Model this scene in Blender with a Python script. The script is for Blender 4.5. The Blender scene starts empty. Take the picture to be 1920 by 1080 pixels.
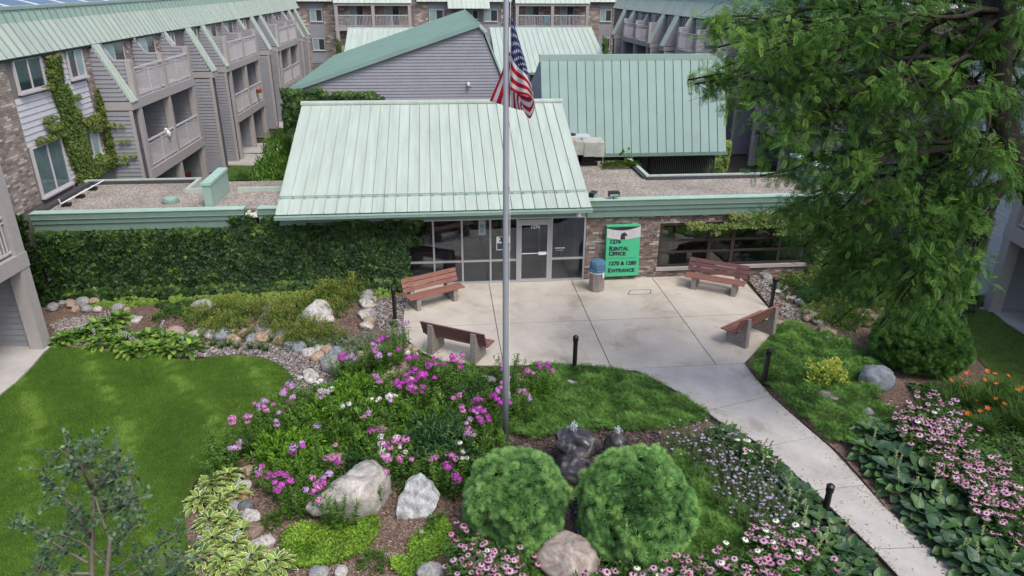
import bpy, math, random
import numpy as np
from mathutils import Vector, Matrix, noise
random.seed(7); RS = np.random.RandomState(11)
sc = bpy.context.scene; COL = sc.collection
R = math.radians
# ------------------------------------------------------------------ camera
PITCH, ROLL, CAMH, FPX = R(23.3), R(0.3), 9.0, 1334.0
_up0 = Vector((0, math.sin(PITCH), math.cos(PITCH))); _fw = Vector((0, math.cos(PITCH), -math.sin(PITCH)))
_rt = Vector((1, 0, 0)) * math.cos(ROLL) + _up0 * math.sin(ROLL)
_up = -Vector((1, 0, 0)) * math.sin(ROLL) + _up0 * math.cos(ROLL)
cd = bpy.data.cameras.new('camera'); cam = bpy.data.objects.new('camera', cd); COL.objects.link(cam)
cam.matrix_world = Matrix(((_rt.x, _up.x, -_fw.x, 0), (_rt.y, _up.y, -_fw.y, 0), (_rt.z, _up.z, -_fw.z, CAMH), (0, 0, 0, 1)))
cd.sensor_width = 36; cd.lens = 36 * FPX / 1920; cd.clip_end = 2000; cd.clip_start = 0.1
sc.camera = cam
sc.render.resolution_x = 1024; sc.render.resolution_y = 576
# ------------------------------------------------------------------ world and sun
w = bpy.data.worlds.new('World'); sc.world = w; w.use_nodes = True
nt = w.node_tree; nt.nodes.clear()
so = nt.nodes.new('ShaderNodeOutputWorld'); bg = nt.nodes.new('ShaderNodeBackground'); sk = nt.nodes.new('ShaderNodeTexSky')
sk.sky_type = 'NISHITA'; sk.sun_disc = False
SUN_EL, SUN_AZ = 56, 142       # azimuth measured from +Y (north) clockwise
sk.sun_elevation = R(SUN_EL); sk.sun_rotation = R(SUN_AZ)
sk.air_density = 1.0; sk.dust_density = 4.0; sk.ozone_density = 1.0
bg.inputs['Strength'].default_value = 0.15
nt.links.new(sk.outputs[0], bg.inputs[0]); nt.links.new(bg.outputs[0], so.inputs[0])
sl = bpy.data.lights.new('sun', 'SUN'); sl.energy = 1.4; sl.angle = R(22); sl.color = (1, 0.96, 0.9)
sun = bpy.data.objects.new('sun', sl); COL.objects.link(sun)
_sd = Vector((math.sin(R(SUN_AZ)) * math.cos(R(SUN_EL)), math.cos(R(SUN_AZ)) * math.cos(R(SUN_EL)), math.sin(R(SUN_EL))))
sun.rotation_euler = _sd.to_track_quat('Z', 'Y').to_euler(); sun.location = (0, 0, 60)
vs = sc.view_settings; vs.view_transform = 'Standard'; vs.look = 'None'; vs.exposure = 0.42; vs.gamma = 1; vs.use_curve_mapping = False

def ray(px, py):
    return _rt * ((px - 960) / FPX) + _up * ((540 - py) / FPX) + _fw
def G(px, py, z=0.0):            # surveyed point on a level plane
    d = ray(px, py); t = (z - CAMH) / d.z
    return Vector((d.x * t, d.y * t, z))
def GY(px, py, Y):               # surveyed point at a distance Y
    d = ray(px, py); t = Y / d.y
    return Vector((d.x * t, Y, CAMH + d.z * t))

# ------------------------------------------------------------------ object helpers
def link(o, parent=None):
    COL.objects.link(o)
    if parent is not None: o.parent = parent
    return o
def tag(o, label=None, cat=None, group=None, kind=None):
    if label: o['label'] = label
    if cat: o['category'] = cat
    if group: o['group'] = group
    if kind: o['kind'] = kind
    return o
def thing(name, label, cat, loc=(0, 0, 0), rz=0.0, group=None):
    o = bpy.data.objects.new(name, None); o.empty_display_size = 0.2
    o.location = loc; o.rotation_euler = (0, 0, rz); link(o)
    return tag(o, label, cat, group)
def inst(name, me, parent=None, loc=(0, 0, 0), rot=(0, 0, 0), s=1.0):
    o = bpy.data.objects.new(name, me); link(o, parent); o.location = loc; o.rotation_euler = rot
    o.scale = (s, s, s) if isinstance(s, (int, float)) else s
    return o
class M:
    def __init__(self): self.v = []; self.f = []; self.mi = []
    def add(self, vs, fs, mi=0):
        n = len(self.v); self.v += [tuple(p) for p in vs]; self.f += [tuple(i + n for i in f) for f in fs]; self.mi += [mi] * len(fs); return self
    def hexa(self, p, mi=0):    # 8 points: bottom ring 0-3, top ring 4-7 (counter-clockwise seen from above)
        return self.add(p, [(0, 3, 2, 1), (4, 5, 6, 7), (0, 1, 5, 4), (1, 2, 6, 5), (2, 3, 7, 6), (3, 0, 4, 7)], mi)
    def box(self, x0, x1, y0, y1, z0, z1, mi=0):
        return self.hexa([(x0, y0, z0), (x1, y0, z0), (x1, y1, z0), (x0, y1, z0), (x0, y0, z1), (x1, y0, z1), (x1, y1, z1), (x0, y1, z1)], mi)
    def quad(self, a, b, c, d, mi=0): return self.add([a, b, c, d], [(0, 1, 2, 3)], mi)
    def prism(self, poly, d, mi=0):   # extrude a planar polygon by vector d
        n = len(poly); q = [tuple(Vector(p) + Vector(d)) for p in poly]
        fs = [tuple(range(n)), tuple(range(2 * n - 1, n - 1, -1))] + [(i, i + n, (i + 1) % n + n, (i + 1) % n) for i in range(n)]
        return self.add(list(poly) + q, fs, mi)
    def tube(self, pts, rs, seg=8, mi=0, cap=True):
        pts = [Vector(p) for p in pts]; n = len(pts); rs = rs if hasattr(rs, '__len__') else [rs] * n
        vs = []; a = None
        for i, p in enumerate(pts):
            t = (pts[min(i + 1, n - 1)] - pts[max(i - 1, 0)]).normalized()
            if a is None: a = t.orthogonal().normalized()
            a = (a - t * a.dot(t)).normalized(); b = t.cross(a)
            for k in range(seg):
                th = 2 * math.pi * k / seg; vs.append(p + (a * math.cos(th) + b * math.sin(th)) * rs[i])
        fs = [(i * seg + k, i * seg + (k + 1) % seg, (i + 1) * seg + (k + 1) % seg, (i + 1) * seg + k) for i in range(n - 1) for k in range(seg)]
        if cap: fs += [tuple(range(seg - 1, -1, -1)), tuple(range((n - 1) * seg, n * seg))]
        return self.add(vs, fs, mi)
    def lathe(self, prof, seg=16, mi=0, c=(0, 0)):
        vs = [(c[0] + r * math.cos(2 * math.pi * k / seg), c[1] + r * math.sin(2 * math.pi * k / seg), z) for r, z in prof for k in range(seg)]
        n = len(prof); fs = [(i * seg + k, i * seg + (k + 1) % seg, (i + 1) * seg + (k + 1) % seg, (i + 1) * seg + k) for i in range(n - 1) for k in range(seg)]
        fs += [tuple(range(seg - 1, -1, -1)), tuple(range((n - 1) * seg, n * seg))]
        return self.add(vs, fs, mi)
    def mesh(self, name, mats, smooth=False):
        me = bpy.data.meshes.new(name); me.from_pydata(self.v, [], self.f)
        for m in (mats if isinstance(mats, (list, tuple)) else [mats]): me.materials.append(m)
        if any(self.mi): me.polygons.foreach_set('material_index', self.mi)
        if smooth: me.polygons.foreach_set('use_smooth', [True] * len(self.f))
        me.update(); return me
    def build(self, name, mats, parent=None, smooth=False, kind=None):
        o = bpy.data.objects.new(name, self.mesh(name, mats, smooth)); link(o, parent)
        if kind: o['kind'] = kind
        return o
class Pieces:            # alike pieces: the nearest ones single objects, the rest one joined part
    def __init__(self, name, mat, limit=290): self.name = name; self.mat = mat; self.p = []; self.limit = limit
    def add(self, vs, fs): self.p.append((vs, fs))
    def m(self, mm): self.p.append((mm.v, mm.f))
    def flush(self, parent, bevel=False):
        mw = Matrix.LocRotScale(parent.location, parent.rotation_euler, None) if parent.parent is None else parent.parent.matrix_basis @ parent.matrix_basis
        cp = Vector((0, 0, CAMH))
        key = lambda q: (mw @ Vector(q[0][0]) - cp).length
        self.p.sort(key=key)
        for vs, fs in self.p[:self.limit]:
            me = bpy.data.meshes.new(self.name); me.from_pydata([tuple(v) for v in vs], [], fs); me.materials.append(self.mat)
            link(bpy.data.objects.new(self.name, me), parent)
        rest = self.p[self.limit:]
        if rest:
            mm = M()
            for vs, fs in rest: mm.add(vs, fs)
            mm.build(self.name + '_mass', self.mat, parent, kind='stuff')
        self.p = []
BOXF = [(0, 3, 2, 1), (4, 5, 6, 7), (0, 1, 5, 4), (1, 2, 6, 5), (2, 3, 7, 6), (3, 0, 4, 7)]
def boxv(x0, x1, y0, y1, z0, z1):
    return [(x0, y0, z0), (x1, y0, z0), (x1, y1, z0), (x0, y1, z0), (x0, y0, z1), (x1, y0, z1), (x1, y1, z1), (x0, y1, z1)]
def fastmesh(name, V, F, mats, tint=None, fm=None, smooth=False):
    """V (n,3) float, F (m,3) int triangles"""
    me = bpy.data.meshes.new(name); n, m = len(V), len(F)
    me.vertices.add(n); me.vertices.foreach_set('co', np.ascontiguousarray(V, dtype=np.float32).ravel())
    me.loops.add(m * 3); me.loops.foreach_set('vertex_index', np.ascontiguousarray(F, dtype=np.int32).ravel())
    me.polygons.add(m); me.polygons.foreach_set('loop_start', np.arange(0, m * 3, 3, dtype=np.int32))
    for mt in (mats if isinstance(mats, (list, tuple)) else [mats]): me.materials.append(mt)
    if fm is not None: me.polygons.foreach_set('material_index', np.ascontiguousarray(fm, dtype=np.int32))
    if smooth: me.polygons.foreach_set('use_smooth', np.ones(m, dtype=bool))
    me.update(calc_edges=True)
    if tint is not None:
        a = me.attributes.new('tint', 'FLOAT', 'POINT'); a.data.foreach_set('value', np.ascontiguousarray(tint, dtype=np.float32))
    me.validate(); return me
def nrm(a): return a / np.maximum(np.linalg.norm(a, axis=-1, keepdims=True), 1e-9)
def scat(T, F, P, D, N, S, tint=None):
    """copies of template T (k,3) with y along D, z near N; returns V,F,tint"""
    T = np.asarray(T, float); F = np.asarray(F, int); P = np.asarray(P, float); n, k = len(P), len(T)
    D = nrm(np.asarray(D, float)); X = nrm(np.cross(D, N)); Z = np.cross(X, D)
    S = np.asarray(S, float); S = S[:, None] * np.ones(3) if S.ndim == 1 else S
    L = T[None] * S[:, None, :]
    V = P[:, None] + L[..., 0:1] * X[:, None] + L[..., 1:2] * D[:, None] + L[..., 2:3] * Z[:, None]
    FF = F[None] + (np.arange(n) * k)[:, None, None]
    t = RS.rand(n) if tint is None else np.asarray(tint, float)
    return V.reshape(-1, 3), FF.reshape(-1, 3), np.repeat(t, k)
def cat(*parts):
    V = []; F = []; T = []; FM = []; o = 0
    for i, (v, f, t) in enumerate(parts):
        V.append(v); F.append(f + o); T.append(t); FM.append(np.full(len(f), i)); o += len(v)
    return np.concatenate(V), np.concatenate(F), np.concatenate(T), np.concatenate(FM)
def rnd(n, a=0., b=1.): return RS.rand(n) * (b - a) + a
def sph(n):
    a = rnd(n, 0, 2 * math.pi); z = rnd(n, -1, 1); r = np.sqrt(1 - z * z); return np.stack([r * np.cos(a), r * np.sin(a), z], 1)
UPV = np.array([0, 0, 1.])

# leaf templates (y along the leaf, x across, z up)
LANCE = ([(0, 0, 0), (-.5, .4, .12), (0, 1, -.06), (.5, .4, .12)], [(0, 2, 1), (0, 3, 2)])
BLADE = ([(-.5, 0, 0), (.5, 0, 0), (.35, .55, .1), (0, 1, -.1)], [(0, 1, 2), (0, 2, 3)])
IVY = ([(0, 0, 0), (-.42, -.08, -.05), (-.5, .42, -.05), (-.22, .5, .03), (0, 1, -.12), (.22, .5, .03), (.5, .42, -.05), (.42, -.08, -.05)],
       [(0, 2, 1), (0, 3, 2), (0, 4, 3), (0, 5, 4), (0, 6, 5), (0, 7, 6)])
ROUND = ([(0, 0, 0), (-.4, .3, .05), (-.35, .75, .05), (0, 1, 0), (.35, .75, .05), (.4, .3, .05)], [(0, 2, 1), (0, 3, 2), (0, 4, 3), (0, 5, 4)])

# ------------------------------------------------------------------ materials
def newmat(name):
    m = bpy.data.materials.new(name); m.use_nodes = True; nt = m.node_tree
    return m, nt, nt.nodes['Principled BSDF']
def nd(nt, t, **kw):
    n = nt.nodes.new(t)
    for k, v in kw.items():
        if k in n.inputs: n.inputs[k].default_value = v
        else: setattr(n, k, v)
    return n
def ramp(nt, stops, src):
    r = nt.nodes.new('ShaderNodeValToRGB'); e = r.color_ramp.elements
    while len(e) < len(stops): e.new(0.5)
    for i, (p, c) in enumerate(stops): e[i].position = p; e[i].color = (*c, 1)
    nt.links.new(src, r.inputs[0]); return r
def mat(name, c, rough=0.7, var=0.15, scale=6, bump=0.0, bscale=60, spec=0.3, metal=0.0, c2=None, objrand=0.0, detail=6, stretch=None):
    m, nt, b = newmat(name)
    tc = nd(nt, 'ShaderNodeTexCoord'); src = tc.outputs['Object']
    if stretch:
        mp = nd(nt, 'ShaderNodeMapping'); mp.inputs['Scale'].default_value = stretch; nt.links.new(src, mp.inputs[0]); src = mp.outputs[0]
    nz = nd(nt, 'ShaderNodeTexNoise'); nz.inputs['Scale'].default_value = scale; nz.inputs['Detail'].default_value = detail; nz.inputs['Roughness'].default_value = 0.65
    nt.links.new(src, nz.inputs['Vector'])
    lo = tuple(x * (1 - var) for x in c); hi = tuple(min(1, x * (1 + var)) for x in (c2 or c))
    r = ramp(nt, [(0.3, lo), (0.7, hi)], nz.outputs['Fac']); out = r.outputs[0]
    if objrand:
        oi = nd(nt, 'ShaderNodeObjectInfo'); mr = nd(nt, 'ShaderNodeMapRange'); mr.inputs[3].default_value = 1 - objrand; mr.inputs[4].default_value = 1 + objrand
        nt.links.new(oi.outputs['Random'], mr.inputs[0]); hs = nd(nt, 'ShaderNodeHueSaturation'); nt.links.new(mr.outputs[0], hs.inputs['Value']); nt.links.new(out, hs.inputs['Color']); out = hs.outputs[0]
    nt.links.new(out, b.inputs['Base Color']); b.inputs['Roughness'].default_value = rough; b.inputs['Metallic'].default_value = metal
    b.inputs['Specular IOR Level'].default_value = spec
    if bump:
        n2 = nd(nt, 'ShaderNodeTexNoise'); n2.inputs['Scale'].default_value = bscale; n2.inputs['Detail'].default_value = 4; nt.links.new(src, n2.inputs['Vector'])
        bp = nd(nt, 'ShaderNodeBump'); bp.inputs['Strength'].default_value = bump; bp.inputs['Distance'].default_value = 0.02
        nt.links.new(n2.outputs['Fac'], bp.inputs['Height']); nt.links.new(bp.outputs[0], b.inputs['Normal'])
    return m
def leafmat(name, cols, rough=0.5, trans=0.3, spec=0.25, attr='tint', objrand=0.1):
    m, nt, b = newmat(name)
    at = nd(nt, 'ShaderNodeAttribute'); at.attribute_name = attr
    if trans: cols = [tuple(min(.85, x * 1.62) for x in c) for c in cols]
    stops = [(i / (len(cols) - 1), c) for i, c in enumerate(cols)]
    r = ramp(nt, stops, at.outputs['Fac']); out = r.outputs[0]
    oi = nd(nt, 'ShaderNodeObjectInfo'); mr = nd(nt, 'ShaderNodeMapRange'); mr.inputs[3].default_value = 1 - objrand; mr.inputs[4].default_value = 1 + objrand
    nt.links.new(oi.outputs['Random'], mr.inputs[0]); hs = nd(nt, 'ShaderNodeHueSaturation'); nt.links.new(mr.outputs[0], hs.inputs['Value']); nt.links.new(out, hs.inputs['Color']); out = hs.outputs[0]
    nt.links.new(out, b.inputs['Base Color']); b.inputs['Roughness'].default_value = rough; b.inputs['Specular IOR Level'].default_value = spec
    if trans:
        t = nd(nt, 'ShaderNodeBsdfTranslucent'); nt.links.new(out, t.inputs[0]); mx = nd(nt, 'ShaderNodeMixShader'); mx.inputs[0].default_value = trans
        nt.links.new(b.outputs[0], mx.inputs[1]); nt.links.new(t.outputs[0], mx.inputs[2]); nt.links.new(mx.outputs[0], nt.nodes['Material Output'].inputs[0])
    return m
def glassmat(name, tintc, refl=0.12, rough=0.02, trans=0.75):
    m, nt, b = newmat(name); nt.nodes.remove(b)
    tr = nd(nt, 'ShaderNodeBsdfTransparent'); tr.inputs[0].default_value = (*tintc, 1)
    gl = nd(nt, 'ShaderNodeBsdfGlossy'); gl.inputs['Roughness'].default_value = rough; gl.inputs[0].default_value = (.9, .95, 1, 1)
    lw = nd(nt, 'ShaderNodeLayerWeight'); lw.inputs[0].default_value = 0.5
    mr = nd(nt, 'ShaderNodeMapRange'); mr.inputs[3].default_value = refl; mr.inputs[4].default_value = 1.0
    pw = nd(nt, 'ShaderNodeMath'); pw.operation = 'POWER'; pw.inputs[1].default_value = 3.0
    nt.links.new(lw.outputs['Facing'], pw.inputs[0]); nt.links.new(pw.outputs[0], mr.inputs[0])
    mx = nd(nt, 'ShaderNodeMixShader'); nt.links.new(mr.outputs[0], mx.inputs[0]); nt.links.new(tr.outputs[0], mx.inputs[1]); nt.links.new(gl.outputs[0], mx.inputs[2])
    nt.links.new(mx.outputs[0], nt.nodes['Material Output'].inputs[0]); return m
def brickmat(name, mortar=False):
    m, nt, b = newmat(name)
    geo = nd(nt, 'ShaderNodeNewGeometry'); oi = nd(nt, 'ShaderNodeObjectInfo'); ad = nd(nt, 'ShaderNodeMath'); ad.operation = 'ADD'
    nt.links.new(geo.outputs['Random Per Island'], ad.inputs[0]); nt.links.new(oi.outputs['Random'], ad.inputs[1])
    fr = nd(nt, 'ShaderNodeMath'); fr.operation = 'FRACT'; nt.links.new(ad.outputs[0], fr.inputs[0])
    r = ramp(nt, [(0, (.075, .055, .05)), (.2, (.15, .105, .09)), (.45, (.22, .155, .13)), (.62, (.12, .085, .075)), (.8, (.28, .235, .215)), (.9, (.44, .41, .39)), (1, (.17, .13, .115))], fr.outputs[0])
    tc = nd(nt, 'ShaderNodeTexCoord'); nz = nd(nt, 'ShaderNodeTexNoise'); nz.inputs['Scale'].default_value = 18; nz.inputs['Detail'].default_value = 5
    nt.links.new(tc.outputs['Object'], nz.inputs['Vector'])
    wr = ramp(nt, [(.52, (0, 0, 0)), (.66, (1, 1, 1))], nz.outputs['Fac'])
    mx = nd(nt, 'ShaderNodeMix'); mx.data_type = 'RGBA'; nt.links.new(r.outputs[0], mx.inputs[6]); mx.inputs[7].default_value = (.42, .38, .35, 1)
    sc_ = nd(nt, 'ShaderNodeMath'); sc_.operation = 'MULTIPLY'; sc_.inputs[1].default_value = .55; nt.links.new(wr.outputs[0], sc_.inputs[0]); nt.links.new(sc_.outputs[0], mx.inputs[0])
    nt.links.new(mx.outputs[2], b.inputs['Base Color']); b.inputs['Roughness'].default_value = .9
    bp = nd(nt, 'ShaderNodeBump'); bp.inputs['Strength'].default_value = .5; bp.inputs['Distance'].default_value = .01; nt.links.new(nz.outputs['Fac'], bp.inputs['Height']); nt.links.new(bp.outputs[0], b.inputs['Normal'])
    return m
MT = {}
MT['roof_pale'] = mat('roof_pale', (.40, .475, .425), rough=.42, var=.10, scale=1.6, spec=.4, stretch=(3, .3, .3), c2=(.415, .49, .44), objrand=.03)  # paleness includes sky sheen on the low slopes, put into the base colour
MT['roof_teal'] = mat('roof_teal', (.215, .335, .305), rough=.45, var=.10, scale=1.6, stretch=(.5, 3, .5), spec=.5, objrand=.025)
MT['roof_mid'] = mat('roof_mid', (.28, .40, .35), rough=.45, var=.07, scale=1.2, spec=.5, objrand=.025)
MT['seam'] = mat('seam', (.22, .33, .29), rough=.5, var=.1)
MT['fascia'] = mat('fascia', (.16, .25, .215), rough=.5, var=.08, scale=3, spec=.4)
MT['fascia_light'] = mat('fascia_light', (.36, .52, .45), rough=.45, var=.1, scale=3, spec=.4)
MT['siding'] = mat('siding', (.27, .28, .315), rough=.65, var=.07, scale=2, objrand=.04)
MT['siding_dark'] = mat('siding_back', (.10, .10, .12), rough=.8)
MT['siding_white'] = mat('siding_white', (.56, .56, .60), rough=.6, var=.06, scale=2, objrand=.04)
MT['trim'] = mat('trim', (.37, .345, .34), rough=.7, var=.07, scale=4)
MT['rail'] = mat('rail', (.52, .50, .52), rough=.5, var=.05)
MT['brick'] = brickmat('brick')
MT['brick_pale'] = brickmat('brick_pale'); _r = [n for n in MT['brick_pale'].node_tree.nodes if n.type == 'VALTORGB'][0]
for e, c in zip(_r.color_ramp.elements, [(.15, .125, .115), (.26, .21, .18), (.34, .28, .24), (.20, .16, .14), (.42, .37, .33), (.56, .52, .48), (.30, .25, .22)]): e.color = (*c, 1)
MT['mortar'] = mat('mortar', (.19, .175, .17), rough=.95, var=.2, scale=30)
MT['alu'] = mat('aluminium', (.48, .48, .50), rough=.35, var=.06, metal=.5, spec=.5)
MT['frame_dark'] = mat('frame_dark', (.045, .035, .03), rough=.45, var=.15)
MT['glass'] = glassmat('glass_clear', (.62, .66, .70), refl=.09)
MT['glass_win'] = glassmat('glass_window', (.42, .46, .42), refl=.10)
MT['pane'] = mat('pane', (.035, .055, .06), rough=.06, var=.3, scale=1.5, spec=.9)
MT['pane_light'] = mat('pane_curtained', (.25, .36, .37), rough=.1, var=.15, scale=2, spec=.8)
MT['concrete'] = mat('concrete', (.53, .49, .435), rough=.85, var=.15, scale=.8, bump=.25, bscale=120, detail=10)
MT['concrete_walk'] = mat('concrete_walk', (.47, .455, .44), rough=.85, var=.13, scale=1.6, bump=.25, bscale=120, detail=10)
def weather(m, scale=1.3):
    nt = m.node_tree; b = nt.nodes['Principled BSDF']; src = b.inputs['Base Color'].links[0].from_socket; tc = nd(nt, 'ShaderNodeTexCoord')
    n1 = nd(nt, 'ShaderNodeTexNoise'); n1.inputs['Scale'].default_value = scale; n1.inputs['Detail'].default_value = 9; n1.inputs['Distortion'].default_value = .5; n1.inputs['Roughness'].default_value = .7; nt.links.new(tc.outputs['Object'], n1.inputs['Vector'])
    r = ramp(nt, [(.36, (.70, .67, .62)), (.47, (.95, .94, .92)), (.6, (1, 1, 1)), (.70, (1.0, 1.0, 1.0))], n1.outputs['Fac'])
    n2 = nd(nt, 'ShaderNodeTexNoise'); n2.inputs['Scale'].default_value = 70; n2.inputs['Detail'].default_value = 3; nt.links.new(tc.outputs['Object'], n2.inputs['Vector']); r2 = ramp(nt, [(.35, (.84, .83, .82)), (.5, (1, 1, 1))], n2.outputs['Fac'])
    for q in (r, r2):
        mx = nd(nt, 'ShaderNodeMix'); mx.data_type = 'RGBA'; mx.blend_type = 'MULTIPLY'; mx.inputs[0].default_value = .75; nt.links.new(src, mx.inputs[6]); nt.links.new(q.outputs[0], mx.inputs[7]); src = mx.outputs[2]
    nt.links.new(src, b.inputs['Base Color'])
weather(MT['concrete'], .75); weather(MT['concrete_walk'], 1.0)
MT['joint'] = mat('joint', (.10, .085, .07), rough=.95)
MT['dark'] = mat('dark', (.02, .02, .022), rough=.6)
MT['black'] = mat('black_paint', (.012, .012, .013), rough=.4, spec=.5)
MT['white'] = mat('white', (.78, .78, .78), rough=.6, var=.04)
MT['asphalt'] = mat('flashing', (.06, .06, .07), rough=.7, var=.3, scale=8)

def aggregate(name, cols, scale, rough=.9, bump=.8, dist=.02):
    m, nt, b = newmat(name); tc = nd(nt, 'ShaderNodeTexCoord')
    vo = nd(nt, 'ShaderNodeTexVoronoi'); vo.inputs['Scale'].default_value = scale; nt.links.new(tc.outputs['Object'], vo.inputs['Vector'])
    sp = nd(nt, 'ShaderNodeSeparateColor'); nt.links.new(vo.outputs['Color'], sp.inputs[0])
    r = ramp(nt, [(i / (len(cols) - 1), c) for i, c in enumerate(cols)], sp.outputs[0])
    nz = nd(nt, 'ShaderNodeTexNoise'); nz.inputs['Scale'].default_value = .9; nz.inputs['Detail'].default_value = 5; nt.links.new(tc.outputs['Object'], nz.inputs['Vector'])
    g = ramp(nt, [(.3, (.72, .72, .72)), (.65, (1, 1, 1))], nz.outputs['Fac'])
    mx = nd(nt, 'ShaderNodeMix'); mx.data_type = 'RGBA'; mx.blend_type = 'MULTIPLY'; mx.inputs[0].default_value = 1; nt.links.new(r.outputs[0], mx.inputs[6]); nt.links.new(g.outputs[0], mx.inputs[7])
    nt.links.new(mx.outputs[2], b.inputs['Base Color']); b.inputs['Roughness'].default_value = rough; b.inputs['Specular IOR Level'].default_value = .2
    bp = nd(nt, 'ShaderNodeBump'); bp.inputs['Strength'].default_value = bump; bp.inputs['Distance'].default_value = dist; bp.invert = True
    nt.links.new(vo.outputs['Distance'], bp.inputs['Height']); nt.links.new(bp.outputs[0], b.inputs['Normal']); return m
MT['roof_gravel'] = aggregate('roof_gravel', [(.13, .12, .11), (.40, .36, .31), (.27, .24, .21), (.54, .50, .45), (.34, .30, .27), (.19, .175, .165)], 26)
MT['bench_concrete'] = aggregate('bench_concrete', [(.16, .14, .13), (.34, .31, .28), (.24, .21, .19), (.46, .43, .39)], 55, bump=.4, dist=.006)
MT['mulch'] = aggregate('mulch', [(.10, .06, .045), (.22, .15, .12), (.13, .085, .065), (.32, .24, .20), (.17, .11, .085)], 34)
MT['gravel_bed'] = aggregate('gravel_bed', [(.06, .055, .05), (.22, .19, .17), (.12, .10, .10), (.34, .30, .28)], 22)
MT['soil'] = mat('soil', (.055, .045, .03), rough=1, var=.4, scale=9)
# ------------------------------------------------------------------ frames
CY = R(5.8); CO = Vector((0.711, 21.346, 0))           # entrance building: u along the front, v into the building
def Cw(u, v, z=0.0):
    return Vector((CO.x + u * math.cos(CY) - v * math.sin(CY), CO.y + u * math.sin(CY) + v * math.cos(CY), z))
def Cl(P):
    d = P - CO; return (d.x * math.cos(CY) + d.y * math.sin(CY), -d.x * math.sin(CY) + d.y * math.cos(CY))
def inpoly(P, poly):
    x, y = P[:, 0], P[:, 1]; c = np.zeros(len(P), bool); n = len(poly)
    for i in range(n):
        x0, y0 = poly[i][:2]; x1, y1 = poly[(i + 1) % n][:2]
        if y0 == y1: continue
        k = ((y0 > y) != (y1 > y)) & (x < (x1 - x0) * (y - y0) / (y1 - y0) + x0); c ^= k
    return c
def fill(poly, n, holes=()):
    a = np.array([p[:2] for p in poly]); lo, hi = a.min(0), a.max(0); out = []; tot = 0
    while tot < n:
        P = RS.rand(n * 3, 2) * (hi - lo) + lo; k = inpoly(P, poly)
        for h in holes: k &= ~inpoly(P, h)
        out.append(P[k]); tot += k.sum()
    return np.concatenate(out)[:n]
def area(poly):
    return abs(sum(poly[i][0] * poly[(i + 1) % len(poly)][1] - poly[(i + 1) % len(poly)][0] * poly[i][1] for i in range(len(poly)))) / 2
def g(*pts): return [G(*p) for p in pts]
def smooth(poly, k=2):
    for _ in range(k):
        q = []
        for i in range(len(poly)):
            a, b = Vector(poly[i]), Vector(poly[(i + 1) % len(poly)]); q += [a * .75 + b * .25, a * .25 + b * .75]
        poly = q
    return poly
def sheet(name, poly, m, z, thick=0.0):
    mm = M(); q = [(p[0], p[1], z) for p in poly]
    if area(poly) and sum((poly[(i+1) % len(poly)][0]-poly[i][0])*(poly[(i+1) % len(poly)][1]+poly[i][1]) for i in range(len(poly))) > 0: q = q[::-1]
    if thick: mm.prism([(a, b, z - thick) for a, b, _ in q], (0, 0, thick))
    else: mm.add(q, [tuple(range(len(q)))])
    return mm.build(name, m, kind='structure')
def clip(poly, nx, ny, c):    # keep nx*x+ny*y<=c
    out = []
    for i in range(len(poly)):
        a, b = poly[i], poly[(i + 1) % len(poly)]; da = nx * a[0] + ny * a[1] - c; db = nx * b[0] + ny * b[1] - c
        if da <= 0: out.append(a)
        if (da < 0 < db) or (db < 0 < da): t = da / (da - db); out.append((a[0] + (b[0] - a[0]) * t, a[1] + (b[1] - a[1]) * t))
    return out
# ------------------------------------------------------------------ the ground
sheet('ground', [(-150, -30), (150, -30), (150, 260), (-150, 260)], MT['soil'], -0.03)
MT['lawn'] = mat('lawn', (.050, .092, .018), rough=.95, var=.35, scale=2.2, c2=(.075, .125, .03), bump=.6, bscale=90)
lawnL = g((97, 651), (150, 653), (230, 664), (290, 670), (360, 678), (400, 670), (450, 668), (505, 675), (540, 693), (558, 720), (540, 748), (490, 785), (462, 815), (440, 850), (400, 875), (365, 905), (345, 950), (350, 1010), (365, 1060), (380, 1110), (400, 1300)) + [Vector((-30, 6, 0)), Vector((-30, 12, 0))] + g((-160, 860), (0, 743), (50, 702))
sheet('lawn', smooth(lawnL[:20]) [0:0] or lawnL, MT['lawn'], 0.012)
lawnR = g((1815, 590), (1850, 580), (1880, 600), (1960, 650)) + [Vector((22, 13, 0)), Vector((19, 8, 0))] + g((1960, 800), (1900, 740), (1850, 690), (1815, 655), (1808, 620))
lr = sheet('lawn', lawnR, MT['lawn'], 0.012)
courtL = [Vector(p) for p in ((-14.4, 24, 0), (-9.0, 24, 0), (-10, 32, 0), (-11.2, 44, 0), (-12.5, 60, 0), (-16.5, 60, 0), (-14.8, 38, 0))]
sheet('lawn', courtL, MT['lawn'], 0.012)
# mulch under the planting
beds = g((95, 655), (60, 540), (420, 520), (770, 530), (757, 600), (770, 660), (900, 700), (1180, 700), (1330, 790), (1460, 870), (1560, 980), (1680, 1090), (1700, 1300), (300, 1300), (345, 950), (440, 850), (560, 720), (500, 672), (300, 668))
sheet('mulch_bed', beds, MT['mulch'], -0.004)
bedsR = g((1400, 510), (1900, 500), (1990, 640), (2100, 800), (2300, 1200), (1830, 1100), (1700, 995), (1575, 850), (1450, 745), (1390, 690), (1462, 605))
sheet('mulch_bed', bedsR, MT['mulch'], -0.004)
creek = smooth(g((95, 600), (180, 592), (200, 610), (290, 640), (400, 645), (470, 640), (560, 655), (620, 690), (655, 700), (600, 740), (545, 745), (560, 720), (535, 690), (500, 672), (440, 664), (380, 672), (300, 664), (200, 650), (110, 645)), 2)
sheet('river_rock_bed', creek, MT['gravel_bed'], 0.0)
creek2 = smooth(g((700, 560), (740, 555), (765, 560), (757, 600), (762, 640), (780, 670), (745, 650), (705, 612), (700, 585)), 1)
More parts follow.
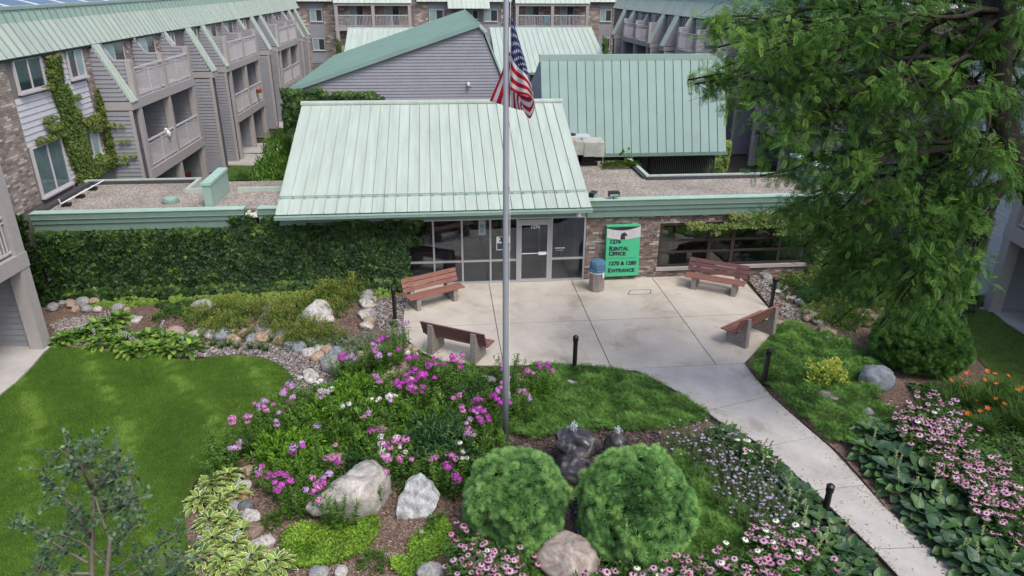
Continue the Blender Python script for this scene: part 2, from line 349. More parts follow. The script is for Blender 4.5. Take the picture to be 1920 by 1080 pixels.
sheet('river_rock_bed', creek2, MT['gravel_bed'], 0.0)
creek3 = smooth(g((1398, 520), (1440, 515), (1470, 560), (1510, 600), (1480, 600), (1462, 590), (1430, 560)), 1)
sheet('river_rock_bed', creek3, MT['gravel_bed'], 0.0)
creek4 = smooth(g((90, 606), (175, 590), (182, 605), (150, 618), (98, 622)), 1)
creek5 = smooth(g((930, 850), (960, 820), (1050, 802), (1200, 800), (1250, 820), (1200, 870), (1120, 960), (1230, 1040), (1180, 1075), (1080, 1000), (1060, 930), (1000, 870)), 1)
sheet('river_rock_bed', creek5, MT['gravel_bed'], 0.0)
gap_strip = smooth(g((505, 575), (530, 545), (515, 545), (490, 580), (475, 630), (500, 640)), 1)
sheet('river_rock_bed', gap_strip, MT['gravel_bed'], 0.0)
# patio: slabs with recessed joints
pat = [(-4.02, 0.02), (-4.1, -1.9), (-4.1, -2.9), (-3.95, -3.77), (-3.6, -4.45), (-3.05, -5.0), (-2.1, -5.35), (-1.25, -5.42), (-0.2, -5.45), (.7, -5.6), (1.4, -5.85), (4.68, -5.85), (5.44, -5.05), (6.1, -4.3), (6.68, -3.53), (6.74, -2.66), (6.85, -.7), (6.83, .02)]
patio = sheet('patio', [Cw(u, v) for u, v in pat], MT['joint'], 0.03, 0.06)
def slabs(parent, poly, uc, vc, gap, zt, tf, m):
    uc = [-1e3] + uc + [1e3]; vc = [-1e3] + vc + [1e3]
    for i in range(len(uc) - 1):
        for j in range(len(vc) - 1):
            q = clip(clip(clip(clip(poly, 1, 0, uc[i + 1] - gap), -1, 0, -uc[i] - gap), 0, 1, vc[j + 1] - gap), 0, -1, -vc[j] - gap)
            if len(q) > 2 and area(q) > .02:
                w_ = [tf(*p) for p in q]; mm = M(); mm.prism([(p[0], p[1], .0) for p in w_], (0, 0, zt)); mm.build('slab', m, parent)
slabs(patio, pat, [-1.47, 1.23, 3.93], [-3.03], .011, .05, Cw, MT['concrete'])
mm = M()
hx = [(2.78, -1.33), (3.5, -1.33), (3.62, -1.0), (2.95, -1.0)]
for a, b in zip(hx, hx[1:] + hx[:1]):
    d = (Vector((b[0] - a[0], b[1] - a[1]))).normalized() * .0; n = Vector((-(b[1] - a[1]), b[0] - a[0])).normalized() * .012
    mm.quad(*[Cw(p[0], p[1], .0535) for p in ((a[0] - n.x, a[1] - n.y), (b[0] - n.x, b[1] - n.y), (b[0] + n.x, b[1] + n.y), (a[0] + n.x, a[1] + n.y))])
mm.build('access_cover_joint', MT['joint'], patio)
for crk in (((-.9, -.6), (-.2, -1.9), (.6, -2.8), (1.2, -3.4), (2.0, -4.4), (3.0, -4.9)), ((4.3, -3.6), (4.9, -4.4), (5.3, -4.7)), ((1.25, -3.12), (2.0, -3.1), (2.7, -3.13), (3.9, -3.0))):
    mm = M(); pts = []
    for a, b in zip(crk, crk[1:]):
        for k in range(6): t = k / 6; pts.append((a[0] + (b[0] - a[0]) * t + random.uniform(-.025, .025), a[1] + (b[1] - a[1]) * t + random.uniform(-.025, .025)))
    for a, b in zip(pts, pts[1:]): w0 = .006; mm.quad(Cw(a[0], a[1] - w0, .0535), Cw(b[0], b[1] - w0, .0535), Cw(b[0], b[1] + w0, .0535), Cw(a[0], a[1] + w0, .0535))
    mm.build('crack', MT['concrete_walk'], patio)
walkL = [(3.1, 15.61), (3.55, 15.15), (4.01, 14.54), (4.31, 13.97), (4.62, 13.39), (5.15, 12.7), (5.45, 12.0), (5.8, 11.1), (6.05, 10.2), (6.25, 9.5), (6.38, 8.94), (6.5, 7.5), (6.6, 5)]
walkR = [(5.96, 16.0), (6.02, 15.2), (6.15, 14.33), (6.45, 13.24), (6.7, 12.4), (6.85, 11.41), (6.95, 10.63), (7.12, 9.93), (7.34, 9.36), (7.5, 8.8), (7.65, 7.5), (7.8, 5)]
_e = Cw(4.68, -5.87); _s = Cw(1.4, -5.87)
walkp = [(_s.x, _s.y)] + walkL + walkR[::-1] + [(_e.x, _e.y)]
walk = sheet('sidewalk', [Vector((x, y, 0)) for x, y in walkp], MT['joint'], 0.03, 0.06)
def tf_id(x, y): return Vector((x, y, 0))
cuts = [((4.55, 13.81), (5.92, 14.37)), ((5.35, 12.42), (6.66, 12.84)), ((5.75, 11.02), (6.92, 11.2)), ((6.1, 9.49), (7.37, 9.55)), ((6.3, 7.9), (7.6, 7.9)), ((6.3, 6.3), (7.6, 6.3))]
rem = walkp
for a, b in cuts:
    d = Vector((b[0] - a[0], b[1] - a[1])).normalized(); nx, ny = -d.y, d.x; c = nx * a[0] + ny * a[1]
    q = clip(rem, -nx, -ny, -c - .01); rem = clip(rem, nx, ny, c - .01)
    M().prism([(p[0], p[1], 0) for p in q], (0, 0, .05)).build('slab', MT['concrete_walk'], walk)
M().prism([(p[0], p[1], 0) for p in rem], (0, 0, .05)).build('slab', MT['concrete_walk'], walk)
# terraces under the two nearest balconies
tl = [Vector((-12.2, 16.9, 0))] + g((85, 660), (60, 690), (30, 720), (0, 743), (-60, 775)) + [Vector((-14.2, 12.5, 0)), Vector((-17, 12, 0)), Vector((-17, 16.9, 0))]
ter = sheet('terrace', tl, MT['concrete_walk'], 0.05, .06)
tr_ = [Vector((14.1, 19.5, 0))] + g((1856, 582), (1885, 606), (1925, 632), (1990, 665)) + [Vector((19, 14, 0)), Vector((19, 19.5, 0))]
sheet('terrace', tr_, MT['concrete_walk'], 0.05, .06)
for i, (x, y) in enumerate(((-13.9, 38.3), (-14.3, 41.2), (-15.2, 48.8))):
    q = [(x + 1.6 * math.cos(a) * (1 if a < 1.6 else 1), y + 1.3 * math.sin(a)) for a in np.linspace(-1.5, 1.5, 9)] + [(x - 2, y + 1.3), (x - 2, y - 1.3)]
    sheet('terrace', [Vector((a, b, 0)) for a, b in q], MT['concrete_walk'], .05, .06)

# ------------------------------------------------------------------ shared building bits
def boards(pc, a, b, z0, z1, n, hgt=.19, la=None, lb=None, out=.028):
    """lap siding on a vertical plane from a to b (2-D), outward normal n; la/lb(z) trim the ends"""
    a = Vector(a); b = Vector(b); L = (b - a).length; d = (b - a) / L; n = Vector(n); k = max(1, round((z1 - z0) / hgt)); h = (z1 - z0) / k
    for i in range(k):
        zb = z0 + i * h; zt = zb + h * .93
        s0 = max(0, la(zb + h / 2)) if la else 0; s1 = min(L, lb(zb + h / 2)) if lb else L
        if s1 - s0 < .05: continue
        P = a + d * s0; Q = a + d * s1; lo, up = n * out, n * .006
        pts = [(*P, zb), (*Q, zb), (*(Q + lo), zb), (*(P + lo), zb), (*P, zt), (*Q, zt), (*(Q + up), zt), (*(P + up), zt)]
        pc.add(pts, BOXF)
def bricks(pc, a, b, z0, z1, n, holes=(), L=.21, H=.072, out=.012, lod=1):
    a = Vector(a); b = Vector(b); W = (b - a).length; d = (b - a) / W; n = Vector(n); k = int((z1 - z0) / H)
    for i in range(k):
        zb = z0 + i * H; x = -(L / 2) * (i % 2)
        while x < W:
            x0 = max(0, x); x1 = min(W, x + L - .012); x += L
            if x1 - x0 < .03: continue
            if any(h[0] < (x0 + x1) / 2 < h[1] and h[2] < zb + H / 2 < h[3] for h in holes): continue
            P = a + d * x0; Q = a + d * x1; o = n * (out + random.uniform(0, .008)); z2 = zb + H - .012
            pc.add([(*P, zb), (*Q, zb), (*(Q + o), zb), (*(P + o), zb), (*P, z2), (*Q, z2), (*(Q + o), z2), (*(P + o), z2)], [(4, 5, 6, 7), (3, 2, 6, 7)[::-1], (0, 4, 7, 3), (1, 2, 6, 5), (0, 3, 2, 1)])
def roofpanels(pc, P0, P1, Q0, Q1, n, rib=.03):
    """n standing-seam panels on the quad P0->P1 (eave), Q0->Q1 (ridge)"""
    P0, P1, Q0, Q1 = map(Vector, (P0, P1, Q0, Q1)); nor = (P1 - P0).cross(Q0 - P0).normalized()
    if nor.z < 0: nor = -nor
    e = (P1 - P0).normalized()
    for i in range(n):
        a, b = i / n, (i + 1) / n; A = P0.lerp(P1, a); B = P0.lerp(P1, b); Cc = Q0.lerp(Q1, b); D = Q0.lerp(Q1, a); g_ = .007 if rib < .042 else .017  # gap beside each rib lets dark deck show as the rib's shaded side
        A2, D2, B2, C2 = A + e * g_, D + e * g_, B - e * g_, Cc - e * g_; mm = M()
        t = nor * .008
        mm.hexa([A2, B2, C2, D2, A2 + t, B2 + t, C2 + t, D2 + t])
        s = e * .016; u = nor * rib
        mm.hexa([A2 + t, A2 + t + s, D2 + t + s, D2 + t, A2 + u, A2 + u + s, D2 + u + s, D2 + u])
        pc.m(mm)
def window(parent, a, b, z0, z1, n, mf, mp, mull=(.5,), fw=.05, horiz=(), name='window', dep=.05, sill=True):
    """frame with mullions; panes are its children. a,b 2-D ends; n outward"""
    a = Vector(a); b = Vector(b); W = (b - a).length; d = (b - a) / W; n = Vector(n); m = M()
    def bx(s0, s1, u0, u1, o0, o1, mm):
        P = lambda s, o, z: (*(a + d * s + n * o), z)
        mm.hexa([P(s0, o0, u0), P(s1, o0, u0), P(s1, o1, u0), P(s0, o1, u0), P(s0, o0, u1), P(s1, o0, u1), P(s1, o1, u1), P(s0, o1, u1)])
    bx(0, fw, z0, z1, -.03, dep, m); bx(W - fw, W, z0, z1, -.03, dep, m); bx(fw, W - fw, z1 - fw, z1, -.03, dep, m); bx(fw, W - fw, z0, z0 + fw, -.03, dep, m)
    if sill: bx(-.04, W + .04, z0 - .06, z0 - .002, -.02, dep + .05, m)
    for q in mull: bx(W * q - fw / 2, W * q + fw / 2, z0 + fw, z1 - fw, -.03, dep - .01, m)
    fr = m.build(name, mf, parent)
    xs = [fw] + [W * q for q in mull] + [W - fw]
    for i in range(len(xs) - 1):
        m2 = M(); bx(xs[i] + (fw / 2 if i else 0) + .002, xs[i + 1] - (fw / 2 if i < len(xs) - 2 else 0) - .002, z0 + fw + .002, z1 - fw - .002, .0, .01, m2)
        m2.build('pane', mp[i % len(mp)] if isinstance(mp, (list, tuple)) else mp, fr)
    return fr
# ------------------------------------------------------------------ the entrance building
EB = thing('entrance_building', 'low brick entrance building with pale green metal shed roof, glass storefront and gravel flat roofs', 'building', CO, CY)
N_ = (0, -1)
def part(name, m, mm, parent=None, **k): return mm.build(name, m, parent or EB, **k)
# walls
part('wall', MT['mortar'], M().box(1.64, 4.06, .02, .24, 0, 2.2).box(4.06, 10.6, .02, .24, 0, .3).box(4.06, 10.6, .02, .24, 1.9, 2.2).box(9.2, 10.6, .02, .24, .3, 1.9))
part('wall', MT['mortar'], M().box(-14.75, -4.06, .02, .24, 0, 2.2))
pc = Pieces('brick', MT['brick'])
bricks(pc, (1.66, .02), (4.06, .02), .03, 2.2, N_)
bricks(pc, (4.06, .02), (9.2, .02), .03, .28, N_); bricks(pc, (4.06, .02), (9.2, .02), 1.91, 2.2, N_); bricks(pc, (9.22, .02), (10.6, .02), .03, 2.2, N_)
pc.flush(EB)
part('window_sill', MT['trim'], M().box(4.02, 9.2, -.07, .02, .29, .4))
# ribbon window
wx = [4.08, 5.8, 6.52, 8.2, 9.18]
fr = M(); 
for x in (4.08, 5.72, 6.5, 8.14, 9.12): fr.box(x, x + (.09 if x != 6.5 else .12), .03, .13, .4, 1.9)
for z in (.4, .86, 1.32 - .06, 1.82): fr.box(4.17, 9.12, .04, .12, z, z + .07)
for x in (4.75, 5.0, 7.2, 7.6): pass
rw = part('window', MT['frame_dark'], fr)
for x0, x1 in ((4.17, 5.72), (5.81, 6.5), (6.62, 8.14), (8.23, 9.12)):
    for z0, z1 in ((.47, .86), (.93, 1.26), (1.33, 1.82)):
        M().box(x0 + .003, x1 - .003, .07, .08, z0 + .003, z1 - .003).build('pane', MT['glass_win'], rw)
# room behind the ribbon window, lobby behind the storefront
MT['tile'] = aggregate('floor_tile', [(.20, .21, .23), (.26, .27, .29), (.23, .24, .26)], 2.2, rough=.4, bump=.2, dist=.003)
part('room_floor', MT['tile'], M().box(1.66, 10.3, .25, 2.4, .0, .02)); rbw = M().box(1.66, 10.3, 2.3, 2.38, 0, .35).box(1.66, 10.3, 2.3, 2.38, 2.0, 2.45)
for x in (1.66, 3.0, 4.6, 5.3, 6.9, 8.3, 9.2): rbw.box(x, x + .09, 2.3, 2.38, .35, 2.0)
rbw.box(1.66, 10.3, 2.3, 2.38, 1.0, 1.06); part('room_back_frame', MT['frame_dark'], rbw)
part('lobby_floor', MT['tile'], M().box(-5.2, 1.62, .1, 3.6, .0, .048))
part('lobby_wall', MT['mortar'], M().box(-5.2, -.9, 3.0, 3.2, .05, 2.45)); part('lobby_wall', MT['mortar'], M().box(1.3, 1.6, .3, 3.2, .05, 2.3))
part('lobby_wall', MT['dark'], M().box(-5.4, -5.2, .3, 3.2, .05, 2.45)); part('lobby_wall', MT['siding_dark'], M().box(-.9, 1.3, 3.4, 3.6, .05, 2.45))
pc = Pieces('lobby_brick', MT['brick'], 0); bricks(pc, (-5.2, 3.0), (-.9, 3.0), .3, 2.3, N_); pc.flush(EB)
part('lobby_bench', MT['trim'], M().box(-5.0, -2.6, 1.8, 2.3, .05, .5))
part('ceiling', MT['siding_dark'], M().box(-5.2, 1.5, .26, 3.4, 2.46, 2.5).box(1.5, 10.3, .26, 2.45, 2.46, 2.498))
part('inner_frame', MT['alu'], M().box(-.9, -.84, 2.0, 2.06, .05, 2.4).box(.4, .46, 2.0, 2.06, .05, 2.4).box(1.2, 1.26, 2.0, 2.06, .05, 2.4).box(-.84, .4, 2.0, 2.06, .1, .2).box(-.84, 1.2, 2.0, 2.06, 1.95, 2.02).box(.46, 1.2, 2.0, 2.06, 1.5, 1.56).box(-.84, 1.2, 2.0, 2.06, .05, .1))
# storefront
sf = M(); xs = [-4.04, -3.19, -2.3, -1.41, -.55, .53, 1.6]
for x in xs[:4] + [xs[6]]: sf.box(x - .028, x + .028, -.05, .06, .05, 2.24)
for x in (-.55, .53): sf.box(x - .035, x + .035, -.055, .065, .05, 2.24)
for i, x in enumerate(xs[:-1]):
    if i == 4: sf.box(x + .035, xs[5] - .035, -.05, .06, 2.1, 2.16); sf.box(x + .035, xs[5] - .035, -.05, .06, 2.19, 2.24); continue
    l = x + (.028 if i != 5 else .035); r_ = xs[i + 1] - (.028 if i != 3 else .035)
    for z0, z1 in ((.05, .12), (.8, .855), (2.19, 2.24)): sf.box(l, r_, -.048, .058, z0, z1)
SF = part('storefront', MT['alu'], sf)
for i, x in enumerate(xs[:-1]):
    if i == 4: M().box(x + .04, xs[5] - .04, 0, .01, 2.162, 2.188).build('pane', MT['glass'], SF); continue
    for z0, z1 in ((.122, .798), (.857, 2.188)): M().box(x + .037, xs[i + 1] - .037, 0, .01, z0, z1).build('pane', MT['glass'], SF)
dr = M().box(-.51, -.42, -.045, .02, .06, 2.09).box(.40, .49, -.045, .02, .06, 2.09).box(-.42, .40, -.045, .02, .06, .16).box(-.42, .40, -.045, .02, 1.98, 2.09)
DR = part('door', MT['alu'], dr)
M().box(-.418, .398, -.018, -.006, .162, 1.978).build('pane', MT['glass'], DR)
M().box(-.42, .40, -.07, -.05, 1.03, 1.055).box(.12, .36, -.11, -.06, 1.0, 1.09).build('push_bar', MT['white'], DR)
# fascia bands
def fasc(u0, u1, name='fascia'):
    fa = M().box(u0, u1, -.12, .02, 2.2, 2.43).box(u0, u1, -.16, .02, 2.433, 2.6).box(u0, u1, -.2, .02, 2.603, 2.76); part(name, MT['fascia'], fa)
    part('fascia_trim', MT['fascia_light'], M().box(u0, u1, -.225, .10, 2.763, 2.785).box(u0, u1, -.205, -.161, 2.592, 2.602))
fasc(-14.75, -8.75); fasc(-8.35, -7.0); fasc(1.64, 10.6)
part('fascia', MT['fascia'], M().box(-7.0, 1.64, -.06, .02, 2.245, 2.5))
# flat roofs
FR = M().box(-14.75, -7.0, .1, 3.35, 2.5, 2.70).box(1.5, 10.4, .1, 2.45, 2.5, 2.70).box(1.5, 4.2, 2.45, 8.8, 2.5, 2.70).box(-7.0, 1.5, .1, .4, 2.5, 2.7)
part('flat_roof', MT['roof_gravel'], FR)
part('flat_roof', MT['roof_gravel'], M().box(-7.4, 1.49, 5.45, 9.4, 2.5, 2.70))
for bb in ((-14.75, -11.1, 3.36, 3.5, 2.4, 2.83), (-11.1, -10.98, 2.0, 3.5, 2.4, 2.83), (-10.977, -9.75, 1.98, 2.12, 2.4, 2.83), (-9.45, -7.5, 1.98, 2.12, 2.4, 2.83), (4.2, 9.4, 2.46, 2.6, 2.2, 2.84), (4.2, 4.34, 2.602, 8.8, 2.2, 2.84)):
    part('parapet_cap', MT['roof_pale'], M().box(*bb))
for bb in ((-14.6, -11.15, 3.26, 3.35, 2.7, 2.8), (4.1, 4.19, 2.55, 8.8, 2.7, 2.8), (4.2, 9.3, 2.36, 2.45, 2.7, 2.8), (-14.74, -14.5, .2, 3.255, 2.7, 2.78)): part('flashing', MT['asphalt'], M().box(*bb))
part('wall', MT['siding_dark'], M().box(-14.75, -11, 3.3, 3.36, 0, 2.4).box(4.22, 4.32, 2.6, 8.8, -.5, 2.2))
def finblock(name, u0, u1, v0, v1, z1, label):
    t = thing(name, label, 'parapet block', Cw((u0 + u1) / 2, (v0 + v1) / 2, 2.701), CY); a, b = (u1 - u0) / 2, (v1 - v0) / 2
    M().box(-a, a, -b, b, .0, z1 - 2.72).build('casing', MT['roof_mid'], t)
    M().box(-a - .03, a + .03, -b - .03, b + .03, z1 - 2.718, z1 - 2.64).build('cap', MT['fascia_light'], t)
finblock('roof_fin', -9.95, -9.72, .2, 2.1, 3.42, 'tall narrow green metal box wall across the left gravel roof')
finblock('roof_fin', 9.45, 9.75, .7, 2.7, 3.4, 'green metal box wall at the right end of the gravel roof by the tree')
# main shed roof
U0, U1, EV, EZ, RV, RZ = -7.72, 1.62, -.78, 2.74, 5.3, 4.95
sh = M().hexa([(U0 + .05, EV + .05, EZ - .13), (U1 - .05, EV + .05, EZ - .13), (U1 - .05, RV, RZ - .13), (U0 + .05, RV, RZ - .13), (U0 + .05, EV + .05, EZ - .02), (U1 - .05, EV + .05, EZ - .02), (U1 - .05, RV, RZ - .02), (U0 + .05, RV, RZ - .02)])
part('roof_deck', MT['fascia'], sh)
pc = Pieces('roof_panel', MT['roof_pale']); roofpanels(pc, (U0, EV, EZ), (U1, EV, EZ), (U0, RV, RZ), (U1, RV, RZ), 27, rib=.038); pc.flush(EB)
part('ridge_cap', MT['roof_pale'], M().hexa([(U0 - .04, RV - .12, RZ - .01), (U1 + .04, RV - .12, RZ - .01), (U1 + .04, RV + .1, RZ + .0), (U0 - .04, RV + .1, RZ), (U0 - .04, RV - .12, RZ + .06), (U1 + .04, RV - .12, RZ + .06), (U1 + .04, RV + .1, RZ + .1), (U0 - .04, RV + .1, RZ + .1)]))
part('gutter', MT['seam'], M().box(U0 - .02, U1 + .02, EV - .09, EV + .0, EZ - .14, EZ - .03)); part('gutter_lip', MT['fascia_light'], M().box(U0 - .02, U1 + .02, EV - .1, EV - .091, EZ - .06, EZ - .02))
sg = M(); rr = (RZ - EZ) / (RV - EV)
for k in range(int((U1 - U0) / .346)): x = U0 + .05 + k * .346; v = EV + .72; sg.box(x, x + .05, v - .03, v + .03, EZ + rr * .7 + .01, EZ + rr * .72 + .09)
v = EV + .72; sg.box(U0 + .02, U1 - .02, v - .012, v + .012, EZ + rr * .72 + .07, EZ + rr * .72 + .10); part('snow_guard', MT['roof_mid'], sg)
for s, u in ((-1, U0 + .1), (1, U1 - .1)):
    g_ = M(); g_.prism([(u, EV + .3, EZ - .1), (u, RV, EZ - .1), (u, RV, RZ - .1)], (-s * .12, 0, 0)); part('gable_wall', MT['siding'], g_)
part('back_wall', MT['siding'], M().box(U0 + .1, U1 - .1, RV - .02, RV + .06, 2.5, RZ - .05))
# small roof fittings, things of their own
def floodlight(P, rz, label):
    t = thing('floodlight', label, 'light', P, rz)
    M().box(-.02, .02, -.02, .02, 0, .1).build('bracket', MT['black'], t); M().hexa([(-.17, -.08, .08), (.17, -.08, .08), (.17, .08, .1), (-.17, .08, .1), (-.17, -.11, .22), (.17, -.11, .22), (.17, .06, .24), (-.17, .06, .24)]).build('housing', MT['black'], t)
    M().box(-.14, .14, -.1, -.097, .1, .2).build('lens', MT['pane_light'], t)
floodlight(Cw(2.45, -.05, 2.785), CY, 'dark rectangular floodlight on the fascia edge right of the pale roof')
floodlight(Cw(1.85, .25, 2.701), CY + R(60), 'small dark spotlight tucked beside the pale roof corner on the gravel')
v_ = thing('roof_drain', 'round low green vent dome on the left gravel roof', 'vent', Cw(-11.2, .95, 2.70), CY); M().lathe([(.26, 0), (.25, .08), (.18, .1)], 20).build('base', MT['fascia'], v_); M().lathe([(.2, .1), (.19, .15), (.1, .18)], 20).build('dome', MT['roof_mid'], v_)
p_ = thing('conduit', 'thin white conduit pipe on black blocks along the gravel roof edge', 'pipe', Cw(-14.2, .5, 2.70), CY)
M().tube([(0, 0, .3), (0, .05, .14), (.1, 2.8, .14)], .02).build('pipe', MT['white'], p_)
for k in (.3, 1.2, 2.1): M().box(-.1, .15, k - .07, k + .07, 0, .11).build('block', MT['black'], p_)
c_ = thing('security_camera', 'small white security camera under the eave right of the glass door', 'camera', Cw(1.35, -.16, 2.28), CY); M().box(-.06, .06, -.1, .1, 0, .07).build('body', MT['white'], c_); M().box(-.02, .02, .0, .04, .07, .12).build('mount', MT['alu'], c_)
f_ = thing('junction_box', 'small white box on the fascia gap above the ivy', 'box', Cw(-8.55, -.05, 2.5), CY); M().box(-.17, .17, -.12, .1, 0, .14).build('body', MT['white'], f_); M().box(-.12, .12, -.06, .04, .14, .17).build('lid', MT['white'], f_)
# HVAC unit
MT['hvac'] = mat('hvac_metal', (.30, .34, .32), rough=.6, var=.25, scale=2.5, c2=(.38, .38, .34)); MT['hvac_top'] = mat('hvac_top', (.46, .50, .55), rough=.5, var=.1); MT['rust'] = mat('rusty_top', (.50, .46, .36), rough=.8, var=.4, scale=3, c2=(.42, .2, .08))
h = thing('rooftop_unit', 'weathered beige rooftop air handling unit on duct legs behind the pale roof', 'air conditioner', Cw(2.35, 4.6, 2.701), CY)
M().box(-1.3, .35, .25, 1.3, .55, 1.02).build('cabinet', MT['hvac_top'], h); M().lathe([(.2, 1.021), (.22, 1.05), (.2, 1.06)], 18, c=(-.35, .7)).build('fan_ring', MT['dark'], h)
M().box(-1.3, -.32, -.3, .24, .45, .98).build('duct', MT['hvac'], h); M().box(-.31, -.02, -.3, .24, .48, .95).build('duct', MT['hvac'], h)
M().hexa([(-.01, -.32, .42), (.75, -.32, .42), (.75, .24, .42), (-.01, .24, .42), (-.01, -.32, .92), (.75, -.32, .92), (.7, .24, 1.02), (-.01, .24, 1.02)]).build('duct_end', MT['hvac'], h)
M().hexa([(-1.28, -.29, .985), (-.34, -.29, .985), (-.34, .2, .99), (-1.28, .2, .99), (-1.28, -.29, 1.0), (-.34, -.29, 1.0), (-.34, .2, 1.01), (-1.28, .2, 1.01)]).build('rusty_cover', MT['rust'], h)
M().lathe([(.38, .0), (.4, .3), (.36, .44)], 20, c=(-.55, .05)).build('duct_drop', MT['hvac_top'], h); M().box(0, .5, .1, .5, .12, .42).build('curb', MT['dark'], h); M().box(-.05, .6, .05, .6, 0, .12).build('sleeper', MT['dark'], h)
M().box(.7, .72, -.3, -.28, 0, .42).build('leg', MT['alu'], h)

# ------------------------------------------------------------------ roofs behind
def sidedwall(parent, pts2d_line, z0, topf, n, hgt, m=MT['siding'], mb=MT['siding_dark'], limit=290, name='siding_board'):
    pass
B2 = thing('hall_building', 'tall windowless hall clad in grey lap siding under a rising green shed roof', 'building', CO, CY)
V2 = 9.5; prof = [(-8.75, 2.2), (-8.75, 4.95), (-1.2, 7.38), (-.95, 6.95), (-.1, 4.9), (-.1, 2.2)]
M().prism([(u, V2 + .02, z) for u, z in prof], (0, 14, 0)).build('wall', MT['siding_dark'], B2)
def lf(z): return 0 if z < 4.95 else (z - 4.95) / (7.38 - 4.95) * 7.55
def rf(z): return 8.65 if z < 4.9 else (8.65 - (z - 4.9) / 2.05 * .85 if z < 6.95 else 7.8 - (z - 6.95) * .6)
pc = Pieces('siding_board', MT['siding']); boards(pc, (-8.75, V2), (-.1, V2), 2.7, 7.3, N_, hgt=.125, la=lf, lb=rf); pc.flush(B2)
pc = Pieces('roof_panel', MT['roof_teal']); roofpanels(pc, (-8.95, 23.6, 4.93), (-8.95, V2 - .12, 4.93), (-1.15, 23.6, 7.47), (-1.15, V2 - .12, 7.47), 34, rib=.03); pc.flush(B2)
M().hexa([(-8.97, V2 - .17, 4.78), (-1.13, V2 - .17, 7.32), (-1.13, V2 - .04, 7.32), (-8.97, V2 - .04, 4.78), (-8.97, V2 - .17, 4.965), (-1.13, V2 - .17, 7.505), (-1.13, V2 - .04, 7.505), (-8.97, V2 - .04, 4.965)]).build('rake_trim', MT['roof_teal'], B2)
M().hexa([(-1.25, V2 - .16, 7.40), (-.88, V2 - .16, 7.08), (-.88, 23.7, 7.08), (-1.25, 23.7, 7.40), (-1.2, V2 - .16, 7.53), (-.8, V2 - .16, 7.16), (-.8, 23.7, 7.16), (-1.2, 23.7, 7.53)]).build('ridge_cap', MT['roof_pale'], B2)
M().hexa([(-.92, V2 - .1, 7.0), (-.84, V2 - .1, 7.0), (-.84, 23.6, 7.0), (-.92, 23.6, 7.0), (-.06, V2 - .1, 4.9), (.02, V2 - .1, 4.9), (.02, 23.6, 4.9), (-.06, 23.6, 4.9)][4:] + [(-.92, V2 - .1, 7.0), (-.84, V2 - .1, 7.0), (-.84, 23.6, 7.0), (-.92, 23.6, 7.0)]).build('side_roof', MT['roof_mid'], B2)
lt = thing('wall_light', 'small white spotlight low on the right of the big grey siding wall', 'light', Cw(-1.62, V2 - .05, 5.05), CY); M().box(-.05, .05, -.1, .0, 0, .1).build('body', MT['white'], lt); M().lathe([(.05, -.1), (.08, -.02), (.04, 0)], 10, c=(0, -.08)).build('shade', MT['alu'], lt)

B3 = thing('pool_building', 'building with steep teal metal roof over dark glazing, right of the pale roof', 'building', CO, CY)
a0, a1 = .97, 8.12
E3, R3 = (5.25, 3.0), (6.55, 6.42)
MT['roof_steep'] = mat('roof_steep', (.235, .345, .325), rough=.45, var=.06, scale=1.2, objrand=.03); pc = Pieces('roof_panel', MT['roof_steep']); roofpanels(pc, (a0, E3[0], E3[1]), (a1, E3[0], E3[1]), (a0, R3[0], R3[1]), (a1, R3[0], R3[1]), 21, rib=.04); pc.flush(B3)  # dimmer light on the steep slope put into the base colour
M().box(a0 - .03, a1 + .03, R3[0] - .07, R3[0] + .12, R3[1] - .14, R3[1] + .07).build('ridge_cap', MT['roof_mid'], B3)
M().prism([(a0 + .05, E3[0] + .05, 2.9), (a0 + .05, R3[0] + .05, 6.35), (a0 + .05, 9.3, 5.1), (a0 + .05, 9.3, 2.7)], (a1 - a0 - .1, 0, 0)).build('wall', MT['siding_dark'], B3)
def b3a(z): return max(.05, (z - 3.0) / 3.42 * 1.3)
def b3b(z): return 4.05 if z < 5.1 else 4.05 - (z - 5.1) / 1.25 * 2.6
pc = Pieces('siding_board', MT['siding']); boards(pc, (a0 + .04, E3[0]), (a0 + .04, 9.3), 2.9, 6.2, (-1, 0), hgt=.125, la=b3a, lb=b3b)
boards(pc, (a1 - .04, 9.3), (a1 - .04, E3[0]), 2.9, 6.2, (1, 0), hgt=.125, la=lambda z: 4.05 - b3b(z), lb=lambda z: 4.05 - b3a(z)); pc.flush(B3)
M().hexa([(a0 - .03, E3[0] - .05, 2.88), (a1 + .03, E3[0] - .05, 2.88), (a1 + .03, E3[0] + .05, 2.88), (a0 - .03, E3[0] + .05, 2.88), (a0 - .03, E3[0] - .05, 2.99), (a1 + .03, E3[0] - .05, 2.99), (a1 + .03, E3[0] + .05, 2.99), (a0 - .03, E3[0] + .05, 2.99)]).build('eave_trim', MT['fascia'], B3)
gz = M().box(4.35, 8.1, 6.2, 6.3, -.2, 2.88)
gz.build('dark_glazing', MT['pane'], B3)
pc = Pieces('blind_slat', MT['trim']); MT['blind'] = mat('blind', (.16, .15, .14), rough=.7); pc.mat = MT['blind']
for k in range(44): x = 4.5 + k * .078; pc.add(boxv(x, x + .03, 6.15, 6.17, .6, 2.7), BOXF)
pc.flush(B3); M().box(4.34, 8.12, 6.05, 6.19, 2.71, 2.88).build('header', MT['frame_dark'], B3); M().box(5.35, 5.5, 6.08, 6.145, -.2, 2.7).build('mullion', MT['frame_dark'], B3)
sheet('lawn', [Cw(2.0, 2.45), Cw(11, 2.45), Cw(11, 6.15), Cw(2.0, 6.15)], MT['lawn'], .012)

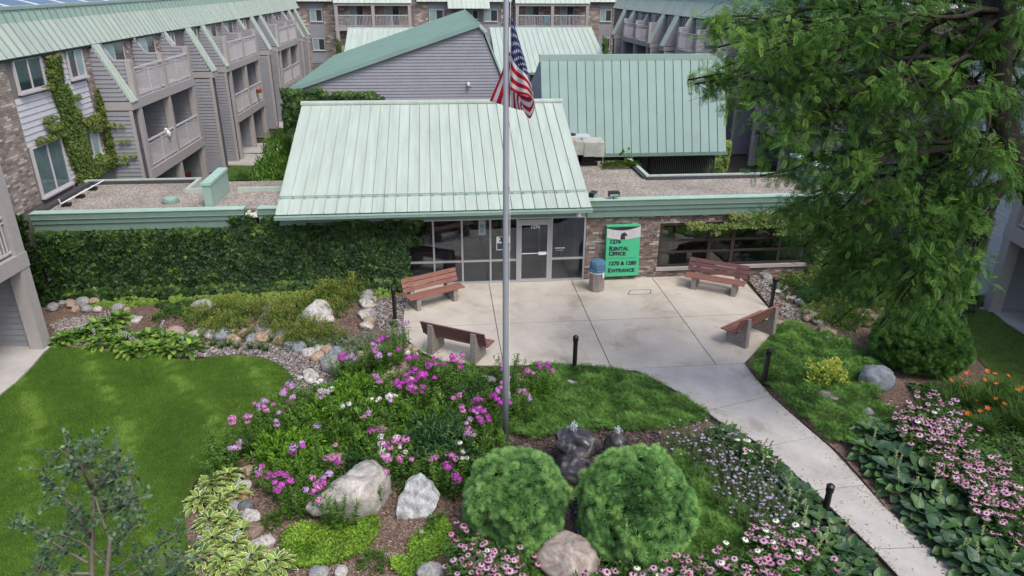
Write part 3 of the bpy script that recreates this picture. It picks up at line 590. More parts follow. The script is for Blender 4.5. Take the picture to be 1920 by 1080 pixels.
def shedback(name, label, u0, u1, vt, zt, ve, ze, n, m):
    t = thing(name, label, 'building', CO, CY)
    M().prism([(u0 + .08, ve + .2, 0), (u0 + .08, ve + .2, ze - .1), (u0 + .08, vt, zt - .12), (u0 + .08, vt, 0)], (u1 - u0 - .16, 0, 0)).build('wall', MT['siding_dark'], t)
    pc = Pieces('roof_panel', m); roofpanels(pc, (u0, ve, ze), (u1, ve, ze), (u0, vt, zt), (u1, vt, zt), n, rib=.035); pc.flush(t)
    M().box(u0 - .04, u1 + .04, vt - .08, vt + .12, zt - .06, zt + .05).build('ridge_cap', MT['roof_pale'], t)
    M().box(u0, u1, ve - .06, ve + .05, ze - .14, ze - .01).build('eave_trim', MT['fascia'], t)
    pc = Pieces('siding_board', MT['siding'])
    boards(pc, (u0 + .07, vt), (u0 + .07, ve + .2), 1.0, zt - .2, (-1, 0), hgt=.14, lb=lambda z: (vt - ve - .2) if z < ze - .1 else (vt - ve - .2) * (1 - (z - ze + .1) / (zt - ze))); pc.flush(t)
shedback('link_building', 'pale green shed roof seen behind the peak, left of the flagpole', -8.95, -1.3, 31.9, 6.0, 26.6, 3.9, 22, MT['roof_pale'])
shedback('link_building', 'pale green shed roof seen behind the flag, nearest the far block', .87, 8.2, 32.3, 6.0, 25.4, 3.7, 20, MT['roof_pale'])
# ------------------------------------------------------------------ residential wings (x along the wing, y into it)
MT['pane_sky'] = mat('pane_sky', (.11, .16, .17), rough=.12, var=.2, scale=2, spec=.9)
def wing(name, label, loc, rz, s, units, xmin, xmax, windows, extra=(), zd=0.0, ybrick=1.1, xfin=(), detail=True, wall_lo=0.0):
    t = thing(name, label, 'building', loc, rz)
    trim, sid = MT['trim'], MT['siding']
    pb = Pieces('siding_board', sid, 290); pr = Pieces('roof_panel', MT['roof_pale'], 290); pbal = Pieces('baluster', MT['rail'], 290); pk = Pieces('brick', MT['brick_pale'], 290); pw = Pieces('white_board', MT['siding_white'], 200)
    TR = M(); WL = M()
    S0, S1, ZB, ZC = 2.35, 4.66, 5.0, 6.34
    U = 6.2
    # main wall and back of the loggias
    edges = sorted(units); cur = xmin
    for x0 in edges + [None]:
        x1 = x0 if x0 is not None else xmax
        if x1 > cur: WL.box(cur, x1, ybrick, ybrick + .25, wall_lo, 6.95)
        if x0 is None: break
        WL.box(x0, x0 + U, 2.0, 2.2, wall_lo, 4.9).box(x0, x0 + U, ybrick + .02, ybrick + .22, 4.9, 6.95); cur = x0 + U
    WL.box(xmin, xmax, 1.56, 1.66, 6.9, 8.1)
    WL.build('wall', MT['mortar'], t)
    for (a, b, z0, z1) in windows.get('brick', ()):
        n0 = len(pk.p); bricks(pk, (a, ybrick), (b, ybrick), z0, z1, (0, -1), L=.22, H=.078, out=.012)
    for (a, b, z0, z1) in windows.get('white', ()):
        boards(pw, (a, ybrick), (b, ybrick), z0, z1, (0, -1), hgt=.17, out=.03)
    for (a, b, z0, z1, kind) in windows.get('win', ()):
        window(t, (a, ybrick - .04), (b, ybrick - .04), z0, z1, (0, -1), MT['rail'], [MT['pane'], MT['pane_light']] if kind else ([MT['pane_sky']] if b - a > 1.6 else [MT['pane']]), dep=.05)
    for x0 in units:
        ex0, ex1 = x0 - .0, x0 + U
        # slabs / beams
        for zt, th in ((S0, .38), (ZB, .34)):
            m = M().box(ex0, ex1, -.02, 2.0 if zt < 3 else 1.1, zt - th, zt); m.build('balcony_floor', trim, t)
        cols = [x0 + .14, x0 + U / 2, x0 + U - .14]
        for i, x in enumerate(cols):
            w0 = .14 if i != 1 else .11
            M().box(x - w0, x + w0, .0, .26, 0, S0 - .385).box(x - w0, x + w0, .0, .26, S0 + .003, S1 - .003).box(x - w0, x + w0, .0, .2, ZB + .003, ZC - .0).build('column', trim, t)
            # partition walls below, clad on the camera side
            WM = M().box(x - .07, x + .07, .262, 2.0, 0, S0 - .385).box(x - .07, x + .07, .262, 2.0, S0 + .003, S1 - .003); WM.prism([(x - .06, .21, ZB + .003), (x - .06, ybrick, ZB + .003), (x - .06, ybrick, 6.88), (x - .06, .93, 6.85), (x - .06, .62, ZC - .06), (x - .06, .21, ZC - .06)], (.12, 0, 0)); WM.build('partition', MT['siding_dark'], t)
            xs_ = x + s * .075
            for z0, z1 in ((.03, S0 - .4), (S0 + .02, S1 - .02)):
                boards(pb, (xs_, .28), (xs_, 2.0), z0, z1, (s, 0), hgt=.15)
            boards(pb, (x + s * .065, .22), (x + s * .065, ybrick), ZB + .02, 6.85, (s, 0), hgt=.14, la=lambda z: 0 if z < ZC - .05 else (.4 + (z - ZC) * .6))
            FC_ = M().box(x - .09, x + .09, .2, .62, ZC - .06, ZC + .0); FC_.prism([(x - .09, .6, ZC - .06), (x - .09, .64, ZC + .02), (x - .09, .97, 6.9), (x - .09, .93, 6.82)], (.18, 0, 0)); FC_.build('fin_cap', trim, t)
        # outer camera-side wall and its sloping roof strip
        for side in (-1, 1):
            xo = x0 if side == -1 else x0 + U; wd = .55 if side == s else .28
            xa, xb = (xo - wd, xo - .002) if side == -1 else (xo + .002, xo + wd)
            if side == s:
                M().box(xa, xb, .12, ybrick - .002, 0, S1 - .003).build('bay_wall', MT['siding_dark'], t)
                M().box(xa - .01, xb, -.02, ybrick, S1, ZB - .04).build('band', trim, t)
                xf = xa - .003 if side == -1 else xb + .003
                boards(pb, (xf, .14), (xf, ybrick), .03, S1 - .05, (s, 0), hgt=.15)
                m = M(); m.prism([(xa + .02, .12, ZB - .035), (xa + .02, ybrick, ZB - .035), (xa + .02, ybrick, 6.85)], (xb - xa - .03, 0, 0)); m.build('bay_wall', MT['siding_dark'], t)
                boards(pb, (xf, .05), (xf, ybrick), ZB, 6.8, (s, 0), hgt=.15, la=lambda z: max(0, (z - 5.0) / 1.92 * .9 + .02))
                M().box(xf - .02, xf + .02, .02, .14, 0, S1 - .02).build('corner_trim', trim, t)
                zlow, ylow = 4.93, -.02
            else: zlow, ylow = ZC + .04, .62
            roofpanels(pr, (xa, ylow, zlow), (xb, ylow, zlow), (xa, .95, 6.905), (xb, .95, 6.905), 1 if wd < .4 else 2, rib=.04)
            m = M(); m.hexa([(xa - .01, ylow, zlow - .09), (xb + .01, ylow, zlow - .09), (xb + .01, .95, 6.8), (xa - .01, .95, 6.8), (xa - .01, ylow, zlow - .012), (xb + .01, ylow, zlow - .012), (xb + .01, .95, 6.89), (xa - .01, .95, 6.89)]); m.build('strip_trim', MT['roof_pale'], t)
        # railings
        for zt in (S0, ZB):
            for a, b in ((cols[0] + .145, cols[1] - .115), (cols[1] + .115, cols[2] - .145)):
                rl = M().box(a, b, .03, .10, zt + 1.0, zt + 1.06).box(a, b, .05, .08, zt + .87, zt + .905).box(a, b, .045, .085, zt + .08, zt + .12)
                xm = (a + b) / 2; rl.box(xm - .025, xm + .025, .04, .09, zt + .003, zt + .999); rl.build('railing', MT['rail'], t)
                k = int((b - a) / .105)
                for q in range(1, k):
                    x = a + q * (b - a) / k
                    if abs(x - xm) > .04: pbal.add(boxv(x - .011, x + .011, .055, .075, zt + .125, zt + .868), BOXF)
        # doors at the back of loggias
        for zt, yb in ((0.05, 1.96), (S0, 1.96), (ZB, ybrick)):
            for a in (x0 + .5, x0 + 3.6):
                window(t, (a, yb - .03), (a + 1.7, yb - .03), zt + .05, zt + 2.0 if zt < 5 else 6.86, (0, -1), MT['rail'], [MT['pane_light'], MT['pane']], dep=.03, sill=False, name='patio_door')
            bx = [(x0 + 2.35, x0 + 2.95), (x0 + 5.45, x0 + 6.0)]
            for a, b in bx: bricks(pk, (a, yb), (b, yb), zt + .05, (zt + 2.2 if zt < 5 else 6.85), (0, -1), L=.22, H=.078)
    # free-standing fins between the units
    for x in xfin:
        wd = .75
        xa, xb = x - wd / 2, x + wd / 2; xf = xa if s == -1 else xb
        M().box(xa, xb, .18, ybrick - .002, 0, S1 - .003).build('bay_wall', MT['siding_dark'], t); M().box(xa - .03, xb + .03, -.0, ybrick, S1, ZB - .06).build('band', trim, t)
        m = M(); m.prism([(xa + .03, .1, ZB - .05), (xa + .03, ybrick, ZB - .05), (xa + .03, ybrick, 6.85)], (xb - xa - .06, 0, 0)); m.build('bay_wall', MT['siding_dark'], t)
        boards(pb, (xf + s * .003, .2), (xf + s * .003, ybrick), .03, S1 - .05, (s, 0), hgt=.15)
        boards(pb, (xf + s * .003, .05), (xf + s * .003, ybrick), ZB - .02, 6.8, (s, 0), hgt=.15, la=lambda z: max(0, (z - 5.0) / 1.92 * .9 + .05))
        M().box(xf - .03, xf + .03, .06, .2, 0, S1 - .02).build('corner_trim', trim, t)
        roofpanels(pr, (xa, .0, 4.95), (xb, .0, 4.95), (xa, .95, 6.905), (xb, .95, 6.905), 3, rib=.04)
        m = M(); m.hexa([(xa - .03, 0, 4.86), (xb + .03, 0, 4.86), (xb + .03, .95, 6.8), (xa - .03, .95, 6.8), (xa - .03, 0, 4.94), (xb + .03, 0, 4.94), (xb + .03, .95, 6.89), (xa - .03, .95, 6.89)]); m.build('strip_trim', MT['roof_pale'], t)
    # mansard
    n = int((xmax - xmin) / .42)
    roofpanels(pr, (xmin, .95, 6.92), (xmax, .95, 6.92), (xmin, 1.4, 7.8), (xmax, 1.4, 7.8), n, rib=.045)
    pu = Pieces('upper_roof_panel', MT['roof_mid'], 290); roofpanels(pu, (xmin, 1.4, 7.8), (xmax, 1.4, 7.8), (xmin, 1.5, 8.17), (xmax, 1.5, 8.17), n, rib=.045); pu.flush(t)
    M().box(xmin, xmax, 1.44, 1.72, 8.16, 8.25).build('parapet_cap', MT['roof_mid'], t)
    M().box(xmin, xmax, .96, 1.1, 6.84, 6.9).build('soffit', MT['dark'], t)
    M().hexa([(xmin, .97, 6.86), (xmax, .97, 6.86), (xmax, 1.43, 7.76), (xmin, 1.43, 7.76), (xmin, .97, 6.895), (xmax, .97, 6.895), (xmax, 1.43, 7.775), (xmin, 1.43, 7.775)]).build('roof_deck', MT['fascia'], t)
    M().box(xmin, xmax, 1.75, 12, 7.9, 8.0).build('flat_roof', MT['siding_white'], t)
    for p in (pr, pb, pbal, pk, pw): p.flush(t)
    return t
LO = Vector((-14.699, 38.338, 0))
wl = wing('residential_wing', 'long three storey wing on the left with balconies and pale green mansard roof', LO, R(94.5), -1, [-11.7, 0.0, 11.7], -22, 24.5,
     dict(brick=[(-20.2, -17.3, 2.7, 6.9), (-12.8, -12.3, 2.7, 6.9), (-5.4, -3.9, 0, 6.85), (-2.0, -.6, 4.0, 6.85), (6.5, 8.5, 0, 6.9), (18.5, 24, 0, 6.9)],
          white=[(-17.25, -12.85, 4.38, 5.8), (-15.4, -12.85, 2.75, 4.38), (-15.4, -13.95, 5.8, 6.85), (-12.85, -12.8, 5.8, 6.85)],
          win=[(-17.0, -15.5, 5.93, 6.86, 0), (-13.9, -12.85, 5.95, 6.86, 1), (-17.2, -15.45, 2.85, 4.36, 0), (-14.1, -13.0, 3.3, 4.3, 1), (-4.9, -4.1, 5.95, 6.86, 0), (-1.8, -1.0, 5.95, 6.86, 0), (7.2, 8.0, 5.6, 6.8, 0), (7.2, 8.0, 2.9, 4.2, 0), (18.8, 19.6, 2.9, 4.2, 0), (21.2, 22, 2.9, 4.2, 0), (21.2, 22, .6, 1.8, 0)]), xfin=[-2.4, 9.3, 20.3, 22.6])
# solar panels on its roof
MT['solar'] = mat('solar_cells', (.03, .06, .16), rough=.12, var=.2, scale=1, spec=1.0)
for k in range(9):
    x = -20.5 + k * 1.75
    sp = thing('solar_panel', 'blue solar panel on the left wing roof, number along the row by its distance', 'solar panel', LO + Matrix.Rotation(R(94.5), 3, 'Z') @ Vector((x, 2.6, 8.0)), R(94.5), 'solar panels on the left roof')
    M().hexa([(-.84, -.6, .12), (.84, -.6, .12), (.84, .6, .42), (-.84, .6, .42), (-.84, -.6, .16), (.84, -.6, .16), (.84, .6, .46), (-.84, .6, .46)]).build('cells', MT['solar'], sp)
    fr = M()
    for x0, x1, y0, y1 in ((-.87, -.842, -.62, .62), (.842, .87, -.62, .62)): fr.hexa([(x0, y0, .12), (x1, y0, .12), (x1, y1, .43), (x0, y1, .43), (x0, y0, .18), (x1, y0, .18), (x1, y1, .48), (x0, y1, .48)])
    fr.build('frame', MT['white'], sp); M().box(-.7, -.65, .3, .35, 0, .33).box(.65, .7, .3, .35, 0, .33).box(-.7, -.65, -.5, -.45, 0, .13).box(.65, .7, -.5, -.45, 0, .13).build('leg', MT['alu'], sp)
    sp['label'] = 'blue solar panel on the left wing roof, ' + ['nearest the left picture edge', 'second along from the left edge', 'third along from the left edge', 'fourth along from the left edge', 'fifth along from the left edge', 'sixth along from the left edge', 'seventh along the row', 'eighth along the row', 'last of the row'][k]
# right wing
RO = Vector((11.25, 46.1, 0)); RZ_ = R(-80.5)
wr_ = wing('residential_wing', 'long three storey wing on the right, mostly behind the big tree', RO, RZ_, 1, [-14.95, -3.3, 8.4], -21, 16.5,
     dict(brick=[(-18.5, -15.3, 0, 6.9), (-8, -6.5, 5.0, 6.9), (3.4, 4.8, 3, 6.9)], white=[], win=[(-17.6, -16.9, 2.9, 4.2, 0), (-20, -19.3, 2.9, 4.2, 0), (-7.6, -6.8, 5.95, 6.86, 0), (-5, -4.2, 5.95, 6.86, 0), (3.9, 4.7, 5.95, 6.86, 0), (6.2, 7, 5.95, 6.86, 0)]), xfin=[-5.9, 5.6, -17.5])
# near stubs of the wings: the loggia stacks at the left and right picture edges
def stub(label, loc, rz, sgn):
    """sgn +1: left stub (clad wall runs to -x). local x: away from court, y: away from camera along the wing; corner post at origin"""
    t = thing('balcony_bay', label, 'building', loc, rz); s = -sgn
    pb = Pieces('siding_board', MT['siding']); pbal = Pieces('baluster', MT['rail'])
    X = lambda a, b: (min(s * a, s * b), max(s * a, s * b))
    for z0, z1 in ((0.03, 2.29), (2.68, 4.98)):
        a, b = X(0, .34); M().box(a, b, -.34, 0, z0, z1).build('column', MT['trim'], t); a, b = X(0, .3); M().box(a, b, -6.3, -6.0, z0, z1).build('column', MT['trim'], t)
        a, b = X(.345, 3.2); M().box(a, b, -.12, .0, z0, z1).build('wall', MT['siding_dark'], t)
        p, q = ((s * .345, -.125), (s * 3.2, -.125)); boards(pb, *((p, q) if s > 0 else (q, p)), z0 + .01, z1 - .02, (0, -1), hgt=.175)
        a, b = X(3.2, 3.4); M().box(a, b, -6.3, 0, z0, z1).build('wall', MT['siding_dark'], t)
        a, b = X(2.9, 2.96); M().box(a, b, -.5, -.14, z0, min(z1, z0 + 2.1)).build('door_frame', MT['trim'], t)
    for z0, z1 in ((2.29, 2.68), (4.98, 5.33)):
        a, b = X(-.02, 3.4); M().box(a, b, -6.3, .02, z0, z1).build('balcony_floor', MT['trim'], t)
    for zt in (2.68, 5.33):
        a, b = X(.08, .14); M().box(a, b, -5.99, -.345, zt + .97, zt + 1.03).box(a + .01, b - .01, -5.99, -.345, zt + .84, zt + .87).box(a, b, -5.99, -.345, zt + .08, zt + .12).build('railing', MT['rail'], t)
        for k in range(46): y = -.45 - k * .12; pbal.add(boxv(a + .015, b - .015, y - .014, y + .014, zt + .125, zt + .838), BOXF)
        if zt > 4: a, b = X(0, .3); M().box(a, b, -.3, 0, zt, zt + 1.25).build('column', MT['trim'], t); a, b = X(.0, 1.4); M().prism([(s * .32, -.1, zt), (s * 1.6, -.1, zt), (s * 1.6, -.1, zt + 2.2), (s * .7, -.1, zt + 1.2), (s * .32, -.1, zt + 1.2)], (0, .1, 0)).build('partition', MT['siding'], t)
    pb.flush(t); pbal.flush(t); return t
stub('near left balcony bay with grey column and siding, cut by the left edge', Vector((-12.32, 16.87, 0)), R(.5), 1)
stub('near right balcony bay with grey column, cut by the right edge', Vector((14.22, 19.54, 0)), R(-3), -1)
# wall behind the right stub, white siding with one dark window; brick beyond
rb = thing('end_wall', 'white sided wall with one dark window behind the right balcony bay', 'building', Vector((14.35, 19.6, 0)), R(-4))
M().box(0.1, .3, .05, 9, 0, 7).build('wall', MT['mortar'], rb)
pw = Pieces('white_board', MT['siding_white']); boards(pw, (.1, 4.2), (.1, .1), .05, 1.3, (-1, 0), hgt=.16); boards(pw, (.1, 4.2), (.1, .1), 2.55, 6.8, (-1, 0), hgt=.16); boards(pw, (.1, .85), (.1, .1), 1.3, 2.55, (-1, 0), hgt=.16); boards(pw, (.1, 4.2), (.1, 2.3), 1.3, 2.55, (-1, 0), hgt=.16); pw.flush(rb)
window(rb, (.06, 2.28), (.06, .87), 1.33, 2.5, (-1, 0), MT['rail'], MT['pane'], mull=())
pk = Pieces('brick', MT['brick'], 120); bricks(pk, (.1, 9), (.1, 4.2), .2, 6.8, (-1, 0), L=.22, H=.078); pk.flush(rb)
# odds and ends on the balconies
LM = Matrix.Rotation(R(94.5), 3, 'Z')
tw = thing('towel', 'white towel hung over the middle balcony rail of the left wing', 'towel', LO + LM @ Vector((-9.35, .06, 3.35)), R(94.5))
m = M()
for sy in (-.055, .055): m.tube([(-.1, sy, .07), (-.06, sy, -.05), (0, sy * 1.2, -.28)], [.03, .09, .05], 8)
m.tube([(-.1, -.055, .07), (-.09, 0, .11), (-.1, .055, .07)], [.05, .06, .05], 8); m.build('cloth', MT['white'], tw, smooth=True)
MT['red'] = mat('red_fabric', (.16, .02, .03), rough=.8)
ch = thing('garden_chair', 'dark red slatted chair on the ground floor loggia of the left wing', 'chair', LO + LM @ Vector((-6.8, .45, .05)), R(94.5))
m = M().box(-.3, .3, .1, .6, .38, .44); m.build('seat', MT['red'], ch)
for k in range(6): M().box(-.29 + k * .1, -.21 + k * .1, .02, .06, .44, .95).build('slat', MT['red'], ch)
for a in (-.28, .24):
    for b in (.1, .55): M().box(a, a + .04, b, b + .04, 0, .38).build('leg', MT['red'], ch)
# ------------------------------------------------------------------ the far block across the court
FB = thing('far_apartment_block', 'brick apartment block closing the court at the back, with white balconies', 'building', CO, CY)
v0 = 49.0
M().box(-22, 18, v0, v0 + .3, 0, 8.6).build('wall', MT['mortar'], FB); M().box(-22, 18, v0 + .3, v0 + 8, 0, 8.5).build('back_wall', MT['siding_dark'], FB)
pk = Pieces('brick', MT['brick_pale'], 60); pw = Pieces('siding_board', MT['siding'], 280); pbal = Pieces('baluster', MT['rail'], 200)
for a, b in ((-13.0, -11.9), (-17.5, -14.4), (-4.9, -3.6), (-1.9, -.4), (3.1, 4.2), (11.1, 12.4), (13.6, 17)): bricks(pk, (a, v0), (b, v0), .5, 8.3, (0, -1), L=.42, H=.15, out=.03)
for a, b in ((-14.4, -13.0), (-3.6, -1.9), (-.4, 3.1), (12.4, 13.6)):
    for z0, z1 in ((2.0, 3.1), (4.15, 5.55), (6.6, 8.3)): boards(pw, (a, v0), (b, v0), z0, z1, (0, -1), hgt=.17)
for a, b in ((-14.2, -13.1), (-3.5, -2.2), (1.5, 2.8), (12.4, 13.5)):
    for z0 in (3.12, 5.6): window(FB, (a, v0 - .03), (b, v0 - .03), z0, z0 + 1.02, (0, -1), MT['rail'], [MT['pane_light'], MT['pane']], dep=.04)
window(FB, (.0, v0 - .03), (1.0, v0 - .03), 5.8, 6.6, (0, -1), MT['rail'], [MT['pane_light'], MT['pane']], dep=.04)
for x0 in (-11.75, 4.35):
    for zt in (2.55, 5.2, 7.2):
        th = .3 if zt < 7 else .22
        M().box(x0 - .1, x0 + 6.75, v0 - 1.6, v0, zt - th, zt).build('balcony_floor', MT['trim'], FB)
    for i in range(3):
        x = x0 + .1 + i * 3.22
        for z0, z1 in ((0, 2.25), (2.552, 4.9), (5.202, 6.98)): M().box(x - .14, x + .14, v0 - 1.6, v0 - 1.3, z0, z1).build('column', MT['trim'], FB)
    for zt in (2.55, 5.2):
        for i in range(2):
            a, b = x0 + .245 + i * 3.22, x0 + 3.175 + i * 3.22
            M().box(a, b, v0 - 1.58, v0 - 1.52, zt + .95, zt + 1.02).box(a, b, v0 - 1.57, v0 - 1.53, zt + .08, zt + .12).box((a + b) / 2 - .03, (a + b) / 2 + .03, v0 - 1.58, v0 - 1.52, zt + .003, zt + .94).build('railing', MT['rail'], FB)
            for k in range(1, 24): x = a + k * (b - a) / 24; pbal.add(boxv(x - .015, x + .015, v0 - 1.565, v0 - 1.535, zt + .125, zt + .945), BOXF)
            window(FB, (a + .8, v0 - .03), (a + 2.1, v0 - .03), zt + .05, zt + 1.75, (0, -1), MT['rail'], [MT['pane_light'], MT['pane']], dep=.04, sill=False, name='patio_door')
    bricks(pk, (x0, v0), (x0 + 6.6, v0), 2.6, 4.9, (0, -1), L=.42, H=.15, out=.03); bricks(pk, (x0, v0), (x0 + 6.6, v0), 5.2, 7.0, (0, -1), L=.42, H=.15, out=.03)
pk.flush(FB); pw.flush(FB); pbal.flush(FB)
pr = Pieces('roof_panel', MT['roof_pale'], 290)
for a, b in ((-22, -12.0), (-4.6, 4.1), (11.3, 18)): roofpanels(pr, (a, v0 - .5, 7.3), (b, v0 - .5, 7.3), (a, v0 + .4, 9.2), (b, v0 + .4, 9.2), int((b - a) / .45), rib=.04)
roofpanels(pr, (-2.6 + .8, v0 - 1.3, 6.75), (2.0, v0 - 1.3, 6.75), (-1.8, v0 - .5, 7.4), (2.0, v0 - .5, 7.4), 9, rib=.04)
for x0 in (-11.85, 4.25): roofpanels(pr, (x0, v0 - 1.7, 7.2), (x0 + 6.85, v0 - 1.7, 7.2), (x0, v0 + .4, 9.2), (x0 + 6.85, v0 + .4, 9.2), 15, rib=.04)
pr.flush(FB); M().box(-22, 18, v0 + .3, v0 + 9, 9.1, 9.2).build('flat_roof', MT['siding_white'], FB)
# balcony furniture far away
MT['teal'] = mat('teal_plastic', (.05, .45, .5), rough=.5); MT['terracotta'] = mat('terracotta', (.35, .12, .05), rough=.8)
q = thing('balcony_chair', 'small turquoise chair on the far block balcony right of the flag', 'chair', Cw(7.3, v0 - .8, 5.2), CY); M().box(-.25, .25, -.2, .3, .35, .42).build('seat', MT['teal'], q); M().box(-.25, .25, .26, .31, .42, .9).build('backrest', MT['teal'], q)
for a in (-.22, .18):
    for b in (-.18, .24): M().box(a, a + .04, b, b + .04, 0, .35).build('leg', MT['teal'], q)

# ------------------------------------------------------------------ patio furniture
MT['bench_wood'] = mat('bench_wood', (.26, .125, .10), rough=.6, var=.18, scale=5, bump=.2, bscale=40, objrand=.08, stretch=(1, 12, 12)); MT['bench_dark'] = mat('bench_wood_weathered', (.155, .075, .075), rough=.65, var=.2, scale=5, objrand=.08, stretch=(1, 12, 12))
def side_frame():
    m = M()    # concrete end: low block in front, tapering upright behind (y towards back)
    poly = [(-.30, 0), (.34, 0), (.31, .84), (.26, .84), (.13, .46), (.03, .33), (-.10, .31), (-.18, .40), (-.30, .40)]
    m.prism([(-.07, y, z) for y, z in poly], (.14, 0, 0)); return m.mesh('bench_end', MT['bench_concrete'])
SFm = side_frame()
def bslat(name, L, y0, y1, z0, z1, m):
    mm = M().hexa([(-L, y0[0], z0[0]), (L, y0[0], z0[0]), (L, y1[0], z1[0]), (-L, y1[0], z1[0]), (-L, y0[1], z0[1]), (L, y0[1], z0[1]), (L, y1[1], z1[1]), (-L, y1[1], z1[1])]); return mm.mesh(name, m)
def bench(label, P, rz, dark=False, L=.92):
    t = thing('park_bench', label, 'bench', (P[0], P[1], .05), rz, 'benches round the patio'); mw = MT['bench_dark'] if dark else MT['bench_wood']
    for x in (-.62, .62): inst('bench_end', SFm, t, (x, 0, 0))
    for k in range(4): y = -.34 + k * .105; M().box(-L, L, y, y + .077, .405, .445).build('seat_slat', MT['bench_wood'], t)
    for k in range(3):
        z = .50 + k * .135; y = .088 + (z - .45) * .342
        M().hexa([(-L, y, z), (L, y, z), (L, y + .04, z - .008), (-L, y + .04, z - .008), (-L, y + .038, z + .112), (L, y + .038, z + .112), (L, y + .078, z + .104), (-L, y + .078, z + .104)]).build('back_slat', mw, t)
        for x in (-.66, -.58, .58, .66): M().box(x - .012, x + .012, y + .012, y + .024, z + .05, z + .07).build('bolt', MT['black'], t)
    return t
bench('red slatted bench by the glass left of the flagpole, facing the patio', (-2.38, 19.62), R(34))
bench('red slatted bench left of the flagpole with its back to the garden', (-1.42, 16.4), R(-24) + math.pi, dark=True)
bench('faded maroon bench in front of the ribbon window', (6.42, 20.72), R(-26), dark=True)
bench('red bench on the right patio edge with its back to the ground cover', (6.55, 17.45), R(38) - math.pi / 2 - R(90), dark=False)
def bollard(label, P, hgt=.95):
    t = thing('bollard_light', label, 'bollard', (P[0], P[1], 0.0), 0, 'black garden path lights')
    M().lathe([(.12, 0), (.12, .03), (.058, .035), (.058, hgt - .16)], 16).build('post', MT['black'], t, smooth=False)
    M().lathe([(.05, hgt - .159), (.05, hgt - .15)], 12).build('neck', MT['black'], t)
    h = M()
    for k in range(3): z = hgt - .15 + k * .035; h.lathe([(.052, z), (.072, z + .003), (.07, z + .02), (.052, z + .026)], 16)
    h.lathe([(.074, hgt - .045), (.074, hgt - .025), (.035, hgt + .01), (.012, hgt + .018)], 16); h.build('louvre_head', MT['black'], t)
bollard('black bollard light beside the left bench at the gravel', G(741, 600), 1.0); bollard('black bollard light at the edge of the ground cover right of the flagpole', G(1077, 691), .93)
bollard('black bollard light in the gravel behind the right bench', G(1445, 578), 1.0); bollard('black bollard light in the ground cover below the right bench', G(1432, 719), .95)
bollard('black bollard light by the hostas along the lower sidewalk', G(1545, 968), .72)
# litter bin
P = G(1121, 543, .05); P.x -= .05; t = thing('litter_bin', 'octagonal pebbled litter bin with a blue dome lid, beside the green sign', 'litter bin', P, R(10))
M().lathe([(.235, 0), (.25, .03), (.25, .6), (.22, .63)], 8).build('body', MT['bench_concrete'], t)
M().lathe([(.24, .6), (.262, .66), (.25, .69)], 24).build('liner_bag', MT['white'], t); M().hexa([(.1, -.27, .5), (.14, -.26, .5), (.14, -.25, .5), (.1, -.25, .5), (.09, -.265, .66), (.15, -.255, .66), (.15, -.24, .66), (.09, -.24, .66)]).build('bag_knot', MT['white'], t)
MT['blue'] = mat('blue_plastic', (.055, .13, .24), rough=.5, var=.15, c2=(.09, .18, .28))
M().lathe([(.265, .655), (.275, .68), (.27, .72), (.25, .74), (.245, .92), (.21, .99), (.1, 1.03), (.02, 1.035)], 24).build('lid', MT['blue'], t, smooth=False)
M().hexa([(-.13, -.262, .76), (.13, -.262, .76), (.13, -.15, .76), (-.13, -.15, .76), (-.12, -.25, .93), (.12, -.25, .93), (.12, -.15, .93), (-.12, -.15, .93)]).build('flap', MT['blue'], t)
# flagpole
fp = thing('flagpole', 'tall grey metal flagpole standing in the flower bed', 'flagpole', (-.12, 12.49, 0))
MT['pole'] = mat('pole_metal', (.36, .39, .43), rough=.38, var=.08, metal=.35, scale=3, stretch=(1, 1, .2)); pm = M()
zz = [0, 2.2, 2.21, 4.4, 4.41, 6.6, 6.61, 8.8, 8.81, 11.0]; rr_ = [.066, .062, .060, .057, .055, .052, .05, .046, .044, .04]
pm.lathe(list(zip(rr_, zz)), 24); pm.build('pole', MT['pole'], fp, smooth=True); M().lathe([(.12, 0), (.11, .04), (.07, .06)], 20).build('collar', MT['pole'], fp); M().lathe([(.001, 11.0), (.07, 11.05), (.09, 11.12), (.06, 11.2), (.001, 11.22)], 16).build('ball', MT['alu'], fp, smooth=True)
M().tube([(.07, -.03, 1.2), (.075, -.03, 5), (.07, -.02, 10.9)], .005, 5).build('halyard', MT['white'], fp); M().box(.06, .1, -.02, .02, 1.15, 1.3).build('cleat', MT['alu'], fp)
# the flag
MT['fred'] = mat('flag_red', (.50, .012, .03), rough=.8, var=.03); MT['fwhite'] = mat('flag_white', (.72, .71, .74), rough=.8, var=.02); MT['fblue'] = mat('flag_blue', (.018, .028, .11), rough=.8, var=.05)
for nme in ('fred', 'fwhite', 'fblue'):
    nt_ = MT[nme].node_tree; b_ = nt_.nodes['Principled BSDF']; tr_n = nt_.nodes.new('ShaderNodeBsdfTranslucent'); mxn = nt_.nodes.new('ShaderNodeMixShader'); mxn.inputs[0].default_value = .3
    nt_.links.new(b_.inputs['Base Color'].links[0].from_socket, tr_n.inputs[0]); nt_.links.new(b_.outputs[0], mxn.inputs[1]); nt_.links.new(tr_n.outputs[0], mxn.inputs[2]); nt_.links.new(mxn.outputs[0], nt_.nodes['Material Output'].inputs[0])
def crom(ps, t):
    n = len(ps) - 1; x = t * n; i = min(int(x), n - 1); f = x - i; p0, p1, p2, p3 = ps[max(i - 1, 0)], ps[i], ps[i + 1], ps[min(i + 2, n)]
    return .5 * ((2 * p1) + (p2 - p0) * f + (2 * p0 - 5 * p1 + 4 * p2 - p3) * f * f + (3 * p1 - p0 - 3 * p2 + p3) * f ** 3)
def fpnt(px, py, dy): return GY(px, py, 12.42 + dy) - Vector((-.12, 12.49, 0))
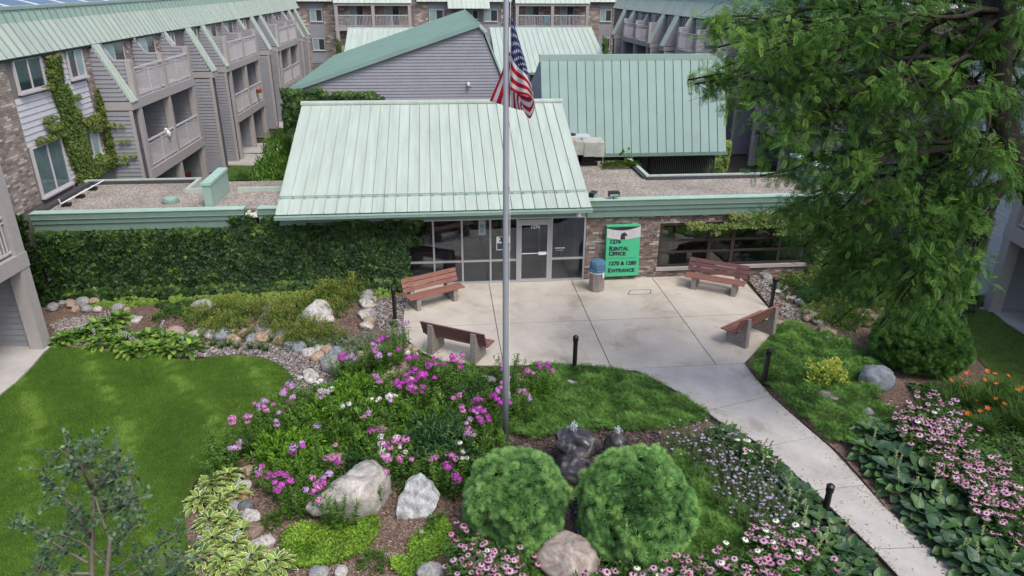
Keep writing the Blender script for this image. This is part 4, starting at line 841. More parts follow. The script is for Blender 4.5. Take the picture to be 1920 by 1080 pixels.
# control columns along the fly (hoist -> fly), each from the top edge to the bottom edge
FC = [[fpnt(958, 26, 0), fpnt(958, 98, 0), fpnt(957, 168, 0)],
      [fpnt(968, 58, .05), fpnt(968, 118, -.05), fpnt(971, 176, -.05)],
      [fpnt(978, 92, .02), fpnt(984, 134, -.12), fpnt(990, 180, -.12)],
      [fpnt(984, 112, .12), fpnt(996, 158, -.10), fpnt(1003, 197, -.10)],
      [fpnt(978, 118, .28), fpnt(992, 168, .10), fpnt(994, 222, -.02)],
      [fpnt(962, 104, .36), fpnt(974, 165, .26), fpnt(984, 212, .14)],
      [fpnt(953, 100, .42), fpnt(966, 160, .38), fpnt(984, 205, .30)],
      [fpnt(939, 140, .46), fpnt(964, 180, .44), fpnt(982, 206, .38)],
      [fpnt(918, 189, .46), fpnt(966, 204, .46), fpnt(982, 208, .42)]]
# 78 x 39 cells: star field 31 x 21 cells
NS, NT_ = 78, 39
grid = [[crom([crom(c, j / NT_) for c in FC], i / NS) + Vector((0, .02 * math.sin(i * .55 + j * .08), 0)) for j in range(NT_ + 1)] for i in range(NS + 1)]
vs_ = [grid[i][j] for i in range(NS + 1) for j in range(NT_ + 1)]; fs_ = []; mi_ = []
for i in range(NS):
    for j in range(NT_):
        a = i * (NT_ + 1) + j; fs_.append((a, a + 1, a + NT_ + 2, a + NT_ + 1)); mi_.append(2 if (i < 31 and j < 21) else (0 if (j // 3) % 2 == 0 else 1))
fl = thing('flag', 'United States flag hanging limp and folded from the flagpole', 'flag', (-.12, 12.49, 0))
mm = M(); mm.v = vs_; mm.f = fs_; mm.mi = mi_; fo = mm.build('cloth', [MT['fred'], MT['fwhite'], MT['fblue']], fl, smooth=True)
st = M()
for r_ in range(9):
    for c in range(6 if r_ % 2 == 0 else 5):
        ci = (1 + 2 * c + (r_ % 2)) * 31 / 12; cj = (1 + r_) * 21 / 10; pts = []
        for k in range(10):
            rr = 1.15 if k % 2 == 0 else .46; a = math.pi * k / 5
            s_, t_ = (ci + rr * math.sin(a)) / NS, (cj - rr * math.cos(a)) / NT_
            p = crom([crom(cc, min(max(t_, 0), 1)) for cc in FC], min(max(s_, 0), 1)) + Vector((0, .02 * math.sin(s_ * NS * .55 + t_ * NT_ * .08) - .006, 0)); pts.append(p)
        st.add(pts, [tuple(range(10))])
st.build('stars', MT['fwhite'], fl)
# ------------------------------------------------------------------ signs
def text(body, size, m, parent, loc, rot=(R(90), 0, 0), off=0.0, ext=.002, name='lettering', sx=1.0, align='LEFT'):
    c = bpy.data.curves.new('txt', 'FONT'); c.body = body; c.size = size; c.offset = off; c.extrude = ext; c.align_x = align; c.resolution_u = 3
    o = bpy.data.objects.new('txt', c); COL.objects.link(o); bpy.context.view_layer.update()
    me = bpy.data.meshes.new_from_object(o.evaluated_get(bpy.context.evaluated_depsgraph_get())); bpy.data.objects.remove(o); me.materials.clear(); me.materials.append(m); me.name = name
    r = inst(name, me, parent, loc, rot); r.scale = (sx, 1, 1); return r
MT['sign_green'] = mat('sign_green', (.07, .48, .25), rough=.5, var=.04); MT['sign_white'] = mat('sign_white', (.55, .54, .55), rough=.6); MT['ink'] = mat('ink', (.03, .035, .05), rough=.6)
SG = thing('entrance_sign', 'green board reading 1276 Rental Office, 1270 & 1280 Entrance, on the brick wall', 'sign', Cw(2.83, -.12, .2), CY)
M().hexa([(-.53, -.07, 0), (.57, -.07, .02), (.57, .1, .02), (-.53, .1, 0), (-.56, -.07, 1.66), (.53, -.07, 1.7), (.53, .1, 1.7), (-.56, .1, 1.66)]).build('board', MT['sign_green'], SG)
m = M(); n = 14
top = [(-.56 + 1.09 * k / n, 1.655 + .045 * k / n - .10 * math.sin(math.pi * k / n)) for k in range(n + 1)]; bot = [(-.545 + 1.09 * k / n, 1.35 + .0 * k - .085 * math.sin(math.pi * k / n)) for k in range(n + 1)]
for k in range(n): m.quad((bot[k][0], -.078, bot[k][1]), (bot[k + 1][0], -.078, bot[k + 1][1]), (top[k + 1][0], -.085, top[k + 1][1]), (top[k][0], -.085, top[k][1]))
m.build('white_band', MT['sign_white'], SG)
m = M(); m.add([(-.55, -.074, 1.66)] + [(a, -.074, b + .002) for a, b in top] + [(.53, -.074, 1.70)], [tuple(range(n + 3))]); m.build('shadow_slot', MT['ink'], SG); M().box(-.56, .53, -.08, .09, 1.70, 1.73).build('top_edge', MT['sign_green'], SG)
# horse-head emblem
hh = [(-.10, 0), (-.11, .09), (-.09, .15), (-.105, .17), (-.06, .19), (-.05, .22), (-.02, .21), (0, .24), (.02, .22), (.05, .235), (.055, .205), (.08, .185), (.1, .15), (.12, .125), (.105, .10), (.085, .105), (.055, .13), (.05, .10), (.03, .08), (.045, .05), (.06, .0)]
M().add([(x, -.087, 1.28 + z) for x, z in hh], [tuple(range(len(hh)))]).build('horse_emblem', MT['ink'], SG)
def sc_text(parts, x, z):   # small-cap line: list of (string, size)
    for s_, sz, dx in parts: text(s_, sz, MT['ink'], SG, (x + dx, -.074, z), off=.009, sx=1.0)
sc_text([('1276', .185, 0)], -.45, 1.145)
sc_text([('R', .205, 0), ('ENTAL', .165, .135)], -.45, .905); sc_text([('O', .205, 0), ('FFICE', .165, .155)], -.455, .73)
M().box(-.49, .47, -.076, -.0735, .63, .637).build('rule', MT['ink'], SG)
sc_text([('1270 & 1280', .178, 0)], -.445, .40); sc_text([('E', .195, 0), ('NTRANCE', .162, .125)], -.45, .155)
# door number, notice and window stickers: parts of the building
text('1276', .15, MT['white'], EB, (-.14, -.025, 1.86), off=.003, name='door_number')
wl_ = M()
for k in range(9): x = .66 + k * .036; wl_.prism([(x, -.004, 1.16), (x + .02, -.004, 1.16), (x + .034, -.004, 1.195), (x + .014, -.004, 1.195)], (0, .003, 0))
for k in range(6): x = .70 + k * .04; wl_.prism([(x, -.004, 1.095), (x + .028, -.004, 1.095), (x + .034, -.004, 1.108), (x + .006, -.004, 1.108)], (0, .003, 0))
wl_.build('window_lettering', MT['white'], EB)
NB = part('notice_plate', MT['pane_light'], M().box(-1.76, -1.58, -.062, -.052, 1.72, 2.16)); M().box(-1.775, -1.565, -.0515, -.03, 1.70, 2.18).build('frame', MT['alu'], NB)
rg = M(); 
for k in range(16):
    a0_, a1_ = 2 * math.pi * k / 16, 2 * math.pi * (k + 1) / 16; P_ = lambda a, r: (-1.67 + r * math.cos(a), -.0635, 2.0 + r * math.sin(a)); rg.quad(P_(a0_, .045), P_(a1_, .045), P_(a1_, .06), P_(a0_, .06))
rg.quad((-1.715, -.0635, 2.03), (-1.705, -.0635, 2.04), (-1.625, -.0635, 1.97), (-1.635, -.0635, 1.96)); rg.build('no_smoking_ring', MT['ink'], NB)
for k in range(4): M().box(-1.73, -1.61, -.0635, -.0625, 1.78 + k * .035, 1.79 + k * .035).build('text_line', MT['ink'], NB)
HS = part('horse_sticker', MT['white'], M().box(-1.22, -.80, -.012, -.008, 1.40, 1.62).box(-1.22, -1.20, -.012, -.008, 1.17, 1.398).box(-1.198, -.802, -.012, -.008, 1.17, 1.19).box(-.80, -.78, -.012, -.008, 1.17, 1.62))
hp = [(-.04, 0), (-.09, .02), (-.12, -.03), (-.135, -.02), (-.11, .06), (-.07, .09), (-.08, .13), (-.12, .12), (-.13, .15), (-.07, .19), (-.02, .18), (.03, .12), (.08, .08), (.14, .04), (.2, .06), (.15, -.01), (.1, -.04), (.12, -.12), (.09, -.13), (.05, -.05), (0, -.03), (.02, -.13), (-.01, -.13)]
M().add([(-1.02 + x * .9, -.014, 1.45 + z * .85) for x, z in hp], [tuple(range(len(hp)))]).build('horse_emblem', MT['ink'], HS)
mt_ = thing('door_mat', 'large black mat on the lobby floor behind the glass door', 'mat', Cw(-.25, .95, .049), CY); M().box(-.75, .65, -.75, .75, 0, .015).build('mat', MT['dark'], mt_)
# ================================================================== stones, plants, trees
REG = []          # (object, short description) labelled at the end from what stands nearest
def reg(o, desc, cat_, group): o['category'] = cat_; o['group'] = group; REG.append((o, desc, group)); return o
LMK = [('flagpole', (-.12, 12.49)), ('big pale boulder', (-2.9, 11.0)), ('angular white rock', (-1.75, 10.7)), ('left round pine', (.1, 10.1)), ('right round pine', (2.15, 9.9)), ('fountain rock', (1.2, 12.1)),
       ('bench by the glass', (-2.38, 19.6)), ('bench facing the door', (-1.42, 16.4)), ('maroon bench', (6.4, 20.7)), ('right patio bench', (6.6, 17.4)), ('lowest bollard', (5.76, 10.36)), ('yellow shrub', (7.4, 14.6)),
       ('left grey column', (-12.2, 16.9)), ('white rock among spireas', (-5.2, 17.6)), ('left patio bollard', (-3.37, 18.5)), ('dark right pine', (10.3, 16.3)), ('striped flat rock', (7.3, 14.1)), ('speckled boulder', (.96, 9.3)), ('young tree', (-3.9, 5.4)),
       ('red edging stone', (-5.2, 10.9)), ('grey faceted boulder', (8.98, 15.4))]
# ---- stones
def rockmesh(name, seed, size, m, facets=0, sub=3, rough=.06, flat=.0):
    import bmesh
    rs = np.random.RandomState(seed); bm = bmesh.new(); bmesh.ops.create_icosphere(bm, subdivisions=sub, radius=1.0)
    pl = nrm(rs.randn(facets, 3)) if facets else None; pd = rs.uniform(.62, .92, facets) if facets else None; off = Vector(rs.rand(3) * 40)
    for v in bm.verts:
        d = np.array(v.co); r = 1.0
        if facets:
            dt = pl @ d; k = dt > .05
            if k.any(): r = min(r, float((pd[k] / dt[k]).min()))
        nz = noise.fractal(Vector(d) * 1.6 + off, 1.0, 2.2, 4) * rough * 2.2 + noise.fractal(Vector(d) * 6 + off, .8, 2.2, 5) * rough * (1.1 if sub > 3 else .5)
        v.co = Vector(d * (r + nz)); v.co.x *= size[0]; v.co.y *= size[1]; v.co.z = max(v.co.z, -.55) * size[2]
    me = bpy.data.meshes.new(name); bm.to_mesh(me); bm.free(); me.materials.append(m); me.polygons.foreach_set('use_smooth', [facets == 0 or sub > 3] * len(me.polygons)); return me
def stonemat(name, c, c2=None, veins=True):
    m, nt, b = newmat(name); tc = nd(nt, 'ShaderNodeTexCoord')
    n1 = nd(nt, 'ShaderNodeTexNoise'); n1.inputs['Scale'].default_value = 2.6; n1.inputs['Detail'].default_value = 8; n1.inputs['Distortion'].default_value = 1.6; nt.links.new(tc.outputs['Object'], n1.inputs['Vector'])
    lo = tuple(x * .55 for x in c); hi = c2 or tuple(min(1, x * 1.25) for x in c)
    r = ramp(nt, [(.32, lo), (.5, c), (.68, hi)], n1.outputs['Fac'])
    n2 = nd(nt, 'ShaderNodeTexNoise'); n2.inputs['Scale'].default_value = 22; n2.inputs['Detail'].default_value = 5; nt.links.new(tc.outputs['Object'], n2.inputs['Vector'])
    g_ = ramp(nt, [(.35, (.7, .7, .7)), (.6, (1, 1, 1))], n2.outputs['Fac']); mx = nd(nt, 'ShaderNodeMix'); mx.data_type = 'RGBA'; mx.blend_type = 'MULTIPLY'; mx.inputs[0].default_value = .8
    nt.links.new(r.outputs[0], mx.inputs[6]); nt.links.new(g_.outputs[0], mx.inputs[7]); nt.links.new(mx.outputs[2], b.inputs['Base Color']); b.inputs['Roughness'].default_value = .85
    bp = nd(nt, 'ShaderNodeBump'); bp.inputs['Strength'].default_value = .6; bp.inputs['Distance'].default_value = .03; nt.links.new(n1.outputs['Fac'], bp.inputs['Height']); nt.links.new(bp.outputs[0], b.inputs['Normal']); return m
SM = dict(grey=stonemat('stone_grey', (.30, .30, .30)), white=stonemat('stone_white', (.48, .46, .43), (.62, .60, .58)), tan=stonemat('stone_tan', (.40, .30, .22)), pink=stonemat('stone_pink', (.40, .29, .25)), dark=stonemat('stone_dark', (.13, .14, .15)), red=stonemat('stone_red', (.32, .12, .09)), brown=stonemat('stone_brown', (.22, .16, .12)), blue=stonemat('stone_blue', (.24, .27, .30)))
ROCKS = {k: [rockmesh('stone', 10 + i * 7 + sum(map(ord, k)), (.5, .42, .36), SM[k], 0 if i % 2 else 9, 3, .05) for i in range(3)] for k in SM}
cname = dict(grey='grey', white='whitish', tan='tan', pink='pinkish', dark='dark grey', red='red', brown='brown', blue='bluish')
def stone(px, py, wpx, k, grp='stones edging the beds', desc=None, var=None, asp=1.0):
    P = G(px, py); dep = P.y * math.cos(PITCH) + CAMH * math.sin(PITCH); wd = wpx * dep / FPX
    o = inst('edging_stone', random.choice(ROCKS[k]), None, (P.x, P.y, wd * .15), (random.uniform(-.2, .2), random.uniform(-.2, .2), random.uniform(0, 6.3)), (wd * 1.0, wd * asp, wd * .95))
    return reg(o, desc or (cname[k] + ' rounded stone'), 'stone', grp)
for row in ('100 580 24 grey|120 573 20 grey|136 574 26 pink|157 571 28 grey|181 569 26 tan|142 584 20 tan|165 583 22 grey|184 583 18 white|223 581 24 grey|234 587 22 tan|246 600 20 white|258 603 22 white|328 630 36 pink|308 625 18 tan|370 631 32 white|397 630 30 white|418 632 32 blue|440 629 24 tan|438 640 28 tan|457 627 22 pink|471 620 20 pink|472 637 26 blue|492 638 28 tan|510 629 30 white|529 631 30 grey|544 635 24 brown|559 638 26 brown|527 643 30 tan|581 646 26 grey|546 651 24 blue|562 656 30 blue|581 665 26 white|597 657 28 white|615 664 34 tan|597 673 28 tan|611 679 26 grey|628 671 40 blue|625 692 48 grey|643 692 28 blue|583 712 40 white|700 546 20 tan|690 556 26 grey|687 563 24 grey|701 561 12 tan|687 575 32 white|698 576 16 white|693 585 20 pink|684 594 30 white|696 593 22 grey|692 606 24 tan|688 615 26 white|484 866 30 brown|468 886 26 tan|460 912 24 white|442 952 24 grey|450 974 22 blue|453 936 28 red|461 954 30 dark|471 976 40 white|477 1001 38 brown|493 1024 42 white|503 1045 30 pink|484 1046 24 grey|598 1080 38 grey|807 1082 50 grey|737 720 48 tan|710 662 30 grey|677 672 26 pink|873 700 18 blue|905 713 22 white|923 716 20 grey|965 718 24 white|980 726 20 white|1437 524 22 grey|1455 538 20 grey|1466 544 22 grey|1476 556 20 pink|1486 560 18 white|1497 569 18 grey|1459 550 20 white|1469 560 18 pink|1514 590 20 grey|1523 593 18 grey|1515 600 22 pink|1534 608 20 white|1544 622 22 brown|1553 629 28 tan|1551 636 18 grey|1460 613 26 pink|1636 599 20 grey|1624 778 26 grey|1635 796 28 blue|640 1075 26 white|1752 695 34 grey|1865 985 34 grey|755 700 40 pink|790 1000 12 grey').split('|'):
    a = row.split(); stone(int(a[0]), int(a[1]), int(a[2]) * 1.12, a[3])
# the named boulders
def boulder(label, P, size, rz, m, seed, facets=9, tilt=(0, 0), rough=.05, name='boulder'):
    o = inst(name, rockmesh(name, seed, size, m, facets, 4, rough), None, P, (tilt[0], tilt[1], rz)); return tag(o, label, 'boulder')
SM['marble'] = stonemat('stone_marble', (.50, .51, .53), (.66, .67, .70)); SM['granite'] = stonemat('stone_granite', (.43, .41, .38), (.58, .56, .53)); SM['gneiss'] = stonemat('stone_gneiss', (.35, .30, .27), (.50, .45, .42))
boulder('big pale grey boulder among the phlox, widest of the rocks', G(660, 930, .25), (.80, .52, .62), R(30), SM['granite'], 5, 12, (0, R(-10)))
def slabrock():
    import bmesh
    bm = bmesh.new(); fr_ = [(-.39, 0), (-.1, -.05), (.27, 0), (.45, .36), (.30, .62), (.10, .80), (-.14, .72), (-.36, .34)]
    for x, z in fr_: bm.verts.new((x, -.28 + z * .42, z)); bm.verts.new((x * .72, .16 + z * .22, z * .82)); bm.verts.new((x * 1.03, -.10 + z * .36, z * .96))
    bmesh.ops.convex_hull(bm, input=bm.verts); bmesh.ops.triangulate(bm, faces=bm.faces); bmesh.ops.subdivide_edges(bm, edges=bm.edges, cuts=7, use_grid_fill=True)
    for v in bm.verts: d = v.co * 3.2; v.co += v.normal * (noise.fractal(d, .9, 2.1, 5) * .035 + .012 * math.sin(v.co.z * 26 + v.co.x * 9 + 2 * noise.noise(d)))
    me = bpy.data.meshes.new('boulder'); bm.to_mesh(me); bm.free(); me.materials.append(SM['marble']); return me
tag(inst('boulder', slabrock(), None, G(781, 966, -.03) + Vector((0, .12, 0)), (0, 0, R(6)), (.92, .92, .92)), 'angular white marbled rock with a flat leaning face', 'boulder')
boulder('pinkish rock tucked behind the big pale boulder', G(628, 872, .12), (.33, .28, .26), R(20), SM['pink'], 31, 8)
boulder('speckled brown boulder at the bottom between the round pines', G(1066, 1052, .2), (.52, .45, .52), R(0), SM['gneiss'], 8, 7)
boulder('white rock showing through the spireas by the ivy', G(592, 588, .15), (.48, .4, .42), R(10), SM['white'], 41, 9)
boulder('small white rock at the foot of the spireas', G(610, 600, .03), (.28, .2, .15), 0, SM['white'], 43, 9)
boulder('low pale rock in front of the ivy, far left bed', G(383, 572, .1), (.38, .24, .17), R(8), SM['grey'], 47, 8)
boulder('grey faceted boulder by the dark right pine', G(1643, 712, .15), (.42, .36, .42), R(0), SM['blue'], 53, 8)
boulder('striped flat rock lying in the right ground cover', G(1555, 745, .05), (.34, .2, .14), R(-20), SM['gneiss'], 59, 10)
boulder('tan angular rock in the mulch under the tree', G(1622, 592, .08), (.36, .26, .2), 0, SM['tan'], 61, 8)
boulder('small flat pale stone sunk in the middle ground cover', G(1078, 720, .03), (.3, .12, .07), R(-30), SM['white'], 63, 8)
boulder('white flat stone in the bed under the tree', G(1583, 510, .08), (.34, .22, .14), 0, SM['white'], 65, 8)
boulder('pale flat stone at the back of the bed under the tree', G(1618, 520, .08), (.24, .2, .14), 0, SM['white'], 67, 8)
boulder('wide flat tan rock at the patio corner by the phlox', G(750, 655, .04), (.5, .3, .14), R(5), SM['pink'], 68, 8)
# fountain
SM['wet'] = stonemat('stone_wet', (.055, .055, .065), (.26, .24, .23)); SM['wet'].node_tree.nodes['Principled BSDF'].inputs['Roughness'].default_value = .3
fo_ = thing('fountain', 'dark layered bubbling rock fountain behind the two round pines', 'fountain', G(1075, 880, 0))
for k, (x, y, z, sx, sy, sz, sd) in enumerate(((0, .1, .55, .5, .4, .3, 70), (.03, -.05, .25, .42, .38, .4, 71), (-.05, -.35, .15, .36, .3, .45, 74))):
    inst('rock', rockmesh('rock', sd, (sx, sy, sz), SM['wet'], 12, 4, .06), fo_, (x, y, z), (0, 0, k * .8))
MT['water'] = mat('water', (.55, .62, .68), rough=.08, spec=.8, var=.1)
def jet(par, x, y, z, h):
    n = 90; P = np.stack([x + RS.randn(n) * .018 * (1 + 2 * rnd(n)), y + RS.randn(n) * .018 * (1 + 2 * rnd(n)), z + rnd(n, 0, h) ** 1], 1); T = [(-.5, 0, 0), (.5, 0, 0), (0, 1, 0), (0, .4, .5)]
    V, F, t = scat(T, [(0, 1, 2), (0, 3, 1), (1, 3, 2), (2, 3, 0)], P, sph(n) + UPV, sph(n), rnd(n, .02, .04)); inst('water_jet', fastmesh('water_jet', V, F, MT['water'], t), par)
    M().tube([(x, y, z - .05), (x, y, z + h * .7)], [.03, .015], 8).build('water_core', MT['water'], par, smooth=True)
jet(fo_, -.02, .15, .84, .16)
f2 = thing('fountain', 'smaller dark bubbling stone beside the fountain, behind the right round pine', 'fountain', G(1152, 865, 0)); inst('rock', rockmesh('rock', 77, (.26, .24, .5), SM['wet'], 10, 4, .05), f2, (0, 0, .25)); jet(f2, .02, 0, .68, .14)
MT['pool'] = mat('pool_water', (.012, .014, .014), rough=.05, spec=.8, var=.3)
pool = smooth(g((1062, 900), (1105, 895), (1120, 940), (1105, 990), (1140, 1020), (1210, 1045), (1190, 1075), (1130, 1065), (1085, 1010), (1065, 950)), 2); sheet('water', pool, MT['pool'], .012)
# ---- loose pebbles and bark
import bmesh as _bm
_b = _bm.new(); _bm.ops.create_icosphere(_b, subdivisions=1, radius=.5); ICO = ([tuple(v.co * (1 + .12 * math.sin(v.index * 7))) for v in _b.verts], [tuple(v.index for v in f.verts) for f in _b.faces]); _b.free()
MT['pebble'] = leafmat('pebble', [(.06, .055, .055), (.17, .15, .145), (.10, .09, .095), (.30, .27, .25), (.22, .165, .14), (.44, .42, .39), (.14, .135, .15)], rough=.8, trans=0)
MT['pebble_dark'] = leafmat('pebble_wet', [(.02, .018, .018), (.09, .06, .05), (.04, .035, .035), (.16, .11, .09), (.03, .03, .03)], rough=.45, trans=0)
MT['chip'] = leafmat('bark_chip', [(.07, .045, .035), (.17, .11, .085), (.30, .225, .18), (.12, .08, .06), (.40, .33, .29)], rough=.95, trans=0)
def pebbles(poly, n, a, b, m, z=.015, name='river_pebbles'):
    P = fill(poly, n); P = np.column_stack([P, np.full(n, z) + rnd(n, 0, .015)]); S = rnd(n, a, b)[:, None] * np.stack([rnd(n, .9, 1.4), rnd(n, .7, 1), rnd(n, .45, .75)], 1)
    h = np.stack([np.cos(th := rnd(n, 0, 6.3)), np.sin(th), rnd(n, -.2, .2)], 1)
    V, F, t = scat(ICO[0], ICO[1], P, h, UPV + sph(n) * .2, S); o = inst(name, fastmesh(name, V, F, m, t, smooth=True)); o['kind'] = 'stuff'
CHIP = ([(-.5, -.5, 0), (.5, -.5, 0), (.4, .5, .1), (-.5, .45, .05)], [(0, 1, 2), (0, 2, 3)])
def chips(poly, n, name='bark_chips'):
    P = fill(poly, n); P = np.column_stack([P, rnd(n, .002, .03)]); S = np.stack([rnd(n, .008, .018), rnd(n, .03, .075), np.full(n, .02)], 1); th = rnd(n, 0, 6.3)
    V, F, t = scat(CHIP[0], CHIP[1], P, np.stack([np.cos(th), np.sin(th), rnd(n, -.3, .3)], 1), UPV + sph(n) * .45, S); o = inst(name, fastmesh(name, V, F, MT['chip'], t)); o['kind'] = 'stuff'
pebbles(creek, 6500, .035, .085, MT['pebble']); pebbles(creek2, 1500, .035, .08, MT['pebble']); pebbles(creek3, 1100, .04, .09, MT['pebble']); pebbles(creek4, 700, .04, .08, MT['pebble']); pebbles(gap_strip, 900, .04, .08, MT['pebble'])
pebbles(creek5, 5000, .03, .07, MT['pebble_dark'])
chips(g((470, 860), (560, 850), (640, 900), (880, 860), (1000, 830), (880, 950), (860, 1100), (500, 1100), (455, 950)), 26000); chips(g((150, 590), (240, 560), (420, 552), (480, 560), (700, 555), (700, 640), (480, 640), (300, 650)), 24000)
chips(g((1560, 590), (1720, 590), (1720, 660), (1600, 660), (1540, 620)), 4000)
for e_, n_ in ((walkL, 420), (walkR, 520)):
    k_ = RS.randint(0, len(e_) - 2, n_); f_ = rnd(n_); A_ = np.array(e_); P_ = A_[k_] * (1 - f_)[:, None] + A_[k_ + 1] * f_[:, None]; P_[:, 0] += (1 if e_ is walkL else -1) * rnd(n_) ** 3 * .35
    th = rnd(n_, 0, 6.3); V, F, t = scat(CHIP[0], CHIP[1], np.column_stack([P_, np.full(n_, .056)]), np.stack([np.cos(th), np.sin(th), 0 * th], 1), UPV + sph(n_) * .2, np.stack([rnd(n_, .008, .02), rnd(n_, .015, .045), np.full(n_, .01)], 1)); o = inst('leaf_litter', fastmesh('leaf_litter', V, F, MT['chip'], t)); o['kind'] = 'stuff'
# ---- lawn blades
MT['grass'] = leafmat('grass', [(.043, .092, .012), (.072, .148, .019), (.105, .20, .028), (.18, .27, .055)], rough=.6, trans=.3)
BL1 = ([(-.5, 0, 0), (.5, 0, 0), (0, 1, .15)], [(0, 1, 2)])
def turf(poly, n, h=(.035, .06), name='grass', w=.006, stripes=True):
    P = fill(poly, n); s = np.sin((P[:, 0] * .82 + P[:, 1] * .57) * 3.9 + .6 * np.sin(P[:, 1] * 1.3)); q = np.array([noise.noise(Vector((x * .9, y * .9, 3))) + .6 * noise.noise(Vector((x * 4, y * 4, 8))) for x, y in P])
    lean = np.where(s > .25, 1, -1)[:, None] * np.array([.10, .14, 0]) if stripes else np.zeros((1, 3)); D = UPV + lean * (.6 + .5 * rnd(n)[:, None]) + RS.randn(n, 3) * [.35, .35, 0]
    t = np.clip(.40 + q * .28 + RS.randn(n) * .18 + (.20 * np.clip(s - .6, 0, 1) * np.clip(q * 3 + .8, 0, 2) * 3 + .03 * s if stripes else 0), 0, 1)  # mowing stripes: light caught by the leaning blades added to the tint
    S = np.stack([rnd(n, w, w * 2), rnd(n, *h), np.full(n, .03)], 1); th = rnd(n, 0, 6.3); V, F, tt = scat(BL1[0], BL1[1], np.column_stack([P, np.full(n, .01)]), D, np.stack([np.cos(th), np.sin(th), .2 + 0 * th], 1), S, t)
    o = inst(name, fastmesh(name, V, F, MT['grass'], tt)); o['kind'] = 'stuff'
turf(g((95, 652), (150, 653), (230, 664), (290, 670), (360, 678), (400, 670), (450, 668), (505, 675), (540, 693), (558, 720), (540, 748), (490, 785), (462, 815), (440, 850), (400, 875), (365, 905), (345, 950), (350, 1010), (365, 1060), (380, 1110), (-60, 1110), (-60, 790), (0, 744), (50, 703)), 330000)
turf(lawnR, 60000, stripes=False); turf(courtL, 30000, h=(.06, .1), w=.012, stripes=False)
# ---- ivy
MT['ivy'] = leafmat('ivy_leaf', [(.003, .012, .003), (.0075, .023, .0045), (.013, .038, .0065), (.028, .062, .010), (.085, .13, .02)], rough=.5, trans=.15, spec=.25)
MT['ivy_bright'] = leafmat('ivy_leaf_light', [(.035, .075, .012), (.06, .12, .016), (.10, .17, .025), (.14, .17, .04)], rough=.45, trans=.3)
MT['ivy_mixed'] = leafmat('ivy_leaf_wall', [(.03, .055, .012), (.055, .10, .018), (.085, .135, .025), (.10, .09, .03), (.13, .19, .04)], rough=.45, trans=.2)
def ivy(label, Mw, patches, m, size=(.09, .14), name='ivy', bulge=.16, up=.0):
    """patches: (x0,x1,z0,z1,count[,y]) on the plane y=0 of frame Mw, outward -y"""
    Ps = []; Ts = []
    for p in patches:
        x0, x1, z0, z1, n = p[:5]; yo = p[5] if len(p) > 5 else 0
        x = rnd(n, x0, x1); z = rnd(n, z0, z1)
        nz = np.array([noise.noise(Vector((a * 1.7, b * 1.7, 1.3))) + .5 * noise.noise(Vector((a * 5, b * 5, 9))) for a, b in zip(x, z)])
        edge = np.minimum(np.minimum(x - x0, x1 - x) / .18, np.minimum(z1 - z, (z - z0) + .3) / .14); keep = edge + nz * 1.2 > .25
        y = -(.03 + bulge * (.5 + .5 * nz) * np.clip(edge, 0, 1) + rnd(n, 0, .07)) + yo
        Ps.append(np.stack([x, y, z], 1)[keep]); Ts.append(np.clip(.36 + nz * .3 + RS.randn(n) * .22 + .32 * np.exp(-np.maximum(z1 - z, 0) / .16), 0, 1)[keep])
    P = np.concatenate(Ps); t = np.concatenate(Ts); n = len(P); D = np.stack([RS.randn(n) * .55, -.55 + RS.randn(n) * .25, -1 + RS.randn(n) * .35], 1); N = np.stack([RS.randn(n) * .35, -1 + 0 * t, .75 + RS.randn(n) * .3], 1)
    V, F, tt = scat(IVY[0], IVY[1], P, D, N, rnd(n, *size), t); o = inst(name, fastmesh(name, V, F, m, tt)); o.matrix_world = Mw; tag(o, label, 'ivy'); return o
CM = Matrix.Translation(CO) @ Matrix.Rotation(CY, 4, 'Z')
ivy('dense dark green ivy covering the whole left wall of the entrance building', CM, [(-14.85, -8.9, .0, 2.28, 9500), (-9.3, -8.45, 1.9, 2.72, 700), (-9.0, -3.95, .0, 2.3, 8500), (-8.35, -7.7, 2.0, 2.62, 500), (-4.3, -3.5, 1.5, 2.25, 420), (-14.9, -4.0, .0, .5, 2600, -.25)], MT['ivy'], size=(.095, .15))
ivy('bright green low creeper at the foot of the ivy wall', CM, [(-14.0, -4.3, .0, .22, 2200, -.42)], MT['ivy_bright'], size=(.07, .11), bulge=.5)
WLM = Matrix.Translation(LO) @ Matrix.Rotation(R(94.5), 4, 'Z') @ Matrix.Translation((0, 1.08, 0))
st_ = [(-15.35, -14.35, 5.9, 6.9, 900), (-15.3, -14.2, 5.0, 6.0, 1000), (-15.4, -13.9, 4.0, 5.1, 1400), (-15.3, -13.8, 3.3, 4.2, 1200), (-15.2, -13.2, 2.7, 3.4, 1300), (-14.2, -13.1, 4.2, 4.7, 380), (-13.3, -12.3, 4.1, 4.7, 480), (-12.75, -12.25, 4.4, 5.6, 420), (-12.7, -12.1, 2.75, 4.4, 900), (-13.6, -12.0, 2.7, 3.2, 700),
       (-16.3, -15.2, 4.65, 4.95, 160), (-17.0, -15.2, 4.38, 4.62, 230), (-16.4, -15.2, 4.95, 5.15, 110), (-15.9, -15.2, 5.85, 6.05, 70), (-14.4, -13.6, 5.3, 5.5, 70), (-14.0, -13.2, 3.0, 3.3, 160)]
ivy('ivy climbing the window wall of the left wing in a broad green column', WLM, st_, MT['ivy_mixed'], size=(.07, .11), bulge=.12)
SWM = Matrix.Translation(LO) @ Matrix.Rotation(R(94.5), 4, 'Z') @ Matrix.Translation((-12.29, 1.1, 0)) @ Matrix.Rotation(R(-90), 4, 'Z')
